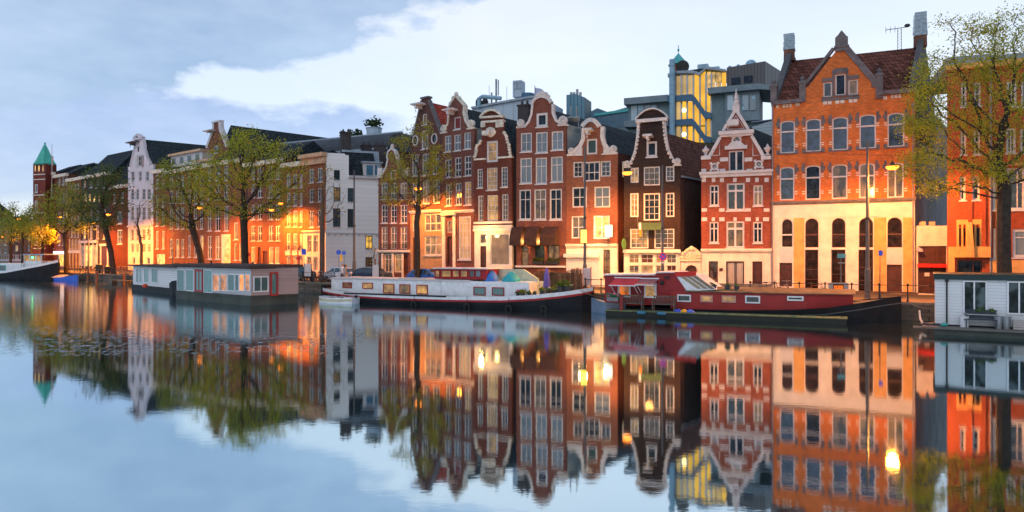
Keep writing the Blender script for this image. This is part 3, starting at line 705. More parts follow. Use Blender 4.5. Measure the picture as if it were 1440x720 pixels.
for x0, x1 in ((1013, 1019.5),):
    u0, u1, z0, z1 = b.rect(x0-1.5, 377, x0+3.5, 381.5); b.part(MB().box(u0, u1, -.03, .01, z0, z1), 'name_plate', dwood)

# ---------------------------------------------------------------- black neck-gable house
b = Bld('canal_house', 'black brick neck gable house with white scrolled edges and rounded white top', 'house', C[877], C[957], group=GR)
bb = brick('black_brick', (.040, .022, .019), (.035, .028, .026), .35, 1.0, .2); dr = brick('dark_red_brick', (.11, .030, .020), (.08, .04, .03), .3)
b.win(908.9, 198.6, 923.9, 220.4, fw=.16, g=gld, bar=.05)
S = dict(fw=.10, rows=3, sill=False)
b.win(886.5, 235.6, 898.2, 257, v=(.5,), g=glw, **S); b.win(905, 234.2, 928, 260.8, v=(.33, .66), bar=.025, g=gl, **S); b.win(936.1, 233.6, 948.2, 255, v=(.5,), bar=.03, g=glo, **S)
S['rows'] = 4
b.win(886, 271.6, 897.8, 305, v=(.5,), g=glw, **S); b.win(905, 271.6, 928, 309.9, v=(.33, .66), bar=.025, g=gld, **S); b.win(936, 271, 948.2, 305, v=(.5,), bar=.03, g=gld, **S)
b.win(886, 321.5, 911.8, 349.3, v=(.33, .66), bar=.025, g=glw, **S); b.win(920, 321.5, 948.2, 349.3, v=(.33, .66), bar=.025, g=glo, **S)
for i, (x0, x1) in enumerate(((884.5, 898.5), (901.5, 918.5), (922.5, 935), (937.5, 951))):
    b.win(x0, 357.5, x1, 370, v=(.5,), rows=2, fw=.05, g=[glw, dwood, glw, glo][i], sill=False, bar=.03); b.win(x0, 373, x1, 398, v=(.5,) if i != 1 else (), rows=3, fw=.05, g=[glo, glw, glo, dwood][i], sill=False, bar=.03)
L_ = [(882, 233.5), (886.5, 232), (889.4, 225.8), (894.3, 212.2), (897.2, 194.7), (898.8, 171.4)]; Rr = [(933.2, 170.4), (935.1, 192.8), (939, 212.2), (944.9, 223.9), (948.7, 229.7), (953, 231.5)]
arc = [(895.3+43*t, 169.4-2.9*t-13.2*math.sin(math.pi*t)**.8) for t in [i/10 for i in range(11)]]
top = [(877, 233.6)]+L_+arc+Rr+[(957, 231.7)]
zs = b.loc(917, 262)[1]
P = b.facade(top, bb, cream, 352.5, cream)
zz = b.loc(917, 263)[1]
m = MB(); m.strip(b.pts(L_), .20, -.08, .38, -1); m.strip(b.pts(Rr), .20, -.08, .38, -1)
for pl_ in (L_, Rr):
    q = b.pts(pl_)
    for i in range(len(q)-1):
        a, c_ = Vector(q[i]), Vector(q[i+1]); k = max(1, int((c_-a).length/.26))
        for j in range(k): p = a.lerp(c_, (j+.5)/k); m.blob((p.x, -.05, p.y), (.13, .12, .15), 7, 5, .12)
b.part(m, 'scroll_edging', stone if False else pm('white_stone', (.56, .53, .53), .7, .2, 5, .8))
m = MB(); m.strip(b.pts(arc), .2, -.2, .38, -1); a = b.loc(894.5, 171); c_ = b.loc(938.5, 167.5); m.add([], []); m.strip([a, c_], .26, -.24, .38, 0); b.part(m, 'pediment', white)
b.scroll(882.4, 230.5, .26, MATS['white_stone'], -1); b.scroll(952.4, 227.2, .28, MATS['white_stone'])
b.hoist(906, 191.4, 919, 198)
u0, u1, z0, z1 = b.rect(899.5, 313, 932, 323.5); m = MB(); m.ext([(u0, -.02, z1), (u0, -.75, z0), (u0, -.73, z0-.03), (u0, -.01, z1-.05)], (u1-u0, 0, 0)); b.part(m, 'awning', pm('green_canvas', (.05, .10, .05), .8))
m = MB(); m.box(-.03, b.W+.03, -.28, .02, b.zat(355.5), b.zat(353)); b.part(m, 'shopfront_cornice', cream)
b.body(b.zat(248), b.zat(180), 13, brown_t, brick('side_brown_brick', (.085, .05, .042), (.06, .045, .04)))
m = MB(); zz = b.zat(248); m.ext([(b.W-.06, .35, zz-.12), (b.W+.1, .35, zz-.12), (b.W+.1, .35, zz+.02), (b.W-.06, .35, zz+.02)], (b.dv[0]*12.9, b.dv[1]*12.9, 0)); b.part(m, 'gutter', lead)
# flag hung from the house, oval shop sign on a bracket
u, z = b.loc(903, 316); m = MB(); m.tube((u-.35, -.05, z-.15), (u-.2, -1.0, z+.55), .018, n=5); o = b.part(m, 'flagpole', galv)
for k, cc in enumerate(((.75, .75, .75), (.8, .22, .02))):
    m = MB(); m.cbox((u-.05+.04*k, -.75, z-.15-.55*k), (.18, .03, .56), rz=.4); b.part(m, 'flag_cloth', pm('flag_cloth_%s' % ('white', 'orange')[k], cc, .8), o)
u, z = b.loc(879.5, 343.5); m = MB(); m.disc((0, 0), .21, -.03, .03, ru=.45); o = m.obj('sign_board', pm('green_sign', (.08, .22, .06), .5), b.root); o.location = (u, -.65, z); o.rotation_euler = (0, 0, R(50))
m = MB(); m.tube((u+.1, 0, z+.55), (u, -.75, z+.55), .02); m.torus((u, -.65, z), .0, .0) if False else None; b.part(m, 'sign_bracket', dkmetal)

# ornate gateway between the houses
b = Bld('gateway', 'ornate cream gateway with shell gable beside the black house', 'gateway', C[957], C[986])
b.holes.append([b.loc(963.5, 408), b.loc(980.5, 408), b.loc(980.5, 379), b.loc(977, 374), b.loc(972, 372.5), b.loc(967, 374), b.loc(963.5, 379)])
arc = [(960+25*i/8, 358-9.5*math.sin(math.pi*i/8)) for i in range(9)]
b.wall('wall', [(.02, -.3), (b.W-.02, -.3)]+[p for p in reversed(b.pts([(957.5, 361)]+arc+[(985.7, 361)]))], cream)
m = MB(); m.strip(b.pts(arc), .16, -.12, .2, 0); m.strip(b.pts([(957, 366), (986, 366)]), .14, -.14, .1, 0)
u, z = b.loc(972.5, 349.5); m.blob((u, -.05, z), (.2, .15, .22)); 
for i in range(7):
    a = math.pi*(i+.5)/7; c0 = b.loc(972.5, 364); m.tube((c0[0], -.03, c0[1]), (c0[0]+.55*math.cos(a), -.05, c0[1]+.45*math.sin(a)), .04, .08, 6)
for px in (959.5, 984):
    u, z = b.loc(px, 360); m.blob((u, 0, z+.15), (.14, .14, .2)); m.box(u-.14, u+.14, -.15, .1, z-.15, z)
b.part(m, 'ornament', pm('cream_stone', (.72, .60, .42), .8, .2, 6, 1)); b.part(MB().box(.5, b.W-.4, .2, .26, -.2, 2.2), 'gate', dwood)

# ---------------------------------------------------------------- clock-gable house with shutter
b = Bld('canal_house', 'brown brick house with white scroll gable above a pale roller shutter shopfront', 'house', C[796], C[877], group=GR)
wb = brick('warm_brown_brick', (.29, .098, .055), (.20, .11, .08), .28)
b.win(824.7, 195, 839.7, 217, fw=.14, g=pm('teal_shutter', (.02, .06, .06), .5), sill=False)
b.win(806, 227.5, 819.3, 249.2, v=(.5,), rows=3, fw=.10, sill=False, bar=.03); b.win(820, 227, 843.9, 255, v=(.33, .66), h=(.55,), fw=.12, sill=False, g=glc, bar=.05); b.win(844.6, 226.3, 858.7, 248.3, v=(.5,), rows=3, fw=.10, sill=False, bar=.03)
for i, r in enumerate(((804.6, 262.9, 825.4, 291.7), (835.7, 262.3, 858, 291.7), (803.6, 303.7, 823, 335.2), (834.7, 303.2, 857.5, 335.8))):
    b.win(*r, v=(.5,), h=(.5,), fw=.11, sill=False, g=[glc, glc, glo, gly][i], bar=.05)
b.win(848.3, 351, 858, 392, fw=.06, mat=dwood, v=(.5,), h=(.3, .6), sill=False, g=glo, name='door'); 
Lc = [(799, 212), (808, 211), (815, 204), (818.7, 196), (819.7, 180)]; arc = [(817.5, 177.5), (820.8, 172.8), (825.8, 168.3), (830.8, 167), (836.7, 168.5), (841.7, 173.5), (844.2, 177.2)]; Rc = [(849, 178), (848.3, 191.7), (850.8, 201.7), (855.8, 208.3), (866, 211)]
top = [(796, 218.4), (799, 212)]+Lc[1:]+arc+Rc+[(867, 216), (877, 215.8)]
top = [(796, 218.4)]+Lc+arc+Rc+[(868, 216), (870, 345)]
W0 = b.W; b.W = b.loc(868.5, 300)[0]
P = b.facade([(796, 218.4)]+Lc+arc+Rc+[(868.3, 216)], wb, cream, 344.5, cream)
m = MB(); m.strip(b.pts(Lc), .34, -.08, .38, 1); m.strip(b.pts(arc), .34, -.1, .38, 1); m.strip(b.pts(Rc), .34, -.08, .38, 1)
m.strip(b.pts([(797.5, 218.7), (819.5, 218)]), .1, -.13, .1, 0); m.strip(b.pts([(846, 217), (868.5, 216)]), .1, -.13, .1, 0)
m.prism(b.pts([(799, 217.5), (803, 207), (808, 210), (815, 204), (818.7, 196), (819, 217.2)]), -.06, .02); m.prism(b.pts([(848.5, 216.7), (848.8, 196), (851, 203), (856, 208.5), (861, 206), (867, 216)]), -.06, .02)
b.part(m, 'gable_trim', MATS['white_stone'])
b.scroll(803.5, 212.5, .28, MATS['white_stone'], -1); b.scroll(862.5, 209.5, .3, MATS['white_stone']); b.hoist(822.5, 183, 835.5, 190)
u0, u1, z0, z1 = b.rect(797, 345.5, 868, 357); 
u0, u1, z0, z1 = b.rect(796.5, 362, 843, 404); m = MB(); k = 26
for i in range(k): zz = z1-(z1+.1)*(i+1)/k; m.box(u0+.02, u1, -.06+.02*(i % 2), .0, zz, zz+(z1+.1)/k-.012)
b.part(m, 'roller_shutter', pm('shutter_white', (.66, .64, .66), .45, .08)); 
u0, u1, z0, z1 = b.rect(794, 356.8, 843.5, 362); b.part(MB().box(u0, u1, -.35, .02, z0, z1), 'shutter_box', white)
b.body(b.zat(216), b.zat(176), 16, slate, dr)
m = MB(); u0, u1, z0, z1 = b.rect(867, 225, 877, 247); m.box(b.W+.02, b.W+.95, 1.0, 2.2, z0, z1); b.part(m, 'dormer', white)
b.W = W0
m = MB(); u0, u1, z0, z1 = b.rect(851.2, 316.4, 861, 333); m.box((u0+u1)/2-.02, (u0+u1)/2+.02, -1.15, -.0, z1+.02, z1+.06); br = b.part(m, 'sign_bracket', dkmetal)
def wall_light(b, u, y, z, e, col):
    ld = bpy.data.lights.new('wall_light', 'POINT'); ld.energy = e; ld.color = col; ld.shadow_soft_size = .15; lo = bpy.data.objects.new('wall_light', ld); COL.objects.link(lo); lo.parent = b.root; lo.location = (u, y, z)
wall_light(b, b.loc(856, 325)[0], -1.1, b.loc(856, 325)[1], 350, (1, .75, .4))
u0, u1, z0, z1 = b.rect(851.2, 316.4, 861, 333, -.8); b.part(MB().box(u0, u1, -.95, -.75, z0, z1), 'lit_sign', emit('sign_light', (1, .86, .55), 2.2), br)

# side wall house piece visible between: lower dark recess
# ---------------------------------------------------------------- tall bell gable house
b = Bld('canal_house', 'tall brown bell gable house with crested top and three dark shop awnings', 'house', C[726], C[796], group=GR)
bg = brick('mauve_brown_brick', (.22, .075, .055), (.14, .08, .07), .25)
b.win(754, 158.5, 770, 178.3, fw=.2, g=gld, sill=True)
for i, r in enumerate(((732, 186.7, 747.8, 213.3), (753.4, 185.5, 770, 214.7), (775.4, 184.2, 792, 210.8), (731.3, 222, 747.8, 257.7), (753, 221.5, 769, 258.4), (774.4, 220.1, 791.4, 255.7), (730, 266.5, 746.6, 308.9), (751, 266, 768, 308.9), (772.9, 265.6, 790, 308.9))):
    b.win(*r, v=(.5,), h=(.33,) if i > 2 else (), rows=None if i > 2 else 2, fw=.11, g=glc, bar=.05)
b.win(733, 346, 743.3, 376, fw=.07, mat=dwood, g=glo, sill=False, name='door', h=(.25,)); b.win(752, 344.7, 765.7, 368, fw=.06, mat=black, v=(.5,), sill=False, g=gl); b.win(770, 344.7, 787, 368, fw=.06, mat=black, v=(.5,), sill=False, g=gl)
Lc = [(734, 176), (738.5, 176.4), (743.3, 170.6), (746.8, 160.8), (748.2, 147)]; arc = [(747.3, 146), (751, 139.4), (757, 135.5), (762, 134.5), (767, 135.5), (772.5, 138.5), (775.8, 144)]; Rc = [(778.3, 146), (778.3, 158.9), (782.2, 168.6), (787, 172), (792, 173)]
P = b.facade([(726, 179.6), (730, 179)]+Lc+arc+Rc+[(796, 175.4)], bg, bg, 318, False)
m = MB(); m.strip(b.pts(Lc), .2, -.08, .38, 1); m.strip(b.pts(arc), .24, -.12, .38, 1); m.strip(b.pts(Rc), .2, -.08, .38, 1)
m.strip(b.pts([(726.5, 179.8), (739.5, 178.6)]), .1, -.14, .1, 0); m.strip(b.pts([(784.5, 175.8), (797.5, 175)]), .1, -.14, .1, 0)
for px, py, r in ((757, 133.6, .22), (761.8, 132, .3), (767, 133, .24), (771, 135.5, .16), (754, 135.5, .16)):
    u, z = b.loc(px, py); m.blob((u, .05, z), (r, .2, r), 8, 6, .15)
b.part(m, 'gable_trim', MATS['white_stone']); b.scroll(732.4, 173, .33, MATS['white_stone'], -1); b.scroll(791.8, 169.5, .38, MATS['white_stone'])
bl = pm('awning_canvas', (.045, .02, .016), .85, .35, 3)
for x0, x1 in ((723, 738.5), (743, 760.5), (765, 786)):
    u0, u1, z0, z1 = b.rect(x0, 319, x1, 345.5); dpt = 1.1; prof = [(-.02, z1)]+[(-dpt*math.sin(math.pi/2*i/6), z1-(z1-z0)*(1-math.cos(math.pi/2*i/6))*.85) for i in range(1, 7)]+[(-dpt, z0), (-dpt+.03, z0), (-.02, z0+.12)]
    m = MB(); m.ext([(u0, y, z) for y, z in prof], (u1-u0, 0, 0)); b.part(m, 'awning', bl)
m = MB(); m.box(0, b.W, -.3, .01, b.zat(376), b.zat(373.5)); b.part(m, 'stone_ledge', white)
for px in (741, 762.5):
    u, z = b.loc(px, 338); b.part(MB().blob((u, -.2, z), (.08, .08, .1), 8, 6), 'shop_glow_lamp', emit('shop_lamp_glow', (1, .55, .15), 8)); ld = bpy.data.lights.new('shop_glow_point', 'POINT'); ld.energy = 130; ld.color = (1, .45, .1); ld.shadow_soft_size = .1; lo = bpy.data.objects.new('shop_glow_light', ld); COL.objects.link(lo); lo.parent = b.root; lo.location = (u, -.4, z-.1)
for x0, x1 in ((750.5, 765.5), (770, 787)):
    u0, u1, z0, z1 = b.rect(x0, 367.5, x1, 371.5); m = MB(); m.box(u0, u1, -.32, -.02, z0, z1); o = b.part(m, 'window_box', dkmetal); m = MB()
    for i in range(70): m.cbox((random.uniform(u0, u1), random.uniform(-.3, -.05), z1+random.uniform(0, .3)), (.09, .02, .1), random.uniform(0, 6), random.uniform(-1, 1))
    tag(b.part(m, 'plant', leafmat('box_leaf', (.03, .06, .01), (.10, .13, .03)), o), kind=None)
b.body(b.zat(176), b.zat(150), 19, slate, pm('side_render', (.30, .33, .33), .8, .25))
b.chimney(728, 149, 743, 176, .8, brick('grey_chimney_brick', (.07, .06, .065)), .8)
m = MB()
for px, py in ((802.5, 166), (811, 166), (813.5, 181)):
    u, z = b.loc(px, py, 2.0); m.tube((u, 2.0, z-.2), (u, 2.0, z+1.0), .06, n=6); m.cbox((u, 1.9, z-.1), (.5, .3, .35), rx=.6)
b.part(m, 'roof_vent', galv)

# ---------------------------------------------------------------- ornate narrow house
b = Bld('canal_house', 'narrow dark red house with ornamental raised neck gable above a cream shopfront', 'house', C[667], C[726], group=GR)
b.W = b.loc(720.5, 300)[0]
mb_ = brick('maroon_brick', (.18, .052, .036), (.10, .05, .04), .25)
b.win(684.2, 198, 700, 228, fw=.17, g=gl, h=(.5,), bar=.04, sill=False)
for i, r in enumerate(((671.2, 237.4, 678.8, 264), (684.4, 235.6, 699.4, 267), (704.8, 234.7, 713.8, 262.8), (672, 275, 680.4, 310.5), (685, 274.3, 700.8, 310.5), (705.7, 273, 714.8, 310))):
    b.win(*r, v=(.5,) if i not in (1, 4) else (.33, .66), rows=5, fw=.09, g=[gl, glw, gl, glo, glw, glo][i], sill=i < 3, bar=.03, sillmat=stone)
b.win(674, 328.5, 683.7, 342.5, fw=.06, g=glo, sill=False); b.win(675.3, 346, 683.7, 378, fw=.06, mat=dwood, g=dwood, name='door', sill=False); b.win(689, 328.5, 716.5, 373, fw=.10, g=glass('shop_curtain', amount=.85, cur=(.28, .22, .2), em=(1, .5, .2), es=.15), sill=False)
ld = bpy.data.lights.new('shop_glow_point', 'POINT'); ld.energy = 260; ld.color = (1, .5, .14); ld.shadow_soft_size = .2; lo = bpy.data.objects.new('shop_glow_light', ld); COL.objects.link(lo); lo.parent = b.root; u, z = b.loc(687, 330); lo.location = (u, -1.3, z)  # added in front of the shopfront to stand for the glow inside its window
b.part(MB().blob((b.loc(686.3, 334)[0], -.28, b.loc(686.3, 334)[1]), (.08, .08, .12), 8, 6), 'shop_glow_lamp', emit('shop_lamp_glow', (1, .55, .15), 8))  # glowing blob added on the outer wall to go with that light
top = [(667, 224.3), (667.5, 222), (671, 206), (677, 197), (678, 172), (676.6, 165), (680, 159.5), (686, 155.6), (692, 154.3), (698, 155.6), (704, 159.5), (707.3, 165), (707.8, 184), (713, 194), (715, 202), (719.5, 221)]
P = b.facade(top, mb_, cream, 318.5, cream)
m = MB(); m.strip(b.pts([(676, 165), (680, 159.5), (686, 155.6), (692, 154.3), (698, 155.6), (704, 159.5), (708, 165)]), .16, -.26, .38, 1); m.strip(b.pts([(676, 165.7), (708.5, 163.5)]), .16, -.24, .38, 0); m.strip(b.pts([(677.3, 172), (708.3, 169.5)]), .18, -.12, .38, 0)
m.strip(b.pts([(667, 224.5), (684, 223.5)]), .15, -.12, .3, 0); m.strip(b.pts([(700.5, 222), (720.5, 220.5)]), .15, -.12, .3, 0)
for xa, xb in ((676.5, 682.5), (697.5, 707.8)):
    u0, u1, z0, z1 = b.rect(xa, 172, xb, 179); m.box(u0, u1, -.1, .1, z0, z1)
    for i in range(4): m.blob(((u0+u1)/2+random.uniform(-.12, .12), -.12, z0+.1+i*.08), (.1, .08, .09))
for ln in (((667.5, 222), (671, 206), (677, 197)), ((708, 185), (713, 194), (715, 202), (719, 220))):
    q = b.pts(ln)
    for i in range(len(q)-1):
        a, c_ = Vector(q[i]), Vector(q[i+1]); k = max(1, int((c_-a).length/.2))
        for j in range(k): p = a.lerp(c_, (j+.5)/k); m.blob((p.x+random.uniform(-.06, .06), -.02, p.y), (.17, .14, .14), 7, 5, .2)
u, z = b.loc(690, 186); m.blob((u, -.05, z), (.5, .14, .42), 12, 8, .15); m.torus((u, -.1, z), .32, .08)
b.part(m, 'gable_ornament', stone); u0, u1, z0, z1 = b.rect(682, 185, 692, 191); b.part(MB().box(u0, u1, -.6, -.1, z0, z1), 'hoist_beam', stone)
m = MB()
for xa, xb in ((667.5, 670.5), (680, 684), (700.5, 704), (715, 718.6)):
    u0, u1, z0, z1 = b.rect(xa, 230, xb, 312); m.box(u0, u1, -.045, .02, z0, z1)
b.part(m, 'pilaster', mb_)
m = MB(); u0, u1, z0, z1 = b.rect(667, 311.5, 720, 314.5); m.box(0, b.W, -.14, .02, z0, z1); b.part(m, 'ledge', cream)
m = MB(); m.box(0, b.W, -.25, .02, b.zat(325), b.zat(321)); b.part(m, 'shopfront_cornice', cream)
b.body(b.zat(220), b.zat(168), 18, slate, dr); m = MB(); z0 = b.zat(222); m.box(b.W+.02, b.W+.35, .3, 6, -.2, z0); b.part(m, 'party_wall', bb)

# ---------------------------------------------------------------- house 3
b = Bld('canal_house', 'brown bell gable house with crested white edging and red loft hatch', 'house', C[622], C[667], group=GR)
b3 = brick('plum_brick', (.21, .078, .062), (.14, .09, .08), .28)
b.win(638.2, 164.4, 647.6, 181.9, fw=.1, g=pm('red_hatch', (.2, .02, .025), .5), sill=True)
for i, r in enumerate(((625.2, 190.6, 634.4, 213.4), (638.2, 189, 648, 211.8), (652.3, 186, 662, 209.5), (625.6, 224, 634.4, 249.4), (639.2, 221, 648.4, 248.4), (652.8, 219.2, 662.6, 246.9), (626.6, 259.3, 635, 289.5), (640.2, 257.4, 649, 288), (653.2, 255.4, 662.6, 288))):
    b.win(*r, v=(.5,), h=(.33, .66) if i > 2 else (.5,), fw=.09, g=[glc, glc, glc, gl, gl, gl, gl, gl, gl][i], bar=.07)
b.win(628.5, 310, 635.5, 327, fw=.07, g=glo, sill=False); b.win(628.5, 333, 635.7, 374, fw=.07, mat=dwood, g=dwood, name='door', sill=False); b.win(644.5, 304, 662, 365, fw=.14, v=(.33, .66), rows=6, g=gly if False else glass('lamp_lit_curtain', amount=.75, cur=(.6, .5, .32), em=(1, .6, .2), es=.35), bar=.04)
Lc = [(624, 182), (629.5, 174.5), (631.4, 159), (630.4, 151), (634.3, 143.3), (638, 138), (641.2, 134)]; Rc = [(641.6, 134), (646, 139.5), (653.5, 148), (652.8, 159), (655.8, 170.6), (660, 177)]
P = b.facade([(622, 184.2)]+Lc+Rc+[(667, 178.4)], b3, b3, 297, cream)
m = MB(); m.strip(b.pts(Lc), .17, -.1, .38, 1); m.strip(b.pts(Rc), .17, -.097, .38, 1)
for px, py, r in ((641, 133, .24), (637, 138, .2), (645, 138, .2), (650, 144, .18), (633, 146, .18)):
    u, z = b.loc(px, py); m.blob((u, .05, z), (r, .2, r), 8, 6, .2)
b.part(m, 'gable_trim', stone); b.scroll(624.6, 181, .36, stone, -1); b.scroll(662.5, 174.5, .38, stone); b.hoist(631.4, 155, 644, 162)
u0, u1, z0, z1 = b.rect(622.8, 303, 641, 372); m = MB(); m.box(u0, u0+.35, -.12, .01, -.2, z1); m.box(u1-.3, u1, -.12, .01, -.2, z1); m.box(u0-.05, u1+.05, -.25, .01, z1, z1+.3); b.part(m, 'door_surround', cream)
b.body(b.zat(182), b.zat(150), 15, slate, pm('side_render', (.3, .33, .33)))

# ---------------------------------------------------------------- house 2, spout gable with red roof
b = Bld('canal_house', 'dark brick spout gable house with long bright red tiled roof', 'house', C[577], C[622], group=GR)
b2 = brick('dusky_brick', (.14, .060, .056), (.1, .06, .055), .28)
b.win(593.9, 160, 600.3, 175.4, fw=.1); b.win(592.5, 183, 601.8, 209.5, fw=.12, v=(.5,), h=(.3,))
for px, py in ((584.3, 197.5), (611, 195)):
    u, z = b.loc(px, py); r = .3; b.holes.append([(u+r*math.cos(2*math.pi*i/14), z+r*1.35*math.sin(2*math.pi*i/14)) for i in range(14)])
    m = MB(); o1 = [(u+(r+.1)*math.cos(2*math.pi*i/14), z+(r*1.35+.1)*math.sin(2*math.pi*i/14)) for i in range(14)]; m.ring(o1, b.holes[-1], -.05, .12); o = b.part(m, 'oval_window', white); b.part(MB().disc((u, z), r, .1, .12, ru=r*1.35), 'glass', gl, o)
for r in ((579.3, 217.3, 588.2, 247.4), (593.5, 216, 602.6, 246.5), (608, 214.3, 617.4, 244.5), (580, 255, 587.6, 287), (594, 253.5, 603.8, 286), (608.5, 252.6, 618, 285)): b.win(*r, v=(.5,), h=(.3,), fw=.09)
lw_ = MATS['lamp_lit_curtain']
b.win(596.5, 300.5, 620.5, 325, v=(.33, .66), h=(.55,), fw=.10, mat=cream, g=glo, sill=False, bar=.08); b.win(596.5, 332, 620.5, 359, v=(.33, .66), h=(.45,), fw=.10, mat=cream, g=glw, sill=True, bar=.1); b.win(580, 302, 589.5, 325, fw=.1, g=glo, h=(.5,), sill=False); b.win(580.5, 334, 588.5, 382, fw=.08, mat=dwood, g=dwood, name='door', sill=False)
P = b.facade([(577, 201), (580, 196), (592.5, 142), (593, 137.5), (602.3, 136.5), (602.6, 141), (619, 184.5), (622, 187)], b2, pm('buff_shopfront', (.42, .25, .12), .7, .2), 297, cream)
m = MB(); m.strip(b.pts([(580, 196), (592.8, 141)]), .2, -.05, .38, 0); m.strip(b.pts([(602.3, 141), (619.5, 186)]), .2, -.05, .38, 0); u0, u1, z0, z1 = b.rect(592, 136, 603.3, 138.5); m.box(u0, u1, -.12, .45, z0, z1); b.part(m, 'gable_coping', dstone); b.hoist(587, 147, 599, 154)
b.body(b.zat(198), b.zat(142), 13, red_t, b2, ru=b.loc(598, 200)[0])

# ---------------------------------------------------------------- house 1
b = Bld('canal_house', 'small brown bell gable house with white edging next to the white corner house', 'house', C[532], C[577], group=GR)
b1 = brick('rosy_brown_brick', (.23, .08, .056), (.14, .09, .07), .28)
b.win(549, 239, 556.7, 251, fw=.1)
for yy in ((256.8, 280), (287.8, 313.7), (319, 350.5)):
    for x0, x1 in ((536, 544.8), (549, 558), (562.8, 572.4)):
        b.win(x0, yy[0], x1, yy[1], v=(.5,), h=(.3, .65), fw=.09, bar=.05, g=[gl, glo][yy[0] > 300], sill=yy[0] < 300)
        if yy[0] > 300 or yy[0] < 260:
            u0, u1, z0, z1 = b.rect(x0-1, yy[1]-7, x1+1, yy[1]); m = MB(); m.box(u0, u1, -.16, -.13, z1-.04, z1); m.box(u0, u1, -.155, -.135, z0, z0+.03)
            for i in range(9): uu = u0+(u1-u0)*i/8; m.box(uu-.012, uu+.012, -.15, -.14, z0, z1-.02)
            b.part(m, 'window_railing', dkmetal)
b.win(540, 357, 551.3, 383, fw=.09, mat=cream, v=(.5,), h=(.3,), g=glo, sill=False); b.win(554.4, 357, 565.8, 383, fw=.09, mat=cream, v=(.5,), h=(.3,), g=glw, sill=False); b.win(567.5, 357, 573.5, 386, fw=.07, mat=dwood, g=dwood, name='door', sill=False)
Lc = [(537, 246), (540, 240.5), (543, 234.3), (545.2, 224.4), (544, 221), (545.4, 213), (550.6, 208.3)]; Rc = [(551, 208.3), (555.7, 212), (558.2, 220.6), (560.5, 231), (563.5, 238), (567.5, 245)]
P = b.facade([(532, 250.3), (532.3, 247.5)]+Lc+Rc+[(573, 247.7), (577, 248.8)], b1, b1, 353, cream)
m = MB(); m.strip(b.pts(Lc), .17, -.08, .38, 1); m.strip(b.pts(Rc), .17, -.077, .38, 1); u, z = b.loc(550.8, 206.5); m.blob((u, .1, z), (.2, .2, .3)); 
for px in (534.8, 570.5): u, z = b.loc(px, 250); m.box(u-.3, u+.3, -.1, .4, z, z+.95)
b.part(m, 'gable_trim', white); b.body(b.zat(249), b.zat(216), 14, brown_t, b1)
u0, u1, z0, z1 = b.rect(538, 358, 566, 388); m = MB(); m.box(u0-.1, u0+.12, -.1, .0, -.2, z1+.1); 
u = b.loc(552.8, 370)[0]; m.box(u-.12, u+.12, -.1, 0, -.2, z1+.1); u = b.loc(566.6, 370)[0]; m.box(u-.1, u+.1, -.1, 0, -.2, z1+.1); b.part(m, 'pilaster', cream)
# ---------------------------------------------------------------- white corner building, two faces
cx = LW(458); a0 = LW(426)
b = Bld('canal_house', 'narrow orange brick end house with yellow bay beside the white gable wall', 'house', a0, cx, group=GR)
ob2 = brick('terrace_brick', (.32, .115, .06), (.24, .12, .07), .25)
for y0, y1 in ((236, 256), (264, 283.5), (295, 319)):
    b.win(434.8, y0+1.5, 441.3, y1+1, v=(.5,), h=(.3, .65), fw=.12); b.win(446.5, y0, 453.8, y1, v=(.5,), h=(.3, .65), fw=.12)
for x0, x1 in ((431.8, 438), (440.6, 446.6), (449.5, 455)):
    b.win(x0, 330.5, x1, 355, v=(.5,), h=(.3,), fw=.1, mat=cream, g=glo, sill=False); b.win(x0, 361, x1, 381, v=(.5,), fw=.1, mat=cream, g=glo, sill=False)
b.facade([(426, 224), (458, 219.5)], ob2, cream, 325, cream)
m = MB(); zz = b.zat(221); m.box(-.1, b.W+.2, -.7, .05, zz-.1, zz+.35); m.box(-.05, b.W+.1, -.3, .05, zz-.9, zz-.102); b.part(m, 'roof_cornice', pm('buff_cornice', (.62, .38, .24), .6))
m = MB(); m.box(.1, b.W-.1, .35, 8, zz-.3, zz+.1); b.part(m, 'roof', lead); m = MB(); m.box(.05, b.W-.35, .35, 7.5, -.2, zz-.31); b.part(m, 'side_wall', ob2)
rx = pxline(-.4, 534, cx[0], cx[1])
b = Bld('corner_house', 'white plastered corner house with dark mansard roof and white dormer', 'house', (cx[0]+.03, cx[1]-.05), rx, vpd=900)
ww = boards('white_plaster_boards', (.92, .90, .90), .55, 2, .7, .05, .025)
for r in ((469.5, 239.2, 478, 252.8), (469, 263.3, 478.8, 282.5), (489, 264.5, 497.5, 283.8), (468.3, 293, 478.7, 318.8), (488.8, 293.8, 497.5, 319.5)): b.win(*r, v=(.5,), h=(.25, .5, .75), fw=.09, mat=pm('dark_green_paint', (.02, .05, .045), .5), g=glc, sillmat=white)
b.win(514, 331.7, 523.8, 349.7, v=(.5,), h=(.4,), fw=.09, mat=black, g=gly, sillmat=white); b.win(514, 361.7, 524, 375, v=(.5,), fw=.09, mat=black, g=glo, sillmat=white)
b.facade([(458, 214.5), (490.5, 218.3), (490.5, 247), (534, 250)], ww, ww, 327.5, False)
m = MB(); zz = b.zat(328); m.box(0, b.W, -.08, .01, zz-.1, zz+.06)
for i in range(9): m.box(b.W*(i+.3)/9, b.W*(i+.3)/9+.18, -.13, .01, zz-.3, zz-.102)
u0, z0 = b.loc(490, 247); m.box(u0, b.W+.05, -.3, .1, z0-.25, z0+.02); b.part(m, 'string_course', white)
u0, z0 = b.loc(486, 246.5); u1 = b.W; z1 = b.zat(211); m = MB(); m.ext([(u0, .2, z0), (u0, 2.0, z1), (u0, 7, z1), (u0, 7, z0)], (u1-u0, 0, 0)); b.part(m, 'roof', slate)
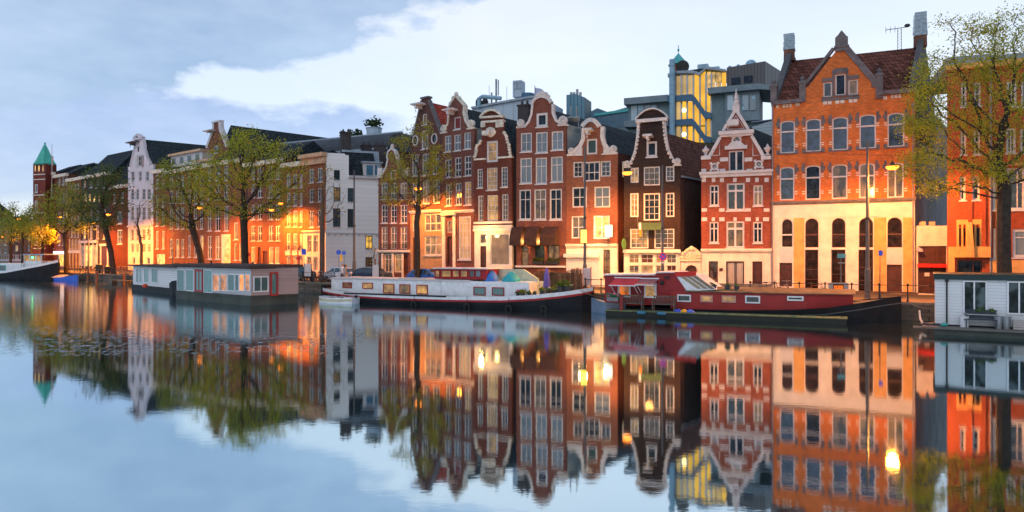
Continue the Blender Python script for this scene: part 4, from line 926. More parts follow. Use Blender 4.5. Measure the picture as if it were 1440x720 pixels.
m = MB(); m.box(u0-.1, u1+.1, 1.9, 2.2, z1, z1+.25); m.strip([(u1-.05, z0), (u1-.25, z1)], .3, .1, 2.0, 0); b.part(m, 'flashing', lead)
m = MB(); zq = b.zat(214.5); m.box(.05, u0-.02, .34, 7, -.2, zq-.15); m.box(u0-.02, u1-.05, .345, 6.9, -.2, z0-.05); b.part(m, 'side_wall', ww)
u0, u1, z0, z1 = b.rect(511.5, 229, 537, 248, .0); o = b.part(MB().box(u0, u1, .25, 2.3, z0, z1), 'dormer', white)
for xa, xb in ((515.3, 524.3), (527, 535.5)):
    ua, ub, za, zb = b.rect(xa, 232.5, xb, 246.3, .25); m = MB(); m.box(ua, ub, .2, .255, za, zb); q = b.part(m, 'window', pm('blue_frame', (.05, .16, .25), .5), o)
b.part(MB().box(u0-.15, u1+.15, .05, 2.4, z1, z1+.18), 'dormer_roof', lead, o)
for px0, py0, px1, py1, d in ((480, 187, 494, 215, 3.5), (527.5, 205, 543, 232, 3.0), (509, 205, 523, 216, 5.5)): b.chimney(px0, py0, px1, py1, d, brick('grey_chimney_brick', (.07, .06, .065)), 1.0)

# ---------------------------------------------------------------- long dark barrel-roofed block behind the left row
p0 = at(340, 357, 104); p1 = at(545, 357, 92)
b = Bld('apartment_block', 'long block with dark rounded roof rising behind the left row of houses', 'building', (p0.x, p0.y), (p1.x, p1.y))
zt = b.loc(450, 191)[1]; zb = b.loc(450, 216)[1]; m = MB()
prof = [(0, zb)]+[(3.2*(1-math.cos(math.pi/2*i/7)), zb+.3+(zt-zb-.3)*math.sin(math.pi/2*i/7)) for i in range(8)]+[(12, zt), (12, zb)]
m.ext([(0, y, z) for y, z in prof], (b.W, 0, 0)); b.part(m, 'roof', pm('dark_roof_felt', (.05, .06, .075), .7, .3, 1, .5))
m = MB(); m.box(0, b.W, 3.0, 3.5, zt, zt+.22); m.box(-.1, b.W, -.35, 0, zb-.2, zb+.1); b.part(m, 'flashing', lead); b.part(MB().box(.1, b.W-.1, .1, 11, -.3, zb-.21), 'wall', b1)
m = MB(); u0 = b.loc(452, 190)[0]; u1 = b.loc(481, 190)[0]
for i in range(420):
    u = random.uniform(u0, u1); m.cbox((u, random.uniform(3.6, 4.6), zt+.3+random.uniform(0, 1.1)*abs(math.sin(u*2.3))), (.22, .02, .2), random.uniform(0, 6), random.uniform(-1, 1))
o = b.part(m, 'roof_garden_plants', leafmat('roof_leaf', (.03, .06, .02), (.08, .14, .04)))
u = b.loc(500, 196)[0]; m = MB(); m.lathe((u, 4, zt), [(1.0, 0), (1.1, 1.0), (1.2, 1.2)], 14); o = b.part(m, 'roof_planter', pm('pale_blue_tub', (.4, .5, .6), .6)); m = MB()
for i in range(160): m.cbox((u+random.gauss(0, .6), 4+random.gauss(0, .5), zt+1.9+random.gauss(0, .3)), (.3, .02, .26), random.uniform(0, 6), random.uniform(-1, 1))
b.part(m, 'shrub', MATS['roof_leaf'], o)

# ---------------------------------------------------------------- long left row (seen through the trees)
def rowhouse(label, pa, pb, ytop, mat, cols, rows, cornice=True, ground=None, split=None, extra=None, g=None, roofh=2.0, h=(.5,), fw=.11, rmat=None, rail=()):
    b = Bld('canal_house', label, 'house', LW(pa), LW(pb), group=GR)
    for i, (y0, y1) in enumerate(rows):
        for x0, x1 in cols:
            gg = (g[i] if g else (gl if y0 < 300 else glo)); gg = gg if random.random() < .6 else ((gly if random.random() < .4 else glw) if y0 > 295 else glc)
            b.win(x0, y0, x1, y1, v=(.5,), h=h, fw=fw, g=gg, sill=True, bar=.09)
            if i in rail:
                u0, u1, z0, z1 = b.rect(x0-.5, y1-6, x1+.5, y1); m = MB(); m.box(u0, u1, -.18, -.14, z1-.05, z1)
                for k in range(7): uu = u0+(u1-u0)*k/6; m.box(uu-.015, uu+.015, -.17, -.15, z0, z1)
                b.part(m, 'window_railing', dkmetal)
    if extra: extra(b)
    ym = (ytop[0]+ytop[1])/2
    b.facade([(pa, ytop[0]), (pb, ytop[1])], mat, ground, split, cream)
    zt = b.zat(ym)
    if cornice: m = MB(); m.box(-.05, b.W+.05, -.5, .02, zt-.5, zt+.05); b.part(m, 'roof_cornice', cream)
    m = MB(); m.ext([(0.02, .36, zt), (0.02, 4.5, zt+roofh), (0.02, 9, zt)], (b.W-.04, 0, 0)); b.part(m, 'roof', rmat or slate)
    b.part(MB().box(.05, b.W-.05, .345, 8.9, -.3, zt-.02), 'side_wall', mat); return b
def ex_c(b):
    for x0, x1 in ((402.5, 408.5), (412, 418), (421, 425.5)): b.win(x0, 360, x1, 383, v=(.5,), fw=.12, mat=cream, g=glw, sill=False)
    for x0, x1 in ((401.5, 408.7), (411, 418), (420.5, 426)):
        u0, u1, z0, z1 = b.rect(x0, 353, x1, 359); b.part(MB().box(u0, u1, -.05, .01, z0, z1), 'panel', cream)
rowhouse('orange brick house with three tall yellow framed windows, left of the narrow end house', 398.5, 426, (233, 226), ob2, ((402.8, 408.5), (412, 418), (421, 425.3)), ((245, 264), (271, 290), (296, 319), (328, 352)), extra=ex_c, rail=(2, 3), fw=.15)
def ex_b(b):
    for x0, x1 in ((353, 358.8), (378, 384.5), (386.5, 393)): b.win(x0, 347, x1, 371, v=(.5,), h=(.3,), fw=.12, mat=cream, g=glw, sill=True)
    b.win(362, 347, 367, 372, arch=1, fw=.1, mat=dwood, g=dwood, name='door', sill=False); b.win(369, 353, 376, 372, fw=.1, mat=dwood, g=dwood, name='door', sill=False)
rowhouse('wide brown brick house with paired railed windows and arched doorway', 345.5, 398.5, (228, 226), brick('umber_brick', (.25, .095, .06), (.18, .1, .06), .25), ((353, 358.8), (362, 368.5), (377.5, 384), (387.5, 394)), ((233, 252), (259, 278), (288, 309), (317.5, 338.7)), extra=ex_b, rail=(3,), roofh=2.8)
def ex_a(b):
    u0, u1, z0, z1 = b.rect(313, 329.5, 324.5, 372); b.part(MB().box(u0, u1, -.16, .01, -.1, z1), 'entrance_porch', cream)
    u0, u1, z0, z1 = b.rect(316, 333, 322, 372, -.16); b.part(MB().box(u0, u1, -.175, -.165, .2, z1), 'door', glass('fanlight_glass', amount=.6, cur=(.6, .45, .2), em=(1, .55, .12), es=.8))
    b.win(329, 342, 333, 366, fw=.1, g=glw); b.win(336, 342, 340, 366, fw=.1, g=glw); b.win(329, 313, 335, 337, v=(.5,), fw=.12, g=glo)
b = rowhouse('tall orange brown house with yellow doorway behind the big tree', 288, 345.5, (228, 226), ob2, ((291.7, 298), (302.5, 309.7), (315, 321.5)), ((233, 254), (260, 281), (290, 325), (331.7, 364.7)), extra=ex_a, roofh=3, g=[gl, gl, gl, glo])
# its spout gable with long roof
b = Bld('canal_house', 'steep brick gable with white coping and hoist, poking up behind the big tree', 'house', (lambda p: (p[0], p[1]+4))(LW(285)), (lambda p: (p[0], p[1]+4))(LW(326)), vpd=1700)
b.win(300.5, 205, 307, 216, fw=.15); b.facade([(285, 222), (292, 205), (300, 182), (300, 171), (309.5, 170), (310, 181), (319, 203), (326, 222)], brick('umber_brick', (.25, .095, .06)), name='gable_wall')
m = MB(); m.strip(b.pts([(290.5, 208), (300, 182), (300.3, 171)]), .5, -.1, .4, 0); m.strip(b.pts([(309.3, 171), (310, 181), (320, 206)]), .7, -.1, .4, 0); u0, u1, z0, z1 = b.rect(299, 170, 310.5, 172.3); m.box(u0, u1, -.2, .5, z0, z1); b.part(m, 'gable_coping', white)
b.hoist(293, 184, 303, 187.5); b.body(b.zat(220), b.zat(175.5), 17, slate, ob2)
# pale lilac neck gable
b = Bld('canal_house', 'pale lilac plastered neck gable house with loft shutters and yellow lit ground floor', 'house', LW(180), LW(215.5), group=GR, vpd=1900)
lil = pm('lilac_plaster', (.64, .60, .66), .75, .12, .6, .3)
b.win(192.8, 205.5, 195.8, 214, fw=.1, g=gld, sill=False)
b.win(194, 218.7, 199.2, 234, v=(.5,), h=(.5,), fw=.15, sill=True); u0, u1, z0, z1 = b.rect(190.8, 218.7, 193.5, 235); 
m = MB(); m.box(u0, u1, -.1, -.01, z0, z1); b.part(m, 'shutter', white); u0, u1, z0, z1 = b.rect(199.8, 218.7, 202, 235); b.part(MB().box(u0, u1, -.1, -.01, z0, z1), 'shutter', pm('taupe_shutter', (.3, .25, .25), .6))
for x0, x1 in ((184.3, 188.8), (194.8, 199), (204.7, 209.3)): b.win(x0, 240.5, x1, 255, v=(.5,), h=(.5,), fw=.15)
for y0, y1, gg in ((265.3, 281, gl), (290.8, 310, glo), (322, 339, glo), (342, 355, glo)):
    for x0, x1 in ((183.9, 188.3), (191.2, 195.2), (200, 204.5), (207.2, 211.8)): b.win(x0, y0, x1, y1, v=(.5,), h=(.33, .66), fw=.13, g=gg, sill=y0 < 300)
for x0, x1 in ((186, 190), (195, 199), (206, 211)): b.win(x0, 361, x1, 372, fw=.12, g=glo, arch=.8, mat=cream, sill=False)
Lc = [(183.3, 233.3), (186, 222), (189, 208), (190.8, 196)]; Rc = [(200, 195), (202.5, 210), (206, 222), (210.8, 231.7)]
b.facade([(180, 235), (183, 234)]+Lc+[(190, 194.5), (194, 190), (196, 190), (200.5, 194)]+Rc+[(215.5, 231)], lil, cream, 317.5, cream)
m = MB(); m.strip(b.pts(Lc), .3, -.1, .4, 0); m.strip(b.pts(Rc), .45, -.1, .4, 0); m.strip(b.pts([(189, 195.5), (201, 195)]), .3, -.3, .4, 0); m.strip(b.pts([(189.5, 194.5), (194.7, 189.5), (200.8, 194)]), .35, -.3, .4, 0); b.part(m, 'gable_trim', lil); b.hoist(184.5, 200, 196, 205, dstone)
b.body(b.zat(233), b.zat(195.5), 26, slate, ob2)
rowhouse('slim brown brick house with buff cornice, right of the lilac house', 215.7, 235, (240, 238), brick('cocoa_brick', (.20, .07, .045), (.14, .09, .07), .25), ((219, 223), (227.3, 231.3)), ((241, 247), (251.7, 265), (274, 291), (297, 318), (325, 350)), roofh=1.5, extra=lambda b: b.win(220, 357, 232, 373, v=(.33, .66), fw=.12, mat=cream, g=gly, sill=False))
rowhouse('brown brick house with white rooftop dormers behind the leaning tree', 235, 261, (240, 238), brick('umber_brick', (.25, .095, .06)), ((238.5, 243.5), (247, 252), (254.5, 259)), ((246, 262), (268, 286), (292, 322), (336, 362)), roofh=1)
rowhouse('brown brick house with tall narrow doorway, left of the tall gable', 261, 288, (236, 232), ob2, ((264, 268.5), (272.5, 277.5), (281, 286)), ((243, 260), (267, 287), (293, 322), (331, 362)), roofh=2.0)
for pa, pb, ya, yb in ((226, 270, 216, 232), (268, 288, 226, 240)):
    p0 = LW(pa); p1 = LW(pb); b = Fr('roof_dormer', 'white flat topped dormer row on the roof %s' % ('left of the green tree top' if pa < 250 else 'just left of the tall brick gable'), 'dormer', (p0[0]+.5, p0[1]+2.2), (p1[0]+.5, p1[1]+2.2), 1.18)
    z0, z1 = b.loc((pa+pb)/2, yb+3)[1], b.loc((pa+pb)/2, ya)[1]; m = MB(); m.box(0, b.W, 0, 3, z0, z1-.35); o = b.part(m, 'dormer_wall', white); b.part(MB().box(-.2, b.W+.2, -.4, 3.2, z1-.35, z1), 'roof', pm('buff_cornice', (.62, .38, .24)))
    k = int(b.W/2.2)
    for i in range(k): uu = b.W*(i+.2)/k; b.part(MB().box(uu, uu+1.1, -.03, .02, z0+.5, z1-.7), 'window', gl)
# darker houses left of the lilac one
def ex_d(b): b.win(164.6, 323, 171.8, 343.5, v=(.5,), h=(.5,), fw=.2); b.win(164.6, 297.6, 171.8, 315, v=(.5,), h=(.5,), fw=.2)
rowhouse('dark red brick house with two pale framed windows beside the lilac house', 155, 180, (262, 260), brick('dark_red_wall', (.15, .035, .02), (.1, .05, .03), .2), ((159, 162.5), (170, 174)), ((270, 286),), extra=ex_d, roofh=7.5)
def ex_e(b):
    for x0, x1 in ((118, 121.7), (124, 127.8), (130.2, 134.2), (138, 140.8)): b.win(x0, 272.5, x1, 284, fw=.1, g=gly, sill=False)
    u0, u1, z0, z1 = b.rect(114, 342, 137, 374); m = MB(); 
    for k in range(5): uu = u0+(u1-u0)*k/4; m.box(uu-.2, uu+.2, -.12, .01, -.1, z1)
    m.box(u0-.3, u1+.3, -.3, .01, z1, z1+.5); b.part(m, 'shopfront', white)
    for k in range(4): uu = u0+(u1-u0)*k/4; b.part(MB().box(uu+.35, uu+(u1-u0)/4-.35, -.04, -.01, .3, z1-.4), 'shop_window', gly if k else glw)
    u0, u1, z0, z1 = b.rect(141.5, 346, 153, 375); m = MB(); m.box(u0, u0+.5, -.12, .01, -.1, z1); m.box(u1-.5, u1, -.12, .01, -.1, z1); m.box(u0-.1, u1+.1, -.25, .01, z1, z1+.4); b.part(m, 'door_surround', white); b.part(MB().box(u0+.55, u1-.55, -.05, -.01, -.1, z1-.2), 'door', dwood)
rowhouse('dark house with four yellow lit windows above a white shopfront', 114, 155, (248, 243), brick('soot_brick', (.06, .045, .04), (.05, .04, .04), .2), ((117, 120.5), (126, 130), (135, 139), (145, 149)), ((254, 264), (294, 309), (317, 336)), extra=ex_e, roofh=4.5)
def ex_f(b):
    for k, xx in enumerate((98.5, 103, 107.5, 112)):
        u0 = b.loc(xx, 350)[0]; b.part(MB().box(u0-.25, u0+.25, -.08, .01, 0, b.zat(336)), 'pilaster', pm('yellow_plaster', (.6, .42, .2), .8))
    u0, u1, z0, z1 = b.rect(97, 352, 113.5, 356); b.part(MB().box(u0, u1, -.1, .01, z0, z1), 'fascia', cream)
rowhouse('red brick house with cream upper cornice and yellow pilasters behind the quay tree', 96, 114, (252, 250), ob2, ((99.5, 102), (104, 106.5), (108.5, 111)), ((258, 266), (280, 296), (303, 316), (320, 334), (338, 350)), extra=ex_f, roofh=3)
def ex_g(b):
    u0, u1, z0, z1 = b.rect(79, 353.5, 95, 357.5); b.part(MB().box(u0, u1, -.5, -.2, z0, z1), 'lit_sign', emit('pink_sign_light', (1, .75, .85), 3.0)); b.win(82, 358, 92, 375, fw=.1, g=gly, sill=False, mat=cream)
rowhouse('grey brown house with cream top and a bright lit shop sign', 78, 96, (247, 244), brick('cocoa_brick', (.20, .07, .045)), ((82, 85), (87.5, 90.5), (92.3, 94.6)), ((249, 260), (272, 288), (298, 314), (324, 345)), extra=ex_g, roofh=2.5)
rowhouse('dark red brick wing with pale string courses beside the turret', 62, 78, (245, 243), brick('red_brick_far', (.22, .04, .03), (.2, .1, .08), .2), ((66.5, 70), (72.8, 76)), ((258, 268), (284, 298), (308, 322), (332, 350)), roofh=2)
# turret house with green spire
p0 = at(46.5, 357, 136); p1 = at(63.5, 357, 135)
b = Bld('turret_building', 'red brick corner turret with pointed copper green spire', 'building', (p0[0], p0[1]), (p1[0], p1[1]), vpd=300)
for y0, y1, gg in ((259, 271, gl), (282, 298, gl), (305, 320, gl), (330, 345, gly)): b.win(48.5, y0, 53, y1, v=(.5,), fw=.2, g=gg)
b.win(56, 330, 60.5, 345, v=(.5,), fw=.2, g=gly)
for x0, x1 in ((48, 50.2), (52.8, 55.6), (58.8, 61.2)): b.win(x0, 232.5, x1, 241, fw=.06, g=gly, sill=False)
rbf = MATS['red_brick_far']; b.facade([(46, 230.5), (64, 230.5)], rbf)
b.part(MB().box(.03, b.W-.03, .345, 2.4, -.2, b.zat(230.5)-.02), 'side_wall', rbf)
m = MB()
for yy in (246, 253, 275, 300, 325, 350): z = b.zat(yy); m.box(-.06, b.W+.06, -.08, .02, z, z+.18)
b.part(m, 'string_course', stone)
m = MB(); zz = b.zat(230.7); u = b.W/2; m.lathe((u, 1.2, zz), [(b.W*.56, -.1), (b.W*.60, .15), (b.W*.47, .8), (b.W*.13, 3.4), (.08, 4.1)], 8); m.tube((u, 1.2, zz+4.0), (u, 1.2, b.zat(199)), .05); m.blob((u, 1.2, zz+4.2), (.18, .18, .2))
b.part(m, 'spire', pm('copper_green', (.06, .42, .34), .6, .2, 1.5))
p = at(73, 250, 136); fp = thing('flagpole', 'slim white flagpole beside the green spire', 'flagpole', (p.x, p.y, p.z-4)); MB().tube((0, 0, 0), (0, 0, 10.5), .09, .05).obj('pole', white, fp); m = MB(); m.cbox((.1, 0, 7.3), (.3, .05, 1.8), ry=.05); m.obj('flag', pm('faded_flag', (.5, .3, .25), .8), fp)

# far end: low houses and iron bridge closing the canal
for i, (pa, pb, yt, Y, cc, lb) in enumerate(((-70, -20, 300, 210, (.24, .1, .06), 'low brown house at the far end of the canal, leftmost'), (-22, 12, 318, 205, (.3, .2, .14), 'pale low house at the far left behind the bare trees'), (10, 46, 326, 200, (.22, .07, .05), 'low red house left of the turret'))):
    a = at(pa, 357, Y); c_ = at(pb, 357, Y-6); b = Bld('far_house', lb, 'house', (a.x, a.y), (c_.x, c_.y), vpd=900)
    fb = brick('far_brick_%s' % 'abc'[i], cc); n_ = 4
    for yy in ((yt+6, yt+13), (yt+19, yt+27), (yt+32, yt+38)):
        if yy[1] > 372: continue
        for k in range(n_):
            x0 = pa+(pb-pa)*(k+.25)/n_; b.win(x0, yy[0], x0+(pb-pa)/n_*.45, yy[1], v=(.5,), fw=.15, g=random.choice((gl, glw, gly, glo)))
    b.facade([(pa, yt), (pb, yt)], fb, name='wall'); zt = b.zat(yt); m = MB(); m.ext([(0, .36, zt), (0, 4, zt+3), (0, 8, zt)], (b.W, 0, 0)); b.part(m, 'roof', slate); b.part(MB().box(.05, b.W-.05, .35, 7.9, -.2, zt-.02), 'side_wall', fb)
a = at(-30, 357, 172); c_ = at(46, 357, 165)
b = Fr('bridge', 'low pale steel footbridge at the far left behind the moored barge', 'bridge', (a.x, a.y), (c_.x, c_.y), 0)
m = MB(); m.box(0, b.W, 0, 3, 2.0, 2.5); b.part(m, 'deck', pm('bridge_steel', (.35, .38, .45), .5)); m = MB(); m.box(0, b.W, 0, .1, 3.5, 3.6)
for i in range(24): u = b.W*i/23; m.box(u-.04, u+.04, .02, .08, 2.5, 3.5)
b.part(m, 'railing', MATS['bridge_steel']); b.part(MB().box(0, b.W, .2, 2.8, -.5, 1.0), 'abutment', quaym)

# ---------------------------------------------------------------- brick building on the right with tree in front
p0 = pxline(.42, 1333, 28.4, 43.8); pm_ = pxline(.42, 1394, 28.4, 43.8); p1 = pxline(.42, 1530, 28.4, 43.8)
b = Bld('brick_building', 'red brick building with slit windows and stone doorcase behind the large tree', 'building', p0, pm_, vpd=1500)
rb3 = brick('bright_red_brick', (.44, .088, .035), (.26, .1, .06), .22)
for r in ((1351.5, 116, 1359.5, 150), (1370, 115.5, 1379.5, 149), (1351, 183.5, 1359, 217), (1369.5, 183, 1378.5, 217), (1350, 248.5, 1358, 281.5), (1367.5, 248, 1378, 281)): b.win(*r, fw=.10, bar=.05, h=(.5,))
for x0, x1 in ((1348.5, 1351.8), (1354.5, 1358), (1366, 1369.8), (1373, 1377)): b.win(x0, 321, x1, 345.5, fw=.03, mat=black, g=gld, sill=False)
b.win(1346, 366, 1381, 399, fw=.08, mat=dwood, g=gld, sill=False, name='door', v=(.66,))
b.facade([(1333, 99), (1394, 93)], rb3)
u0, u1, z0, z1 = b.rect(1345, 315.5, 1380.5, 347); m = MB()
for xa, xb in ((1345, 1348.3), (1352, 1354.3), (1358.3, 1365.7), (1370, 1372.8), (1377.2, 1380.5)): ua, ub, _, _ = b.rect(xa, 315, xb, 347); m.box(ua, ub, -.06, .01, z0, z1)
m.box(u0, u1, -.065, .01, z1-.002, z1+.3); ua, ub, za, zb = b.rect(1342, 347, 1392, 362); m.box(ua, ub, -.25, .01, za, zb); ua, ub, za, zb = b.rect(1359, 313, 1366, 362); m.prism([(ua-.1, za), (ub+.1, za), ((ua+ub)/2+.1, zb), ((ua+ub)/2-.1, zb)], -.4, -.06)
ua, ub, za, zb = b.rect(1333.5, 347, 1342, 400); m.box(ua, ub, -.12, .01, -.2, zb); b.part(m, 'doorcase', ochre)
m = MB(); u, z = b.loc(1394, 245); m.tube((u-.05, -.08, 0), (u-.05, -.08, b.zat(100)), .06); b.part(m, 'downpipe', MATS['pipe_grey'])
zt = b.zat(97); m = MB(); m.box(-.15, b.W+.02, -.35, .05, zt, zt+.3); b.part(m, 'roof_cornice', ochre); b.part(MB().box(0, b.W, .2, 9, zt+.31, zt+.9), 'roof', lead)
m = MB(); m.ext([(.05, .345, -.2), (b.W-.02, .345, -.2), (b.W-.02, .345, zt-.02), (.05, .345, zt-.02)], (b.dv[0]*9, b.dv[1]*9, 0)); b.part(m, 'side_wall', rb3)
for px in (1364, 1383):
    u = b.loc(px, 250)[0]; b.part(MB().box(u-.12, u+.12, -.07, .01, b.zat(320 if px < 1370 else 362), zt-.2), 'pilaster', rb3)
b = Bld('brick_building', 'right hand wing of red brick with broad white windows at the frame edge', 'building', (pm_[0]+.03, pm_[1]), p1, vpd=1500)
for r in ((1416, 114, 1430, 150), (1436, 114, 1450, 150), (1415, 180, 1429, 215), (1435, 180, 1450, 215)): b.win(*r, fw=.12, v=(.5,))
b.win(1396, 236, 1410, 295, fw=.14, h=(.35,)); b.win(1415, 236, 1442, 295, fw=.14, h=(.35,), v=(.6,)); b.win(1424, 322, 1448, 362, fw=.16, h=(.3,), g=glc); b.win(1460, 236, 1490, 295, fw=.14, v=(.5,)); b.win(1460, 322, 1490, 362, fw=.14, v=(.5,)); b.win(1397, 321, 1402, 363, fw=.08, g=gly)
b.win(1432, 376, 1446, 400, fw=.1, g=glw, mat=ochre)
b.facade([(1394, 92), (1530, 80)], rb3); zt = b.zat(87); m = MB(); m.box(0, b.W, -.35, .05, zt-.1, zt+.25); z = b.zat(232); m.box(0, b.W, -.3, .01, z, z+.18); b.part(m, 'cornice', ochre); m = MB(); z = b.zat(366); m.box(0, b.W, -.1, .01, z-1.0, z); b.part(m, 'stone_base', ochre)
b.part(MB().box(.02, b.W, .345, 9, -.2, zt-.12), 'side_wall', rb3); b.part(MB().box(0, b.W, .2, 9.2, zt+.26, zt+.7), 'roof', lead)
# low annex with red awning between the orange building and the brick one
p0 = pxline(.45, 1288.5, C[1287][0]+.1, C[1287][1]-.1); p1 = pxline(.45, 1334, C[1287][0]+.1, C[1287][1]-.1)
b = Bld('annex', 'low cream annex with dark gate and red strip awning in the gap', 'building', p0, p1)
b.holes.append([b.loc(1291, 412), b.loc(1331, 412), b.loc(1331, 346), b.loc(1291, 346)])
b.facade([(1288.5, 317.5), (1334, 317.5)], cream, name='wall')
u0, u1, z0, z1 = b.rect(1291, 346, 1331, 412); m = MB(); m.box(u0+.01, u1-.01, .12, .2, -.2, z1-.01)
for i in range(1, 5): uu = u0+(u1-u0)*i/5; m.box(uu-.02, uu+.02, .08, .12, -.2, z1-.02)
b.part(m, 'gate', dwood); u0, u1, z0, z1 = b.rect(1290, 371, 1330, 376); b.part(MB().box(u0, u1, -.35, .1, z0, z1), 'awning', pm('red_awning', (.75, .02, .015), .6)); u0, u1, z0, z1 = b.rect(1300, 383.5, 1307, 388.5, .1); b.part(MB().box(u0, u1, .05, .079, z0, z1), 'notice', white)
m = MB(); zt = b.zat(317.5)
for xa, xb in ((1293.5, 1302.5), (1307, 1315.5)): ua, ub, za, zb = b.rect(xa, 311.5, xb, 317.5); m.box(ua, ub, .1, .5, zt, zb)
b.part(m, 'roof_box', MATS['buff_cornice']); b.part(MB().box(.03, b.W-.03, .345, 5, -.2, zt-.02), 'side_wall', cream)
m = MB(); u, z = b.loc(1292.5, 351); m.cbox((u, -.3, z), (.2, .5, .16), rz=.4, rx=.3); b.part(m, 'security_camera', white)

# ---------------------------------------------------------------- modern office with lit glass stair behind
def bgfr(name, label, cat, pa, pb, Y, slope=.42):
    a = at(pa, 357, Y); c_ = pxline(slope, pb, a.x, a.y); return Bld(name, label, cat, (a.x, a.y), c_, vpd=1500)
conc = pm('grey_concrete', (.19, .25, .29), .8, .25, .8, .5); conc2 = pm('green_grey_panel', (.14, .21, .24), .7, .2, .6)
b = bgfr('office_building', 'modern grey office block with yellow lit glass stair tower and blue bands', 'building', 879, 1068, 84)
def slab(x0, y0, x1, y1, d0, d1, nm, mt, par=None):
    u0, u1, z0, z1 = b.rect(x0, y0, x1, y1, d0); return b.part(MB().box(u0, u1, d0, d1, z0, z1), nm, mt, par)
yf = lambda x: 139.5-(x-879)*.083
m = MB()
for x0, x1, dy0, dy1 in ((879, 941, 0, 9),):
    q = [b.loc(x0, yf(x0)+dy1), b.loc(x1, yf(x1)+dy1), b.loc(x1, yf(x1)+dy0), b.loc(x0, yf(x0)+dy0)]; m.prism(q, -.6, 8)
    q = [b.loc(x0, yf(x0)+40), b.loc(x1, yf(x1)+44), b.loc(x1, yf(x1)+32), b.loc(x0, yf(x0)+32)]; m.prism(q, -.6, 8)
b.part(m, 'fascia', conc); slab(884, 146, 941, 174, .2, 8, 'wall', conc2)
for x0, x1 in ((887.5, 896), (897, 905.5), (906.5, 915), (916, 923.5)): slab(x0, 148, x1, 170, .1, .18, 'window', glass('office_glass', (.14, .30, .40), (.50, .66, .76), .6))
slab(885, 176, 1068, 357, .3, 8, 'wall', conc2)
# stair tower: lit rooms behind glazing

def glow(name, col, st):
    m = newmat(name); g = G(m); v = g.obj(); s = g.n('SeparateXYZ'); g.l(v, s.inputs[0]); e = g.math('ADD', g.math('MULTIPLY', g.noise(v, .35, 3, .5), 1.5), -.15)
    p = g.pr(sc3(col, .3), .15, .5, em=col, es=g.math('MULTIPLY', e, st)); g.out(p.outputs[0]); return m
yl = glow('stair_glow_glass', (1, .50, .035), 1.25); yl2 = glow('stair_dim_glass', (.85, .55, .2), .75)
for x0, x1, y0, y1, mt in ((951, 958, 107, 134, yl2), (959, 966, 106, 134, yl2), (967, 975, 106, 133, yl2), (976, 984, 104, 176, yl), (985, 992.5, 101, 176, yl), (951, 958, 143, 168, yl2), (959, 966, 143, 168, yl), (967, 975, 143, 168, yl), (951, 958, 178, 200, yl2), (959, 966, 178, 200, yl), (967, 975, 178, 200, yl), (976, 984, 178, 200, yl), (985, 992.5, 178, 200, yl), (993.5, 1000, 128, 200, yl), (941, 943.5, 108, 200, glc)):
    slab(x0, y0, x1, y1, .0, .1, 'lit_window', mt)
m = MB()
for xx in (950.3, 958.5, 966.5, 975.5, 984.5, 993, 1000.5): u, z1 = b.loc(xx, 104); m.box(u-.1, u+.1, -.15, .02, b.zat(200), z1)
b.part(m, 'mullion', galv)
m = MB(); bm_ = lambda pts_: m.prism(b.pts(pts_), -.7, -.2)
for dy in (0, 34): bm_([(950, 144+dy), (973, 143+dy), (978, 148+dy), (992, 168+dy), (1001, 168+dy), (1001, 160+dy), (993, 158+dy), (979, 138+dy), (974, 134+dy), (950, 136+dy)])
bm_([(940, 145), (944.5, 145), (944.5, 136), (940, 137)]); b.part(m, 'stair_band', pm('blue_steel', (.05, .14, .24), .5))
u, z1 = b.loc(947.3, 87); m = MB(); m.tube((u, -1.0, b.zat(200)), (u, -1.0, z1), .32, n=16); 
for k in range(9): z = b.zat(200)+k*1.1; m.torus((u, -1.0, z), .33, .03, 'z', 16)
b.part(m, 'duct', pm('pale_blue_duct', (.25, .42, .55), .4))
for px, py in ((962, 155), (962, 189)):
    u, z = b.loc(px, py, -.1); b.part(MB().blob((u, -.12, z), (.28, .08, .28)), 'ceiling_lamp', emit('room_lamp', (1, .7, .3), 4))
for i, (x0, x1) in enumerate(((994.5, 999.5), (1000.5, 1006), (1007, 1014), (1014.8, 1021))): slab(x0, 101+.4*i, x1, 126, .0, .1, 'lit_window', gly if i < 3 else yl)
m = MB(); m.prism(b.pts([(940, 109), (951, 104), (974, 104), (984, 107), (993.5, 98), (1021.5, 101.5), (1021.5, 99), (995, 94.5), (984, 103), (974, 100), (951, 101), (940, 105)]), -.5, 6); b.part(m, 'stair_roof', lead)
m = MB(); m.prism(b.pts([(955, 100), (985, 102.5), (993, 95), (968, 98)]), .2, 5); b.part(m, 'roof_glazing', slate)
rib = boards('ribbed_cladding', (.10, .10, .11), .35, 0, .5, .1, .2)
q = b.pts([(1022, 125), (1076, 119), (1076, 86), (1022, 95)]); m = MB(); m.ext([(u, .0, z) for u, z in q], (b.dv[0]*6, b.dv[1]*6, 0)); b.part(m, 'penthouse', rib)
for r in ((1028.5, 109, 1041, 119), (1046, 106.5, 1058.5, 116.5)): slab(*r, -.06, .0, 'window', gld)
m = MB(); m.prism(b.pts([(997, 135), (1068, 128.5), (1090, 130), (1090, 124), (1068, 120.5), (997, 126.5)]), -1.2, 6); b.part(m, 'fascia', conc)
slab(1001, 130, 1020, 200, -.2, 5, 'wall', conc2); slab(1020, 129, 1068, 170, -.6, 6, 'wall', conc)
for x0, x1 in ((1023, 1031), (1032, 1040), (1044, 1052.5), (1054.5, 1063)): slab(x0, 134, x1, 155, -.72, -.62, 'window', MATS['office_glass'])
m = MB()
u0, u1, z0, z1 = b.rect(979, 87, 994, 96); m.box(u0, u1, 1, 2.4, z0-1, z1); u0, u1, z0, z1 = b.rect(998, 90.5, 1010, 95); m.box(u0, u1, 1, 2, z0-1, z1); 
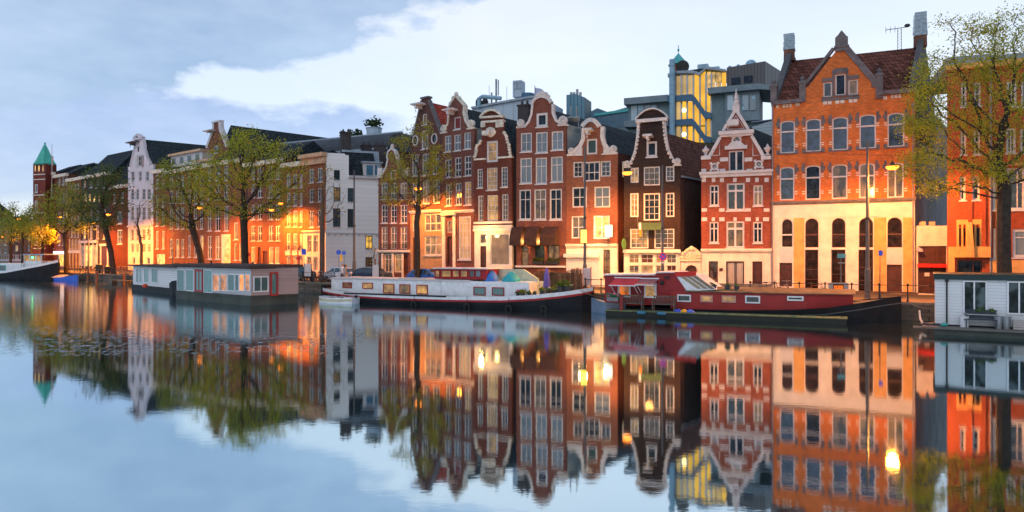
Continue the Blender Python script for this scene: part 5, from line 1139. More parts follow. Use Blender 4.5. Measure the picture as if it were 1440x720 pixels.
for px, y in ((1025, 90), (1037, 88)): u, z = b.loc(px, y); m.tube((u, 1, z-1.2), (u, 1, z), .18)
u, z = b.loc(1055, 87); m.blob((u, 1, z), (.6, .5, .5)); b.part(m, 'roof_unit', pm('pale_blue_duct', (.25, .42, .55)))
u, z = b.loc(961, 95); m = MB(); m.lathe((0, 0, 0), [(.1, -.1), (.45, .02), (.75, .2)], 16); o = m.obj('satellite_dish', dkmetal, b.root); o.location = (u, -.3, z); o.rotation_euler = (R(100), 0, 0)
m = MB(); u, z = b.loc(1090, 115)
m.box(u-.1, u+4, 1, 2, b.zat(200), z)
b.part(m, 'side_wall', conc)
p = at(954, 92, 100); ct = thing('cupola', 'small turquoise pyramid cupola behind the glass stair', 'cupola', (p.x, p.y, p.z-2)); MB().box(-1.0, 1.0, -1, 1, -2, 2).obj('drum', brick('umber_brick', (.27, .08, .042)), ct); m = MB(); m.lathe((0, 0, 2), [(1.5, 0), (.75, .9), (.08, 1.7)], 8); m.tube((0, 0, 3.6), (0, 0, 4.9), .05); m.blob((0, 0, 4.2), (.16, .16, .2)); m.obj('roof', pm('turquoise_roof', (.08, .42, .42), .5), ct)
# pale roof-top plant building
b = bgfr('rooftop_building', 'pale blue white rooftop plant building behind the bell gables', 'building', 664, 762, 88)
pbl = boards('pale_panel', (.42, .52, .62), 1.4, 0, .5, .08, .04)
m = MB(); q = b.pts([(664, 200), (762, 200), (762, 136), (745, 137), (664, 152)]); m.prism(q, 0, 8); b.part(m, 'wall', pbl); m = MB(); m.strip(b.pts([(664, 152), (745, 137), (762, 136)]), .25, -.3, .1, 0); b.part(m, 'roof_edge', lead)
slab(721, 113, 733, 136, .3, 1.6, 'chimney_tower', pbl); slab(722, 114.5, 726.7, 125, .2, .3, 'louvre', lead); slab(727.5, 114.5, 732.3, 125, .2, .3, 'louvre', lead)
m = MB(); u0, u1, z0, z1 = b.rect(726, 131, 746, 137.5); m.lathe(((u0+u1)/2, 1.5, z0), [((u1-u0)/2, -.2), ((u1-u0)/2, .6), ((u1-u0)/2*.85, .8)], 18); b.part(m, 'cooling_drum', pm('blue_steel', (.05, .14, .24)))
m = MB()
for px in (669.5, 678.5): u, z = b.loc(px, 146.5); m.lathe((u, .8, z-1.4), [(.4, 0), (.42, 1.9), (.25, 2.3)], 12)
b.part(m, 'tank', dkmetal); m = MB(); u0, z0 = b.loc(675, 152); u1, z1 = b.loc(706, 139); m.path([(u0, -.3, z0), (u0, -.3, z0+1.1), (u0+.5, -.3, z0+1.35), (u1, -.3, z1)], .25, 8); b.part(m, 'pipe', pm('pale_blue_duct', (.25, .42, .55)))
m = MB()
for px, ya, yb, r in ((695.5, 110, 139, .13), (698.5, 111, 127, .08), (685.5, 119, 140, .03), (689, 129, 140, .12), (710.5, 120, 140, .03)): u, z0 = b.loc(px, yb); z1 = b.loc(px, ya)[1]; m.tube((u, .5, z0-.5), (u, .5, z1), r, n=6)
b.part(m, 'antenna', galv)
p = at(752, 140, 86); fl = thing('flagpole', 'pole with pale lilac flag above the crested bell gable', 'flagpole', (p.x, p.y, p.z)); MB().tube((0, 0, -1), (0, 0, 1.8), .05, .03).obj('pole', galv, fl); m = MB()
m.add([(i*.15, .12*math.sin(i*1.1), 1.55-k*1.25-.05*i*(1-k*.0)) for k in (0, 1) for i in range(8)], [(i, i+1, 9+i, 8+i) for i in range(7)]); m.obj('flag', pm('lilac_flag', (.5, .52, .72), .8), fl)
b = bgfr('rooftop_tower', 'ribbed teal blue plant tower above the long dark roof', 'tower', 796.5, 822.5, 92)
m = MB(); q = b.pts([(796.5, 190), (822.5, 190), (822.5, 137), (809, 132), (796.5, 133.5)]); m.prism(q, 0, 3); b.part(m, 'wall', boards('teal_rib', (.12, .26, .34), .5, 0, .5, .1, .2)); m = MB()
for px in (800, 804, 808.5, 813): u, z = b.loc(px, 134); m.tube((u, 1, z-1), (u, 1, z+(.6 if px != 808.5 else 1.0)), .18)
b.part(m, 'flue', galv)
b = bgfr('green_roofed_building', 'distant building with pointed blue and turquoise roofs', 'building', 820, 884, 98)
m = MB(); m.prism(b.pts([(820, 162), (840, 152), (856, 158), (884, 150), (890, 175), (820, 190)]), 0, 6); b.part(m, 'roof', pm('slate_blue_roof', (.09, .17, .24), .6)); m = MB(); m.strip(b.pts([(836, 162), (884, 155)]), .35, -.2, .1, 0); b.part(m, 'gutter', pm('turquoise_roof', (.08, .42, .42))); slab(836, 165, 884, 230, .05, 5.9, 'wall', conc2)

a = at(1058, 357, 66); c_ = at(1092, 357, 64.5)
b = Bld('metal_shed', 'pale corrugated metal rear extension behind the spired house', 'building', (a.x, a.y), (c_.x, c_.y))
b.wall('wall', [(0, -.2), (b.W, -.2), (b.W, b.zat(170)), (0, b.zat(176))], boards('pale_corrugated', (.42, .52, .56), .3, 2, .5, .08, .12)); b.part(MB().box(-.1, b.W+.1, -.1, 4, b.zat(170), b.zat(169)), 'roof', lead); b.part(MB().box(.02, b.W-.02, .345, 4, -.2, b.zat(177)), 'side_wall', MATS['pale_corrugated'])
# ================================================================ boats
def hull(fr, st, B, mats, bands, name='hull', deck=None, yc=None):
    """lofted hull; st = (u, half beam, deck z); bands = heights below the deck line at which the colour changes"""
    yc = B/2 if yc is None else yc; lv = list(bands)      # e.g. [0,.22,.38] then black to the bottom
    m = MB(); n = len(st); rows = []
    for u, hb, zd in st:
        r = []
        zs_ = [zd-x for x in lv]+[min(.25, zd-lv[-1]-.05), -.4]
        for z in zs_:
            k = 1-.10*(zd-z)/(zd+.4)-(.1 if z < 0 else 0); r.append((hb*k, z))
        rows.append([(u, yc-h, z) for h, z in r]+[(u, yc+h, z) for h, z in reversed(r)])
    k = len(rows[0]); o = 0; m.v = [p for r in rows for p in r]
    for i in range(n-1):
        for j in range(k-1):
            m.f.append((i*k+j, (i+1)*k+j, (i+1)*k+j+1, i*k+j+1)); q = j if j < k//2 else k-2-j; m.mi.append(min(q, len(lv)-1) if q < k//2-1 or True else 0)
    for e in (0, n-1): m.f.append(tuple(e*k+j for j in range(k))); m.mi.append(len(lv)-1)
    hl = fr.part(m, name, mats)
    if deck is not None:
        m = MB(); m.v = [(u, yc-hb+.03, zd-.06) for u, hb, zd in st]+[(u, yc+hb-.03, zd-.06) for u, hb, zd in st]; m.f = [(i, i+1, n+i+1, n+i) for i in range(n-1)]; m.mi = [0]*(n-1); fr.part(m, 'deck', deck)
    return hl
def bx(fr, x0, y0, x1, y1, d0, d1, name, mat, parent=None):
    u0, u1, z0, z1 = fr.rect(x0, y0, x1, y1, d0); return fr.part(MB().box(u0, u1, d0, d1, z0, z1), name, mat, parent)
def bwin(fr, x0, y0, x1, y1, d, fmat, g, v=(), fw=.06, h=()):
    u0, u1, z0, z1 = fr.rect(x0, y0, x1, y1, d); o = [(u0, z0), (u1, z0), (u1, z1), (u0, z1)]; i_ = [(u0+fw, z0+fw), (u1-fw, z0+fw), (u1-fw, z1-fw), (u0+fw, z1-fw)]
    m = MB(); m.ring(o, i_, d-.05, d+.02)
    for f in v: u = u0+(u1-u0)*f; m.box(u-.03, u+.03, d-.045, d+.01, z0+fw, z1-fw)
    for f in h: z = z1-(z1-z0)*f; m.box(u0+fw, u1-fw, d-.04, d+.01, z-.02, z+.02)
    w_ = fr.part(m, 'window', fmat); fr.part(MB().box(u0+fw*.5, u1-fw*.5, d-.015, d-.004, z0+fw*.5, z1-fw*.5), 'glass', g, w_); return w_
redp = pm('red_boat_paint', (.34, .015, .02), .45, .15, 1.5); blackh = pm('black_hull', (.012, .014, .018), .6, .4, 1.2, .3, spec=.2)
whiteh = pm('white_hull', (.72, .74, .78), .4, .14, 3); deckm = pm('deck_boards', (.16, .15, .13), .8, .3, 3)
teal_g = glass('teal_curtain_glass', (.02, .04, .05), (.22, .42, .42), .75); bl_ = pm('blue_tarp', (.03, .17, .55), .55, .25, 3, .6)
# ---- white barge
b = Fr('barge', 'long white and black barge with red trim and red windowed wheelhouse', 'barge', (-15.9, 55.55), (4.55, 45.0), 0)
W = b.W; B = 4.4
st = [(-.15, .9, 1.12), (.4, 1.5, 1.08), (1.6, 2.0, 1.0), (3.5, 2.2, .86), (8, 2.2, .76), (13, 2.2, .78), (17, 2.15, .86), (19.5, 1.9, 1.05), (21.3, 1.4, 1.26), (22.4, .8, 1.44), (22.95, .12, 1.58)]
hull(b, st, B, [whiteh, redp, blackh], [0, .26, .40], deck=deckm)
m = MB(); m.box(3.2, 12.6, -.03, .2, .70, .80); m.box(-.2, .25, 1.2, 3.2, .1, 1.25); b.part(m, 'rubbing_strake', blackh)
bx(b, 466, 393, 620, 416, .75, 3.7, 'cabin', whiteh); bx(b, 620.5, 396, 744, 417.5, .75, 3.7, 'cabin', whiteh)
bx(b, 464, 391.8, 619, 393.2, .65, 3.8, 'cabin_roof', white)
bx(b, 612, 393.5, 660, 396.2, .7, 3.75, 'cabin_roof', white)
for r, g_, hh in (((482, 397, 495, 405), glo, 1), ((510, 397.6, 524.5, 406), glw, 1), ((539, 399, 554.6, 412.3), glw, 1), ((562, 399.8, 577, 412.8), glw, 1), ((586, 400.4, 601.7, 413.8), glw, 1), ((666, 403.3, 683, 415.3), teal_g, 1), ((692, 404, 709.2, 415.6), teal_g, 1)): bwin(b, *r, .74, redp, g_)
# wheelhouse
wh = bx(b, 611, 378.5, 684, 392.5, 1.1, 3.3, 'wheelhouse', redp); bx(b, 608.5, 376.8, 686, 378.4, .9, 3.5, 'wheelhouse_roof', pm('pink_white', (.7, .6, .62), .5))
for i, (x0, x1) in enumerate(((612.5, 618.5), (621, 634.5), (637, 646), (648, 657.5), (660, 667.5), (669, 676.5))): bwin(b, x0, 380.4, x1, 389.5, 1.09, redp, glw if i < 4 else glc, fw=.03)
u0, z0 = b.loc(684, 392.3, 1.2); m = MB(); z1 = b.loc(684, 379, 1.2)[1]; u1 = b.loc(742, 398, 1.2)[0]; u2 = b.loc(721, 380, 1.2)[0]
m.prism([(u0+.05, z0-.3), (u1, z0-.3), (u1, z1-.65), (u2, z1), (u0+.05, z1+.02)], 2.9, 3.05); b.part(m, 'deck_screen', pm('pale_canvas', (.5, .52, .4), .8))
for px, py, c_, lb in ((691, 398, 'blue_bag', 'cobalt blue beanbag on the barge roof beside the wheelhouse'), (718, 398.5, 'teal_bag', 'turquoise beanbag on the barge roof, right of the cobalt one')):
    u, z = b.loc(px, py, 1.6); wp = b.root.matrix_basis; mw = Matrix.Translation(b.root.location) @ Matrix.Rotation(b.a, 4, 'Z'); p = mw @ Vector((u, 1.6, z))
    m = MB(); n_ = 16; big = px > 700; prof = [(.05, 0), (.62, .02), (.72, .2), (.66, .42), (.5, .66), (.3, .82), (.1, .92), (.03, .9)]
    prof = [(r*.80, z_*.82) for r, z_ in prof] if big else [(r*.86, z_*.9) for r, z_ in prof]
    m.lathe((0, 0, 0), prof, n_, sx=1.12 if big else .85, sy=.85); m.v = [(x*(1+.10*math.sin(5*math.atan2(y, x)+z_*5)), y*(1+.08*math.sin(4*math.atan2(y, x))), z_*(1+.10*math.sin(3*math.atan2(y, x)+1)))for x, y, z_ in m.v]
    o = m.obj('beanbag', bl_ if not big else pm('teal_tarp', (.02, .36, .42), .55, .3, 3, .6), smooth=True); o.location = (p.x, p.y, b.zz if False else 1.62 if False else p.z); tag(o, lb, 'beanbag')
def onboat(fr, px, py, d):
    u, z = fr.loc(px, py, d); mw = Matrix.Translation(fr.root.location) @ Matrix.Rotation(fr.a, 4, 'Z'); return mw @ Vector((u, d, z)), u, z
# stairs at the front of the cabin
u0, z0 = b.loc(726, 400, .8); m = MB()
for i in range(5): m.box(u0+i*.27, u0+i*.27+.28, .85, 1.6, z0-.08-i*.17, z0-.02-i*.17)
m.ext([(u0-.05, .8, z0+.05), (u0+1.35, .8, z0-.85), (u0+1.35, .8, z0-1.05), (u0-.05, .8, z0-.2)], (0, .05, 0)); b.part(m, 'steps', pm('pale_wood', (.45, .38, .34), .7))
# life line fenders
for px, py in ((582, 428), (656.5, 431.5), (715, 434), (764.5, 434.5)):
    u, z = b.loc(px, py, -.06); m = MB(); m.torus((u, -.08, z), .2, .07); m.tube((u, -.04, z+.2), (u, -.03, .8), .015, n=4); b.part(m, 'tyre_fender', pm('rubber', (.02, .02, .018), .8))
# reed screen at the bow
reed = pm('reed', (.26, .13, .07), .95, .6, 9, 1, fine=60); m = MB(); q0 = b.loc(748, 404, 3.4)[0]; q1 = b.loc(818, 404, 2.6)[0]
for i in range(330):
    t = random.random(); u = q0+(q1-q0)*t; y = 3.6-1.1*max(0, t-.5)*2+random.uniform(-.05, .05); zt = 2.55+.15*math.sin(t*9)+.3*max(0, t-.6)+random.uniform(-.12, .08)
    if t < .12: zt -= .5*(.12-t)/.12
    m.tube((u, y, 1.0), (u+random.uniform(-.05, .05), y, zt), .028, .014, 3, False)
for i in range(8): t = i/8; m.box(q0+(q1-q0)*t, q0+(q1-q0)*(t+.125), 3.62-1.1*max(0, t-.45)*2, 3.66-1.1*max(0, t-.45)*2, 1.0, 2.45)
b.part(m, 'reed_screen', reed)
m = MB()
for px in (776, 806): u, z = b.loc(px, 405, 2.6); m.tube((u, 2.6, 1.2), (u, 2.6, 2.5), .025)
m.tube((b.loc(776, 390, 2.6)[0], 2.6, 2.45), (b.loc(806, 390, 2.6)[0], 2.6, 2.45), .025); b.part(m, 'deck_frame', dkmetal)
p, u, z = onboat(b, 769, 401, 1.7); pr = thing('parasol', 'closed purple parasol standing on the barge bow', 'parasol', (p.x, p.y, 1.05)); MB().tube((0, 0, 0), (0, 0, .6), .03).obj('pole', dwood, pr)
m = MB(); m.lathe((0, 0, .45), [(.20, 0), (.22, .05), (.17, .6), (.12, 1.05), (.06, 1.3), (.02, 1.36)], 12); m.v = [(x*(1+.18*math.cos(6*math.atan2(y, x))), y*(1+.18*math.cos(6*math.atan2(y, x))), z_) for x, y, z_ in m.v]; m.obj('canopy', pm('purple_canvas', (.16, .12, .42), .8), pr)
green = leafmat('pot_leaf', (.05, .13, .02), (.20, .32, .05))
def pot(p, r, h, mat, label, fol=60, fr_=.22, flower=None, lm=None, nm='potted_plant'):
    t = thing(nm, label, 'potted plant', p); MB().lathe((0, 0, 0), [(r*.75, 0), (r, h), (r*.85, h-.02)], 10).obj('pot', mat, t); m = MB()
    for i in range(fol): m.cbox((random.gauss(0, fr_*.55), random.gauss(0, fr_*.55), h+abs(random.gauss(fr_*.5, fr_*.4))), (.1, .015, .07), random.uniform(0, 6), random.uniform(-1, 1))
    m.obj('foliage', lm or green, t)
    if flower:
        m = MB()
        for i in range(26): m.blob((random.gauss(0, fr_*.5), random.gauss(0, fr_*.5), h+fr_+random.uniform(-.05, .1)), (.04, .04, .03), 5, 4)
        m.obj('flowers', flower, t)
    return t
gp = pm('grey_pot', (.05, .06, .07), .6); yel = leafmat('yellow_leaf', (.25, .25, .02), (.5, .45, .06)); mag = pm('magenta_flower', (.75, .03, .35), .6)
for px, py, r, h, k, fl_, lm, lb in ((728, 416, .12, .2, .16, mag, None, 'magenta flowers in a small pot at the foot of the barge steps'), (735, 416.5, .13, .2, .2, None, yel, 'yellow green plant beside the magenta flowers'), (744, 416, .12, .18, .1, None, None, 'tiny seedling pot third along the barge gunwale'), (752, 415.5, .12, .18, .08, None, None, 'almost bare little pot left of the parasol'), (762, 414.5, .16, .26, .2, None, yel, 'round pot of yellow leaves just left of the parasol'), (772, 413, .12, .2, .16, white, None, 'white flowering pot right under the parasol'), (780, 412, .15, .22, .22, None, yel, 'wide pot with yellow green leaves right of the parasol'), (787, 411, .3, .42, .34, None, None, 'large dark tub with bushy green plant near the bow'), (797, 408, .27, .38, .3, None, None, 'second dark tub with green plant nearest the bow'), (803, 405, .12, .22, .12, white, None, 'small white blossom pot at the bow tip')):
    p, u, z = onboat(b, px, py, .55); s_ = np.interp(u, [s[0] for s in st], [s[2] for s in st]); hb = np.interp(u, [s[0] for s in st], [s[1] for s in st]); yy = max(.4, B/2-hb+.35); p, u, z = onboat(b, px, py, yy); pot((p.x, p.y, s_-.06), r, h, gp, lb, int(60*k/.2), k, fl_, lm)
# dinghy tied at the stern
d_ = Fr('dinghy', 'small white open dinghy tied against the stern of the white barge', 'dinghy', (-15.25, 53.9), (-12.2, 52.4), 0)
st_ = [(0, .25, .52), (.3, .5, .50), (1.2, .68, .45), (2.4, .66, .46), (3.2, .55, .5), (3.4, .5, .5)]
hull(d_, st_, 1.4, [whiteh, pm('cream_hull', (.5, .48, .32), .5), whiteh], [0, .12, .3], deck=pm('dinghy_floor', (.35, .36, .36), .6), yc=.7)
m = MB()
for u in (.9, 1.8, 2.7): m.box(u, u+.22, .12, 1.28, .47, .51)
d_.part(m, 'thwart', white); m = MB(); m.cbox((3.42, .7, .55), (.14, .18, .2)); d_.part(m, 'outboard_motor', dkmetal)

# ---- red barge
b = Fr('houseboat_barge', 'long dark red houseboat barge with black hull, white framed windows and sloped skylight', 'barge', (6.0, 43.55), (20.55, 36.95), 0)
r0 = b.loc(950, 432, .5)[0]; L_ = b.W
st = [(-.6, .25, .80), (.3, 1.4, .62), (1.5, 2.0, .5), (4, 2.2, .47), (8, 2.2, .50), (11, 2.2, .62), (13, 2.08, .80), (14.6, 1.6, 1.05), (15.9, .55, 1.26), (16.9, .08, 1.40)]
sc_ = (L_+.3)/16.9; st = [(u*sc_, h, z) for u, h, z in st]
hull(b, st, 4.4, [blackh, pm('grey_strake', (.10, .11, .12), .4), blackh], [0, .34, .39], deck=deckm, yc=2.65)
lap = boards('red_lap_boards', (.30, .018, .022), .17, 2, .45, .12, .12); redw = pm('red_cabin_paint', (.30, .018, .018), .5, .2, 1.2, .3)
g0, g1 = b.loc(850, 438, .5), b.loc(1190, 440, .5)
# left cabin: polygon with sloping front
q = [b.loc(850.5, 431, .9), b.loc(966, 427, .9), b.loc(966, 409, .9), b.loc(947, 383.5, .9), b.loc(923, 383.2, .9), b.loc(923, 386.5, .9), b.loc(850.5, 387, .9)]
b.part(MB().prism(q, .9, 4.2), 'cabin', lap)
m = MB(); m.strip([b.loc(848.5, 386.3, .9), b.loc(922, 386, .9)], .09, .75, 4.3, 0); m.strip([b.loc(922.5, 383.2, .9), b.loc(948, 382.7, .9)], .08, .76, 4.3, 0); b.part(m, 'cabin_roof', pm('pink_white', (.7, .6, .62)))
ya = .9; A_ = b.loc(947, 383.3, ya); Bq = b.loc(966, 409.3, ya); hz = A_[1]; 
m = MB(); dx_ = 1.15
top0 = (A_[0], ya, A_[1]+.02); top1 = (A_[0]+.15, 4.2, A_[1]+.02); bot0 = (Bq[0]+.05, ya, Bq[1]); bot1 = (Bq[0]+1.1, 4.2, Bq[1]+.1); bx1 = (A_[0]+1.35, ya+1.2, A_[1]-.1)
m.ext([(A_[0], ya-.03, A_[1]+.05), (Bq[0], ya-.03, Bq[1]), (Bq[0]+1.75, ya-.03, Bq[1]+.12), (Bq[0]+.85, ya-.03, Bq[1]+.75), (A_[0]+1.45, ya-.03, A_[1]-.15)], (0, 3.2, .0)); b.part(m, 'sloped_front', whiteh)
P3 = lambda s, t: (A_[0]+.35+(Bq[0]-A_[0])*t*.86+s*1.15+t*.35, ya-.05, A_[1]-.22+(Bq[1]-A_[1])*t*.66)
for k in range(3):
    s0, s1 = k/3+.03, (k+1)/3-.05; m = MB(); m.ext([P3(s0, 0), P3(s1, 0), P3(s1, 1), P3(s0, 1)], (0, .025, 0)); b.part(m, 'skylight', glass('tan_lit_glass', (.12, .10, .08), (.4, .3, .2), .7))
q = [b.loc(948.5, 382.5, .86), b.loc(979, 381.7, .86), b.loc(979, 388, .86), b.loc(950.5, 389, .86)]; b.part(MB().prism(q, .80, .84), 'red_panel', pm('bright_red_paint', (.6, .02, .012), .5))
fire0 = glass('ember_lit_pane', (.05, .03, .02), (.35, .2, .1), .5, em=(1, .22, .02), es=1.8)
for r, g_ in (((869, 399, 887, 418), fire0), ((906, 398, 923.3, 419), glw)): bwin(b, *r, .87, whiteh, g_, fw=.1)
for x0, x1, y0, y1, nm in ((865.5, 901, 391.3, 399.5, 'red_awning_cloth'), (901.8, 926, 392.3, 398.6, 'red_awning_cloth2')):
    u0, u1, z0, z1 = b.rect(x0, y0, x1, y1, .9); m = MB(); m.ext([(u0, .88, z1), (u0-.15, .1, z0), (u0-.15, .1, z0-.05), (u0, .88, z1-.05)], (u1-u0, 0, 0)); o = b.part(m, 'awning', pm(nm, (.62, .05, .06) if '2' not in nm else (.35, .12, .12), .75)); m = MB(); m.box(u0-.05, u1+.05, .8, .9, z1, z1+.07); m.box(u0-.2, u1-.1, .05, .1, z0-.09, z0-.04)
    for uu in (u0, u1-.15): m.tube((uu, .86, z0-.6), (uu-.1, .12, z0-.05), .03, n=5)
    b.part(m, 'awning_frame', whiteh, o)
m = MB(); u, z = b.loc(931.5, 397.5, .85); m.blob((u, .75, z), (.13, .12, .15)); u, z = b.loc(938, 390, .85); m.cbox((u, .78, z), (.35, .12, .1)); b.part(m, 'wall_lamp', black)
# long low cabin
q = [b.loc(944, 434, .85), b.loc(1200, 432.5, .85), b.loc(1202, 407.5, .85), b.loc(1180, 409.5, .85), b.loc(966, 410.5, .85), b.loc(944, 410.5, .85)]
zc0 = b.loc(1000, 410.3, .85)[1]; ue = b.loc(1134, 410, .85)[0]; un = b.loc(1200, 410, 1.6)[0]; us = b.loc(943, 410, .85)[0]
m = MB(); m.box(us, ue, .85, 4.4, .35, zc0); m.ext([(ue+.003, .853, .5), (un, 1.6, .5), (un, 3.7, .5), (ue+.003, 4.397, .5)], (0, 0, zc0-.505)); b.part(m, 'cabin', redw)
ro = pm('roof_felt_brown', (.17, .12, .07), .9, .4, 1.5, .6)
m = MB(); cr = [(y, zc0+.02+.22*(1-((y-2.65)/1.95)**2)) for y in [.7+3.9*i/10 for i in range(11)]]
poly = [(Bq[0]-.1, y, z) for y, z in cr]+[(Bq[0]-.1, 4.6, zc0-.02), (Bq[0]-.1, .7, zc0-.02)]; m.ext(poly, (ue-Bq[0]+.2, 0, 0)); poly2 = [(ue+.1, y, z) for y, z in cr]+[(ue+.1, 4.6, zc0-.02), (ue+.1, .7, zc0-.02)]; m.add([(ue+.1, y, z) for y, z in cr]+[(un+.12, 2.65+(y-2.65)*.62, z-.02) for y, z in cr]+[(ue+.1, y, zc0-.02) for y, z in cr]+[(un+.12, 2.65+(y-2.65)*.62, zc0-.02) for y, z in cr], [(i, i+1, 12+i, 11+i) for i in range(10)]+[(11+i, 12+i, 34+i, 33+i) for i in range(10)]+[(0, 11, 33, 22), (10, 21, 43, 32)]); b.part(m, 'cabin_roof', ro)
for i, r in enumerate(((952.5, 414.2, 971.7, 424.4), (985, 415.2, 1002.5, 425), (1015, 415.6, 1035, 425.5), (1048, 415.8, 1069, 426.5), (1107, 416.4, 1130, 423))): bwin(b, *r, .84, whiteh if i not in (1, 2) else pm('pinkish_frame', (.5, .25, .22)), gl if i in (0, 3, 4) else glw, fw=.08)

for px, py, r, lb in ((994, 409, .16, 'shallow pot on the left end of the red barge roof'), (1003, 409, .22, 'taller dark pot on the red barge roof'), (1023, 409, .2, 'bowl planter in the middle of the red barge roof'), (1036, 409, .17, 'footed planter on the red barge roof, farthest right')):
    p, u, z = onboat(b, px, py, 1.3); pot((p.x, p.y, zc0+.12), r, r*1.3, gp, lb, 10, .12)
# mooring float in front with benches
f0 = Fr('float_deck', 'low weathered wooden float along the side of the red barge', 'float', (5.85, 43.35), tuple(onboat(b, 1192, 443, -.35)[0][:2]), 0)
m = MB()
for i in range(46): u = f0.W*i/46; m.box(u+.01, u+f0.W/46-.01, -.25, 1.0+.3*math.cos(i*.0), .28, .33)
f0.part(m, 'deck', pm('mossy_boards', (.16, .19, .09), .9, .5, 2, 1)); f0.part(MB().box(.05, f0.W-.05, -.2, 1.1, -.2, .275), 'float_body', pm('dark_float', (.02, .022, .018), .8))
def bench(fr, px, py, d, wd, mat, label, face=0.0, z=None):
    p, u, zz = onboat(fr, px, py, d); t = thing('bench', label, 'bench', (p.x, p.y, zz if z is None else z), fr.a+face); m = MB()
    for i in range(4): m.box(-wd/2, wd/2, -.22+i*.12, -.13+i*.12, .40, .43)
    m.obj('seat', mat, t); m = MB(); k = int(wd/.11)
    for i in range(k): x = -wd/2+.04+(wd-.08)*i/(k-1); m.box(x-.025, x+.025, .26, .29, .48, .85)
    m.box(-wd/2, wd/2, .255, .295, .851, .92); m.box(-wd/2, wd/2, .257, .293, .44, .479); m.obj('backrest', mat, t)
    for x in (-wd/2+.03, wd/2-.03):
        for y, h in ((-.2, .62), (.275, .9)): m = MB(); m.box(x-.03, x+.03, y-.03, y+.03, 0, h if y > 0 else .62); m.obj('leg', mat, t)
        m = MB(); m.box(x-.035, x+.035, -.25, .25, .621, .66); m.obj('armrest', mat, t)
    return t
bw = pm('bench_wood', (.13, .10, .085), .85, .4, 5)
bench(f0, 889, 437, .35, 1.35, bw, 'weathered slatted bench under the red awning', z=.33); bench(f0, 933.5, 438, .30, 1.35, bw, 'weathered slatted bench right of the small open window, facing the water', z=.33)
p, u, z = onboat(f0, 862.5, 438, .1); t = thing('planter', 'lattice planter box with pink flowers and trailing green at the float end', 'planter', (p.x, p.y, .33), f0.a); m = MB(); m.box(-.36, .36, -.2, .2, .55, .8); m.obj('trough', pm('grey_trough', (.2, .2, .22), .7), t); m = MB()
for i in range(7): m.box(-.36+i*.11, -.33+i*.11, -.21, -.19, 0, .545)
m.box(-.36, .36, -.205, -.185, .25, .28); m.obj('lattice', bw, t); m = MB()
for i in range(150): m.cbox((random.uniform(-.42, .42), random.uniform(-.25, .2), .8+random.gauss(.08, .07)), (.09, .02, .07), random.uniform(0, 6), random.uniform(-1, 1))
m.obj('foliage', leafmat('vivid_leaf', (.02, .22, .10), (.06, .4, .2)), t); m = MB()
for i in range(26): m.blob((random.uniform(-.38, .38), random.uniform(-.22, .2), .95+random.uniform(-.08, .06)), (.075, .075, .06), 5, 4)
m.obj('flowers', pm('pink_flower', (.7, .15, .25)), t)
p, u, z = onboat(f0, 873.5, 437, .05); o = MB().box(-.1, .1, -.1, .1, 0, .95).obj('mooring_post', pm('red_post', (.25, .03, .03), .6)); o.location = (p.x, p.y, .33); tag(o, 'short dark red post on the float between planter and bench', 'post')
for px, col, lb in ((902, (.05, .2, .3), 'blue fender buoy on the float edge under the second awning'), (930.5, (.05, .22, .32), 'blue fender buoy on the float edge in front of the right bench')):
    p, u, z = onboat(f0, px, 440, -.28); m = MB(); m.lathe((0, 0, 0), [(.03, -.28), (.1, -.22), (.11, .2), (.03, .28)], 10); o = m.obj('fender', pm('blue_fender', (.03, .16, .26), .5)); o.location = (p.x, p.y, .25); o.rotation_euler = (R(90), 0, f0.a+R(90)); tag(o, lb, 'fender')
p, u, z = onboat(f0, 962, 440, .1); t = thing('toy_pile', 'crumpled blue and yellow cloth lying on the float boards', 'cloth', (p.x, p.y, .34), f0.a)
for i, cc in enumerate(((.05, .1, .6), (.8, .35, .02), (.1, .15, .6))): MB().lathe(((i-1)*.35, 0, 0), [(.28, 0), (.25, .08), (.1, .16), (.02, .18)], 10, sy=.6).obj('cloth', pm('toy_%d' % i, cc, .6), t)
p = at(846, 421, 43.6); t = Fr('rowboat', 'grey blue covered dinghy nose behind the left end of the red barge', 'dinghy', (4.9, 45.2), (7.4, 43.6), 0); hull(t, [(0, .05, .95), (.4, .35, .85), (1.2, .6, .7), (2.6, .6, .65)], 1.2, [pm('grey_blue_hull', (.12, .18, .26), .5)]*2, [0, .2], deck=pm('grey_blue_hull', (.12, .18, .26)), yc=.6)

# ---- houseboat with red doors (two visible sides)
A0, A1, A2 = (-28.4, 59.1), (-19.1, 51.0), (-16.35, 53.6)
wb_ = boards('pale_siding', (.50, .52, .55), .17, 2, .6, .15, .1, (.3, .22, .18)); pk = boards('pinkish_siding', (.42, .30, .29), .15, 2, .65, .22, .12)
b = Fr('houseboat', 'flat roofed floating home with teal curtains, red doors and pinkish boarded end', 'houseboat', A0, A1, 0); W = b.W; yb = 3.75
zt = b.loc(352, 376.5)[1]; ztl = b.loc(250, 374)[1]; zh = b.loc(352, 420)[1]
m = MB(); m.box(-.05, W+.08, -.08, yb+.05, -.3, .72); m.box(-.08, W+.12, -.14, yb+.1, .55, .66); b.part(m, 'pontoon', pm('pontoon_concrete', (.06, .07, .062), .8, .3, 1, .4))
b.part(MB().box(0, W, 0, yb, .73, 2.75), 'wall', wb_)
m = MB(); m.box(-.3, W+.35, -.35, yb+.35, 2.78, 2.98); m.box(-.2, W+.2, -.2, yb+.2, 2.7, 2.777); b.part(m, 'roof', pm('dark_roof_edge', (.06, .035, .03), .7, .3))
m = MB(); 
for px in (330, 398): pass
m.tube((2, 2, 2.98), (2, 2, 3.2), .06); m.tube((8, 2.5, 2.98), (8, 2.5, 3.15), .08); b.part(m, 'roof_vent', dkmetal)
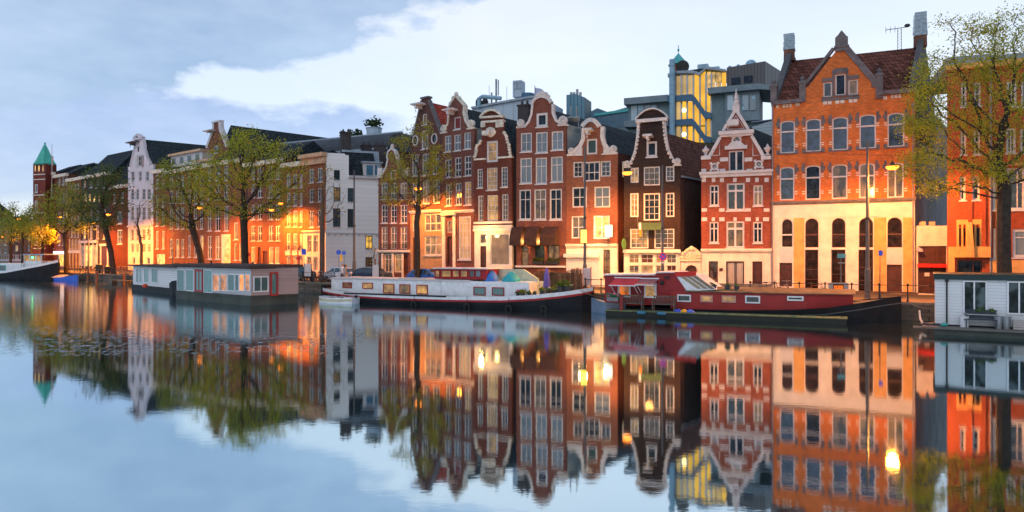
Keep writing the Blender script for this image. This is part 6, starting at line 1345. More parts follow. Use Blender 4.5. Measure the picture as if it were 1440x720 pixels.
tg2 = glass('teal_lit_curtain', (.03, .05, .05), (.16, .34, .33), .72); fire = glass('amber_lit_pane', (.05, .04, .03), (.35, .3, .22), .5, em=(1, .28, .03), es=1.3)
for x0, x1 in ((249.5, 260), (262, 273)): bwin(b, x0, 378.5, x1, 409.5, -.02, whiteh, tg2, fw=.07)
bwin(b, 274.5, 379, 285.5, 411, -.03, redp, tg2, fw=.16, v=(.5,)); bwin(b, 287, 379, 299, 412, -.02, whiteh, tg2, fw=.07)
for i, (x0, x1) in enumerate(((299.8, 309), (310, 320), (321, 330.5), (331, 336.5), (337, 344), (345, 352))): bwin(b, x0, 385.5, x1, 409.5, -.02, whiteh, fire if i in (0, 1, 4, 5) else tg2, fw=.06)
# end wall fittings live in a rotated helper frame but belong to the same boat
e = Fr('tmp', None, None, A1, A2, 0); er = e.root
pe = MB().box(.02, e.W-.1, -.02, .0, .73, 2.76); o = pe.obj('end_wall', pk, er)
def reparent(o): 
    bpy.context.view_layer.update(); mw = o.matrix_world.copy(); o.parent = b.root; o.matrix_world = mw
wd_ = bwin(e, 356, 388.5, 377.5, 410.5, -.03, whiteh, tg2, v=(.5,), fw=.08); dd_ = bwin(e, 379.5, 382.5, 391, 416, -.03, redp, tg2, fw=.14); dd_.name = 'door'
bpy.context.view_layer.update()
for q in (o, wd_, dd_):
    mw = er.matrix_basis.copy(); q.parent = b.root; q.matrix_parent_inverse = Matrix.Identity(4); q.matrix_basis = (Matrix.Translation(b.root.location) @ Matrix.Rotation(b.a, 4, 'Z')).inverted() @ (Matrix.Translation(er.location) @ Matrix.Rotation(e.a, 4, 'Z'))
bpy.data.objects.remove(er)
# ---- smaller white houseboat behind it
b = Fr('houseboat', 'smaller white boarded houseboat behind the one with red doors', 'houseboat', (-39.7, 73.0), (-29.5, 62.5), 0); W = b.W
b.part(MB().box(-.1, W, -.1, 4, -.3, .6), 'pontoon', blackh); b.part(MB().box(0, W, 0, 3.9, .61, 2.5), 'wall', boards('white_siding', (.70, .70, .72), .2, 2, .5, .06, .1)); b.part(MB().box(-.4, W, -.4, 4.3, 2.52, 2.7), 'roof', MATS['dark_roof_edge'])
for x0, x1 in ((192, 195.5), (196.5, 200), (203, 209.5), (213.5, 222.5)): bwin(b, x0, 377, x1, 398, -.02, whiteh, tg2, fw=.07)
t = Fr('tender', 'black bow with white rim moored in front of the small white houseboat', 'boat', at(225.5, 357, 63.6)[:2], at(262, 357, 61.3)[:2], 0); hull(t, [(0, .05, .95), (.3, .4, 1.05), (.8, .75, 1.25), (1.6, 1.0, 1.5), (3.0, 1.1, 1.65)], 2.2, [whiteh, blackh], [0, .16], deck=deckm, yc=.0+1.1)
p = at(213, 401, 64.5); o = MB().blob((0, 0, 0), (.25, .25, .2)).obj('buoy', pm('orange_buoy', (.6, .06, .02), .5)); o.location = (p.x-1.9, p.y+2.5, .72); tag(o, 'round orange buoy on the edge of the small white houseboat', 'buoy')
# ---- left barge
b = Fr('barge', 'dark barge with white sheer line and small white wheelhouse at the far left', 'barge', (-86, 107), (-66.2, 98.2), 0); W = b.W
st = [(0, 2.2, 1.2), (8, 2.4, 1.1), (13, 2.4, 1.35), (17, 2.2, 1.9), (19.5, 1.4, 2.35), (21, .6, 2.75), (21.6, .1, 2.95)]
hull(b, st, 4.8, [whiteh, blackh], [0, .35], deck=deckm)
bx(b, 0, 370, 32, 386, .9, 3.8, 'cabin', whiteh); bx(b, 33, 367, 58, 377, 1.2, 3.6, 'wheelhouse', whiteh); bx(b, 31, 357, 62, 358.6, 1.0, 3.8, 'wheelhouse_roof', lead); 
for xx in (33, 41, 50, 57): bx(b, xx, 358.6, xx+1, 367.5, 1.2, 1.35, 'post', whiteh)
for x0, x1 in ((34.2, 40.8), (42.2, 49.8), (51.2, 56.8)): bx(b, x0, 359.5, x1, 366.5, 1.3, 1.34, 'window', glw)
for x0, x1 in ((-14, -7), (-4, 3), (0, 8)): 
    if x0 != -4: bwin(b, x0, 373, x1, 381, .88, pm('teal_frame', (.05, .35, .32), .5), glc, fw=.12)
u, z = b.loc(31, 366, 1.0); m = MB(); m.tube((u, 1, z-1), (u, 1, z+2), .12); b.part(m, 'funnel', dkmetal)
p, u, z = onboat(b, 46, 362, 1.1); o = MB().blob((0, 0, 0), (.18, .12, .14)).obj('signal_lamp', emit('green_signal', (.05, 1, .35), 6)); o.location = (u, 1.05, z); o.parent = b.root
# ---- blue rowing boat
b = Fr('rowboat', 'small bright blue covered motorboat by the quay at the left', 'boat', (-66.3, 99.8), (-60.8, 96.0), 0)
hull(b, [(0, .5, .42), (1.2, .95, .42), (3, 1.05, .48), (4.6, .85, .62), (5.9, .35, .82), (6.3, .05, .9)], 2.1, [pm('royal_blue', (.02, .12, .60), .4)]*2, [0, .2], yc=1.05)
b.part(MB().ext([(0.1, .2, .42), (.2, 1.05, .8), (.1, 1.9, .42)], (3.6, 0, .08)), 'canvas_cover', pm('tan_canvas', (.5, .35, .25), .8))

# ---- right white houseboat
b = Fr('houseboat', 'white boarded houseboat with dark flat roof edge at the right frame edge', 'houseboat', at(1315, 400, 33.6)[:2], (31.5, 26.95), 0); W = b.W; yb = 4.0
wsd = boards('white_lap_siding', (.72, .75, .78), .145, 2, .45, .05, .07)
b.part(MB().box(0, W, 0, yb, .42, 2.62), 'wall', wsd); m = MB(); m.box(-.06, W, -.14, yb+.2, 2.57, 2.80); m.box(-.08, W, -.16, yb+.2, 2.80, 2.84); b.part(m, 'roof', pm('dark_green_edge', (.012, .035, .035), .5))
m = MB()
for k in range(10): m.box(-2 if k == 99 else (-.5 if k else -.9), W, -.95+k*.1 if k else -1.0, -.86+k*.1, .27, .36)
b.part(m, 'deck', pm('grey_deck_boards', (.13, .12, .11), .8, .3)); b.part(MB().box(-.05, W, -.8, yb, -.3, .265), 'pontoon', pm('pontoon_concrete', (.06, .07, .062)))
dgl = glass('deep_glass', (.012, .02, .024), (.12, .17, .18), .45)
bwin(b, 1354, 394.5, 1388.3, 440.5, -.03, whiteh, dgl, v=(.47,), fw=.07); bwin(b, 1416, 395.5, 1452, 442.5, -.03, whiteh, dgl, v=(.48,), fw=.07); bwin(b, 1470, 395.5, 1500, 442.5, -.03, whiteh, dgl, v=(.5,), fw=.07)
m = MB(); u, z = b.loc(1331.5, 400, -.1); m.tube((u, -.06, .37), (u, -.06, 2.5), .035); m.cbox((u, -.08, 2.55), (.16, .1, .14)); b.part(m, 'downpipe', black)
bk = pm('blue_black_bench', (.03, .045, .065), .5, .2)
p, u, z = onboat(b, 1379.5, 459.5, -.42); t = thing('bench', 'dark blue black bench in front of the white houseboat window', 'bench', (p.x, p.y, .36), b.a); wd = 1.2
m = MB()
for i in range(4): m.box(-wd/2-.08, wd/2, -.2+i*.11, -.11+i*.11, .38, .41)
m.obj('seat', bk, t); m = MB()
for i in range(4): m.box(-wd/2, wd/2+.02, .21, .24, .43+i*.105, .52+i*.105)
m.obj('backrest', bk, t)
for x in (-wd/2, wd/2-.06):
    for y in (-.17, .2): MB().box(x, x+.045, y-.02, y+.025, 0, .378).obj('leg', bk, t)
for px, lb in ((1404, 'left of two tall pale metal tubs beside the dark bench'), (1415.5, 'right of two tall pale metal tubs beside the dark bench')):
    p, u, z = onboat(b, px, 461, -.35); t = tag(MB().lathe((0, 0, 0), [(.13, 0), (.19, .55), (.2, .57), (.17, .56), (.15, .4)], 14).obj('metal_tub', galv), lb, 'tub'); t.location = (p.x, p.y, .36)
p, u, z = onboat(b, 1356, 460, -.3); t = tag(MB().lathe((0, 0, 0), [(.17, 0), (.19, .5), (.2, .52), (.17, .5)], 14).obj('plastic_tub', whiteh), 'white plastic tub on the deck left of the dark bench', 'tub'); t.location = (p.x, p.y, .36)
p, u, z = onboat(b, 1434, 461, -.4); t = thing('crate', 'pale slatted wooden crate at the right end of the deck', 'crate', (p.x, p.y, .36), b.a); m = MB()
for k in range(4): m.box(-.25, .4, -.2, -.18, .02+k*.11, .1+k*.11); m.box(-.25, .4, .18, .2, .02+k*.11, .1+k*.11)
m.obj('slats', pm('pale_slats', (.45, .42, .40), .7), t); 
for x in (-.24, .36): MB().box(x, x+.03, -.179, .179, 0, .46).obj('crate_end', MATS['pale_slats'], t)
ter = pm('terracotta', (.5, .10, .03), .8)
for px, lb, k in ((1376, 'terracotta pot with drooping green plant at the window, left one', .18), (1384.5, 'terracotta pot with small plant at the window, middle one', .08), (1394, 'terracotta pot with upright plant right of the window', .1)):
    p, u, z = onboat(b, px, 441.5, -.12); pot((p.x, p.y, .36+.55+.07), .07, .12, ter, lb, 26, k)
t = MB().box(-.75, .5, -.1, .1, 0, .03).obj('plant_shelf', white); p, u, z = onboat(b, 1386, 441, -.12); t.location = (p.x, p.y, .95); t.rotation_euler.z = b.a; tag(t, 'narrow shelf carrying the terracotta pots above the bench', 'shelf')
p, u, z = onboat(b, 1328, 457, -.5); t = tag(MB().blob((0, 0, 0), (.17, .12, .1), 10, 6).obj('buoy', pm('teal_buoy', (.05, .35, .33), .5)), 'teal buoy lying on the white houseboat deck corner', 'buoy'); t.location = (p.x, p.y, .45)
p, u, z = onboat(b, 1309, 455, .0); t = tag(MB().box(-.3, .35, -.2, .2, 0, .16).obj('deck_box', pm('slate_box', (.05, .06, .08))), 'flat dark box at the left corner of the white houseboat deck', 'box'); t.location = (p.x, p.y, .3)
m = MB(); pts = [at(1293, 437, 36.5), at(1294, 448, 36), at(1297, 454, 35.5), at(1302, 457, 34.6)]; m.path(pts, .05, 6); tag(m.obj('water_hose', pm('pale_hose', (.5, .5, .5), .5)), 'pale looped hose hanging on the quay wall', 'hose')

# ================================================================ street furniture
def qpt(px, off):
    """plan point a given distance behind the quay edge on the sight line of a photo column"""
    k = (px-720)/F
    for (x0, y0), (x1, y1) in zip(QUAY[:-1], QUAY[1:]):
        d = Vector((x1-x0, y1-y0)).normalized(); nx, ny = -d.y, d.x; ax_, ay_ = x0+nx*off, y0+ny*off; den = (k*d.y-d.x)
        # (ax+s*dx) = k*(ay+s*dy)
        s = (k*ay_-ax_)/(d.x-k*d.y); 
        L_ = math.hypot(x1-x0, y1-y0)
        if -.5 <= s <= L_+.5: return ax_+s*d.x, ay_+s*d.y, math.atan2(d.y, d.x)
    return None
def railing(label, px0, px1, gap=1.45, z=1.06):
    a = qpt(px0, .3); c_ = qpt(px1, .3); L_ = math.hypot(c_[0]-a[0], c_[1]-a[1]); ang = math.atan2(c_[1]-a[1], c_[0]-a[0]); t = thing('canal_railing', label, 'railing', (a[0], a[1], z), ang); n_ = max(1, round(L_/gap))
    for i in range(n_+1):
        m = MB(); m.lathe((L_*i/n_, 0, 0), [(.06, 0), (.06, .12), (.035, .16), (.035, .5), (.055, .53), (.035, .56), (.035, .88), (.06, .92), (.07, .98), (.03, 1.04)], 8); m.obj('post', dkmetal, t)
    for zz in (.52, .93): m = MB(); m.tube((0, 0, zz), (L_, 0, zz), .022, n=6); m.obj('rail', dkmetal, t)
railing('iron canal railing behind the red barge and in front of the pale arches', 1055, 1318); railing('iron railing piece between the two barges', 823, 868); railing('long iron canal railing at the left in front of the far houses', 70, 188, 1.9); railing('iron railing behind the white barge stern', 425, 470, 1.6)
LP = [(1255, 235, 42.3, 'sodium street lamp hanging before the orange building'), (882, 243, 51.0, 'sodium street lamp hanging left of the black house'), (588, 265, 62.4, 'sodium street lamp glowing behind the thin tree trunk'), (395, 286, 83, 'sodium street lamp right of the big leafy tree, the upper one'), (382, 295, 85, 'sodium street lamp right of the big leafy tree, the lower one'), (281, 292, 88, 'sodium street lamp in front of the leaning tree crown'), (152.5, 301.5, 104, 'sodium street lamp beside the leaning trunk at the left'), (84, 305, 114, 'sodium street lamp above the lit shop sign'), (26, 308, 130, 'sodium street lamp over the left barge, upper of the pair'), (28, 314, 138, 'sodium street lamp over the left barge, lower of the pair'), (19, 337, 150, 'faint sodium street lamp at the far left by the bridge'), (3, 333, 155, 'faint sodium street lamp at the very left edge')]
lampg = emit('sodium_lamp_glow', (1, .22, .02), 6)
for i, (px, py, Y, lb) in enumerate(LP):
    p = at(px, py, Y); t = thing('street_lamp', lb, 'street lamp', p, R(-30), 'sodium lamps hung over the quay road')
    m = MB(); m.lathe((0, 0, .06), [(.22, 0), (.22, .04), (.12, .12), (.07, .2), (.03, .3)], 14, sx=1.3); m.obj('housing', dkmetal, t)
    m = MB(); m.lathe((0, 0, -.06), [(.14, -.10), (.25, -.02), (.28, .08), (.26, .115)], 14, sx=1.3); bo = m.obj('bulb', lampg, t)
    m = MB(); m.tube((0, 0, .3), (0, 0, .7), .015, n=4)
    for s_ in (-1, 1): m.path([(s_*a*6.5, s_*a*2.0, .7+.9*a*a) for a in (0, .5, 1)], .012, 4)
    m.obj('span_wire', dkmetal, t)
    ld = bpy.data.lights.new('sodium', 'SPOT'); ld.energy = (12500, 13000, 8500, 9500, 12000, 30000, 36000, 42000, 6000, 6000, 9000, 9000)[i]; ld.color = (1, .33, .065) if i < 2 else SODIUM; ld.spot_size = R(168 if i else 176); ld.spot_blend = .6 if i else .3; ld.shadow_soft_size = .3
    lo = bpy.data.objects.new('lamp_light', ld); COL.objects.link(lo); lo.parent = t; lo.location = (0, 0, -.14)
    if i == 0:
        l2 = bpy.data.lights.new('sodium_glow', 'POINT'); l2.energy = 1500; l2.color = SODIUM; l2.shadow_soft_size = .3; lp = bpy.data.objects.new('lamp_glow', l2); COL.objects.link(lp); lp.parent = t; lp.location = (0, 0, -.3)
    fx = .12; lo.rotation_euler = (R(10), 0, R(30)+R(-35))
def pole(px, ytop, off, label, r=.09, ybase=None, name='lamp_post', collar=True):
    x, y, a = qpt(px, off); zt = H+(HY-ytop)/F*y; t = thing(name, label, 'post', (x, y, 1.03)); h = zt-1.03
    m = MB(); m.lathe((0, 0, 0), [(r*1.6, 0), (r*1.5, h*.18), (r*1.1, h*.2), (r*.8, h*.6), (r*.6, h)], 10); m.obj('shaft', pm('post_grey', (.10, .10, .105), .6), t)
    if collar: MB().lathe((0, 0, h*.5), [(r*1.2, 0), (r*1.2, .15)], 10).obj('collar', dkmetal, t)
    return t, h
pole(1220, 198, 2.6, 'tall grey post in front of the orange building', .11); t, h = pole(931.5, 232, .9, 'tall post carrying the round no stopping sign before the black house', .09)
z = 3.8-4*t.location.y/F-1.03; m = MB(); y_ = -.16; n_ = 20
so_ = MB().disc((0, z+.0), .27, y_, y_+.03, 24).obj('sign_plate', pm('sign_red', (.75, .03, .03), .5), t); MB().disc((0, z), .21, y_-.006, y_-.001, 24).obj('sign_field', pm('sign_blue', (.04, .12, .7), .5), so_)
m = MB(); m.cbox((0, y_-.012, z), (.5, .008, .05), ry=R(45)); m.cbox((0, y_-.0135, z), (.5, .006, .05), ry=R(-45)); m.obj('sign_cross', MATS['sign_red'], so_); MB().box(-.14, .14, y_, y_+.02, z-.46, z-.33).obj('sign_plate', white, t)
t, h = pole(822.5, 205, .9, 'tall post with yellow lit box in front of the shuttered house', .10); z = 3.8+24.5*t.location.y/F-1.03
b_ = MB().box(-.32, .10, -.32, -.12, z-.46, z+.46).obj('light_box', emit('yellow_box_light', (1, .62, .08), 3.2), t); m = MB(); m.box(-.36, -.325, -.34, -.10, z-.5, z+.5); m.box(-.36, .13, -.345, -.10, z+.461, z+.502); m.box(-.36, .13, -.345, -.10, z-.502, z-.461); m.obj('light_box_frame', dkmetal, b_)
ld = bpy.data.lights.new('box_light', 'POINT'); ld.energy = 1300; ld.color = (1, .5, .08); ld.shadow_soft_size = .3; lo = bpy.data.objects.new('box_light', ld); COL.objects.link(lo); lo.parent = t; lo.location = (-.1, .25, z)
pole(498, 240, 2.0, 'tall dark post in front of the white corner house', .11); pole(347, 258, 1.5, 'tall grey post beside the big leafy tree trunk', .11); pole(243, 318, 2.0, 'thin dark post left of the leaning green tree', .07); pole(124, 300, 2.2, 'thin dark post in front of the white shopfront at left', .07)
def signpost(px, ytop, off, label, plates, r=.03):
    t, h = pole(px, ytop, off, label, r, name='sign_post', collar=False)
    for (dx, dz, w_, hh, mt, rnd) in plates:
        m = MB(); (m.disc((dx, h-dz), w_/2, -.1, -.07, 18) if rnd else m.box(dx-w_/2, dx+w_/2, -.1, -.07, h-dz-hh/2, h-dz+hh/2)); m.obj('sign_plate', mt, t)
    return t
sb = MATS['sign_blue']; sr = MATS['sign_red']
signpost(1237.5, 353, 1.1, 'thin pale pole with small blue sign at the pale arches', ((0, .12, .24, .3, sb, 0),)); t = signpost(1182.5, 357, 1.4, 'grey pole with teal topped box and cross arm on the quay', ((0, .12, .5, .26, pm('teal_box', (.12, .35, .38)), 0), (0, .55, .4, .06, galv, 0)), .05)
x, y, a = qpt(1179, 1.0); t = thing('notice_board', 'low grey quayside cabinet with glowing orange display', 'cabinet', (x, y, 1.05), R(-20)); MB().box(-.55, .55, -.15, .15, 0, 1.0).obj('cabinet', galv, t); MB().box(-.3, .28, -.2, -.151, .2, .9).obj('screen_frame', black, t); m = MB()

for k, (x_, h_) in enumerate(((-.18, .05), (-.06, .12), (.10, .05))): MB().box(x_-.02, x_+.02, -.207, -.2045, .70, .70+h_).obj('display_mark', black, t)
MB().box(-.26, .24, -.204, -.201, .62, .84).obj('orange_display', emit('orange_display_light', (1, .16, .02), 1.1), t); MB().box(-.25, .23, -.204, -.201, .44, .56).obj('white_panel', white, t)
x, y, a = qpt(1090, 1.0)
signpost(476.5, 352, 2.2, 'pole with round blue and red sign beside the white car', ((-.0, .2, .5, .5, sb, 1), (0.25, .75, .2, .6, pm('yellow_plate', (.8, .5, .02)), 0))); signpost(484, 352, 1.4, 'pole with square blue sign above the white car', ((0, .25, .36, .36, sb, 0),)); signpost(427.5, 350, 2.0, 'pole with blue parking sign before the yellow bay', ((0, .3, .45, .6, sb, 0),)); signpost(420, 360, 2.4, 'pole with small round red sign left of the blue one', ((0, .25, .42, .42, sr, 1),)); signpost(346, 345, .9, 'pole with round blue sign by the big tree trunk', ((-.1, .2, .5, .5, sb, 1), (.35, 1.0, .35, .35, sr, 1)))
for px, lb, wd in ((433, 'white information panel on the quay behind the red door houseboat', .75), (528.5, 'small white panel behind the white barge roof', .65), (825.5, 'white panel with red frame beside the reed screen', .55)):
    x, y, a = qpt(px, .5); t = thing('info_panel', lb, 'sign', (x, y, 1.05), a*.5); MB().box(-wd/2, wd/2, -.04, .04, .5, 1.75).obj('panel', white, t); m = MB(); m.box(-wd/2-.04, -wd/2, -.05, .05, 0, 1.8); m.box(wd/2, wd/2+.04, -.05, .05, 0, 1.8); m.obj('frame', dkmetal if px < 800 else redw, t)
x, y, a = qpt(485.5, .5); t = thing('parking_meter', 'pale grey cylindrical pay column beside the tall dark post', 'pay column', (x, y, 1.05)); MB().lathe((0, 0, 0), [(.15, 0), (.15, 1.5), (.17, 1.52), (.17, 1.75), (.1, 1.8)], 12).obj('column', galv, t); MB().box(-.1, .1, -.19, -.171, 1.55, 1.72).obj('screen', black, t)
for px, off, z0, z1, lb in ((124, -.5, -.3, 1.35, 'wooden mooring pile at the left quay, leftmost'), (136, -.7, -.3, 1.45, 'reddish mooring pile at the left quay, beside the dark hatch'), (174, -.7, -.3, 1.35, 'mooring pile just left of the small white houseboat')):
    x, y, a = qpt(px, off); o = tag(MB().lathe((0, 0, z0), [(.2, 0), (.19, z1-z0-.1), (.1, z1-z0)], 9).obj('mooring_pile', pm('pile_wood', (.2, .09, .05), .85, .4)), lb, 'mooring pile'); o.location = (x, y, 0)
x, y, a = qpt(168, -1.2); t = thing('jetty', 'thin dark jetty planks left of the small white houseboat', 'jetty', (x, y, .35), a); MB().box(-2, 3, -.4, .4, 0, .08).obj('planks', wood, t); m = MB(); m.box(-1.5, -1.4, -.3, .3, -.8, -.001); m.box(2.4, 2.5, -.3, .3, -.8, -.001); m.obj('supports', wood, t)
for px, off, lb, hh in ((139, 1.0, 'dark square waste bin behind the left railing', 1.2), (151, 1.2, 'black rounded waste bin near the leaning trunk', .95)):
    x, y, a = qpt(px, off); t = thing('waste_bin', lb, 'bin', (x, y, 1.05), a); MB().lathe((0, 0, 0), [(.38, 0), (.42, hh*.8), (.4, hh)], 8 if off > 1.1 else 4).obj('bin_body', dkmetal, t); MB().lathe((0, 0, hh), [(.44, 0), (.44, .05), (.2, .12)], 8).obj('lid', black, t)
for px, lb in ((776, 'pair of iron stair rails by the shop door'),):
    pass
# ---------------------------------------------------------------- cars
def car(x, y, rz, col, label, lit=0, z=1.03):
    t = thing('parked_car', label, 'car', (x, y, z), rz, 'small cars parked on the quay'); Lc, Wc = 3.7, 1.62
    side = [(-1.85, .35), (-1.86, .75), (-1.78, .92), (-1.15, 1.0), (-.62, 1.42), (.45, 1.48), (1.25, 1.36), (1.72, .95), (1.84, .8), (1.85, .35), (1.5, .26), (-1.5, .26)]
    def shell(prof, w0, w1, zc, nm, mt, par=t):
        m = MB(); n_ = len(prof); vs = []
        for s_ in (-1, 1):
            for xx, zz in prof: k = w0 if zz <= zc else w0-(w0-w1)*min(1, (zz-zc)/.5); vs.append((xx, s_*k, zz))
        m.add(vs, [(i, (i+1) % n_, n_+(i+1) % n_, n_+i) for i in range(n_)]); 
        for s_ in (0, 1): m.add([vs[s_*n_+i] for i in range(n_)], tessellate_polygon([[Vector((p[0], 0, p[1])) for p in prof]]))
        return m.obj(nm, mt, par)
    bd = shell(side, Wc/2, Wc/2-.17, .92, 'body', col)
    for s_ in (-1, 1):
        for nm, q in (('side_window', [(-.95, .99), (-.55, 1.33), (-.08, 1.38), (-.08, .98)]), ('side_window', [(0, .98), (0, 1.385), (.5, 1.39), (1.15, 1.27), (1.38, .98)])):
            m = MB(); m.add([(xx, s_*(Wc/2+.008-.17*max(0, (zz-.92)/.5)), zz) for xx, zz in q], [(0, 1, 2, 3) if len(q) == 4 else (0, 1, 2, 3, 4)]); m.obj(nm, gl, t)
        for xx in (-1.15, 1.15):
            wo_ = MB(); wo_.lathe((0, 0, 0), [(.2, -.09), (.3, -.1), (.31, 0), (.3, .1), (.2, .09)], 16); w_ = wo_.obj('wheel', MATS['rubber'], t); w_.location = (xx, s_*(Wc/2-.09), .31); w_.rotation_euler = (R(90), 0, 0); r_ = MB().lathe((0, 0, 0), [(.2, -.105), (.2, .105)], 12).obj('rim', galv, w_)
        m = MB(); m.cbox((-1.79, s_*.58, .76), (.14, .28, .16)); m.obj('headlight', emit('headlight_glow', (1, .9, .7), 5) if lit else glc, t); m = MB(); m.cbox((1.78, s_*.66, .84), (.1, .16, .28)); m.obj('tail_light', emit('tail_glow', (1, .03, .01), 3) if lit else pm('tail_red', (.35, .01, .01), .3), t)
        m = MB(); m.cbox((-.85, s_*(Wc/2+.09), 1.0), (.12, .16, .12)); m.obj('mirror', black, t)
    m = MB(); m.add([(-1.12, -.66, 1.015), (-1.12, .66, 1.015), (-.64, .58, 1.415), (-.64, -.58, 1.415)], [(0, 1, 2, 3)]); m.obj('windscreen', gl, t); m = MB(); m.add([(1.29, -.6, 1.345), (1.29, .6, 1.345), (1.66, .68, 1.03), (1.66, -.68, 1.03)], [(0, 1, 2, 3)]); m.obj('rear_window', gl, t)
    return t
for px, off, rz, col, lb, lit in ((479, 2.4, -38, pm('car_white', (.65, .68, .75), .25, .05), 'small white hatchback parked in front of the white corner house', 0), (523, 2.6, 150, pm('car_navy', (.02, .045, .09), .25, .1), 'dark blue hatchback parked right of the tall dark post', 0), (602, 2.0, 145, pm('car_blue', (.03, .12, .42), .25, .1), 'bright blue small car behind the barge wheelhouse', 0), (421, 2.6, 140, pm('car_teal', (.03, .10, .14), .25, .1), 'dark teal car half hidden behind the red door houseboat', 0), (640, 4.6, 142, pm('car_red', (.4, .03, .02), .3, .1), 'red car with lit lamps driving along the houses', 1)):
    q = qpt(px, off); car(q[0], q[1], R(rz), col, lb, lit)
# ---------------------------------------------------------------- bicycles
def bike(mat):
    t = thing('bicycle', 'x', 'bicycle'); 
    for x in (-.53, .53):
        m = MB(); m.torus((x, 0, .34), .32, .022, 'y', 22, 5); w_ = m.obj('wheel', MATS['rubber'], t); m = MB()
        for k in range(8): a = math.pi*2*k/8; m.tube((x, 0, .34), (x+.31*math.cos(a), 0, .34+.31*math.sin(a)), .004, n=3)
        m.obj('spokes', galv, w_)
    m = MB()
    for a, c_ in (((-.53, .34), (-.12, .3)), ((-.53, .34), (-.2, .78)), ((-.12, .3), (-.24, .92)), ((-.12, .3), (.4, .76)), ((-.2, .78), (.38, .86)), ((.53, .34), (.36, .98))): m.tube((a[0], 0, a[1]), (c_[0], 0, c_[1]), .018, n=5)
    m.box(-.8, -.3, -.06, .06, .70, .72); m.obj('frame', mat, t); m = MB(); m.tube((.36, 0, .98), (.34, 0, 1.05), .015); m.tube((.28, -.28, 1.07), (.34, 0, 1.05), .013); m.tube((.28, .28, 1.07), (.34, 0, 1.05), .013); m.obj('handlebar', galv, t); m = MB(); m.blob((-.27, 0, .95), (.14, .08, .04), 8, 5); m.obj('saddle', black, t)
    return t
protos = [bike(pm('bike_black', (.02, .02, .02), .4)), bike(pm('bike_rust', (.25, .07, .03), .5)), bike(pm('bike_grey', (.2, .22, .25), .4))]; used = [0, 0, 0]
spots = [(429, .7, 10), (435, .8, 20), (440, .7, -30), (445.5, .9, 15), (451, .7, -10), (456.5, .9, 25), (461, .8, 70), (166, .8, 5), (171, .9, 60), (176, .8, 12), (181, .9, 35), (186, .9, 70), (115, .9, 20), (126, .9, 60), (147, .9, 20), (1083, .8, 10), (1146, .9, 25), (1105, .9, 80)]
blb = ['leftmost of the bikes crowded by the white panel', 'second bike from the white panel in the crowd', 'third bike along the crowd before the barge stern', 'middle bike of the crowd before the barge stern', 'fifth bike of the crowd before the barge stern', 'sixth bike of the crowd before the barge stern', 'last bike of the crowd, right beside the barge cabin', 'first bike left of the small white houseboat', 'steeply angled bike left of the small white houseboat', 'middle bike of those left of the small white houseboat', 'fourth bike of those left of the small white houseboat', 'bike touching the corner of the small white houseboat view', 'bike on the left railing under the upright tree', 'angled bike on the left railing before the white shopfront', 'bike between the two waste bins on the left quay', 'bike behind the red barge roof before the first pale arch', 'bike right beside the orange display cabinet', 'bike seen end on behind the red barge roof']
for i, (px, off, da) in enumerate(spots):
    q = qpt(px, off); k = i % 3; o = protos[k] if not used[k] else copy_tree(protos[k]); used[k] = 1; o.location = (q[0], q[1], 1.05); o.rotation_euler = (R(random.uniform(-6, 6)), 0, q[2]+R(da)); o['label'] = blb[i]; o['group'] = 'bicycles parked along the quay railing'
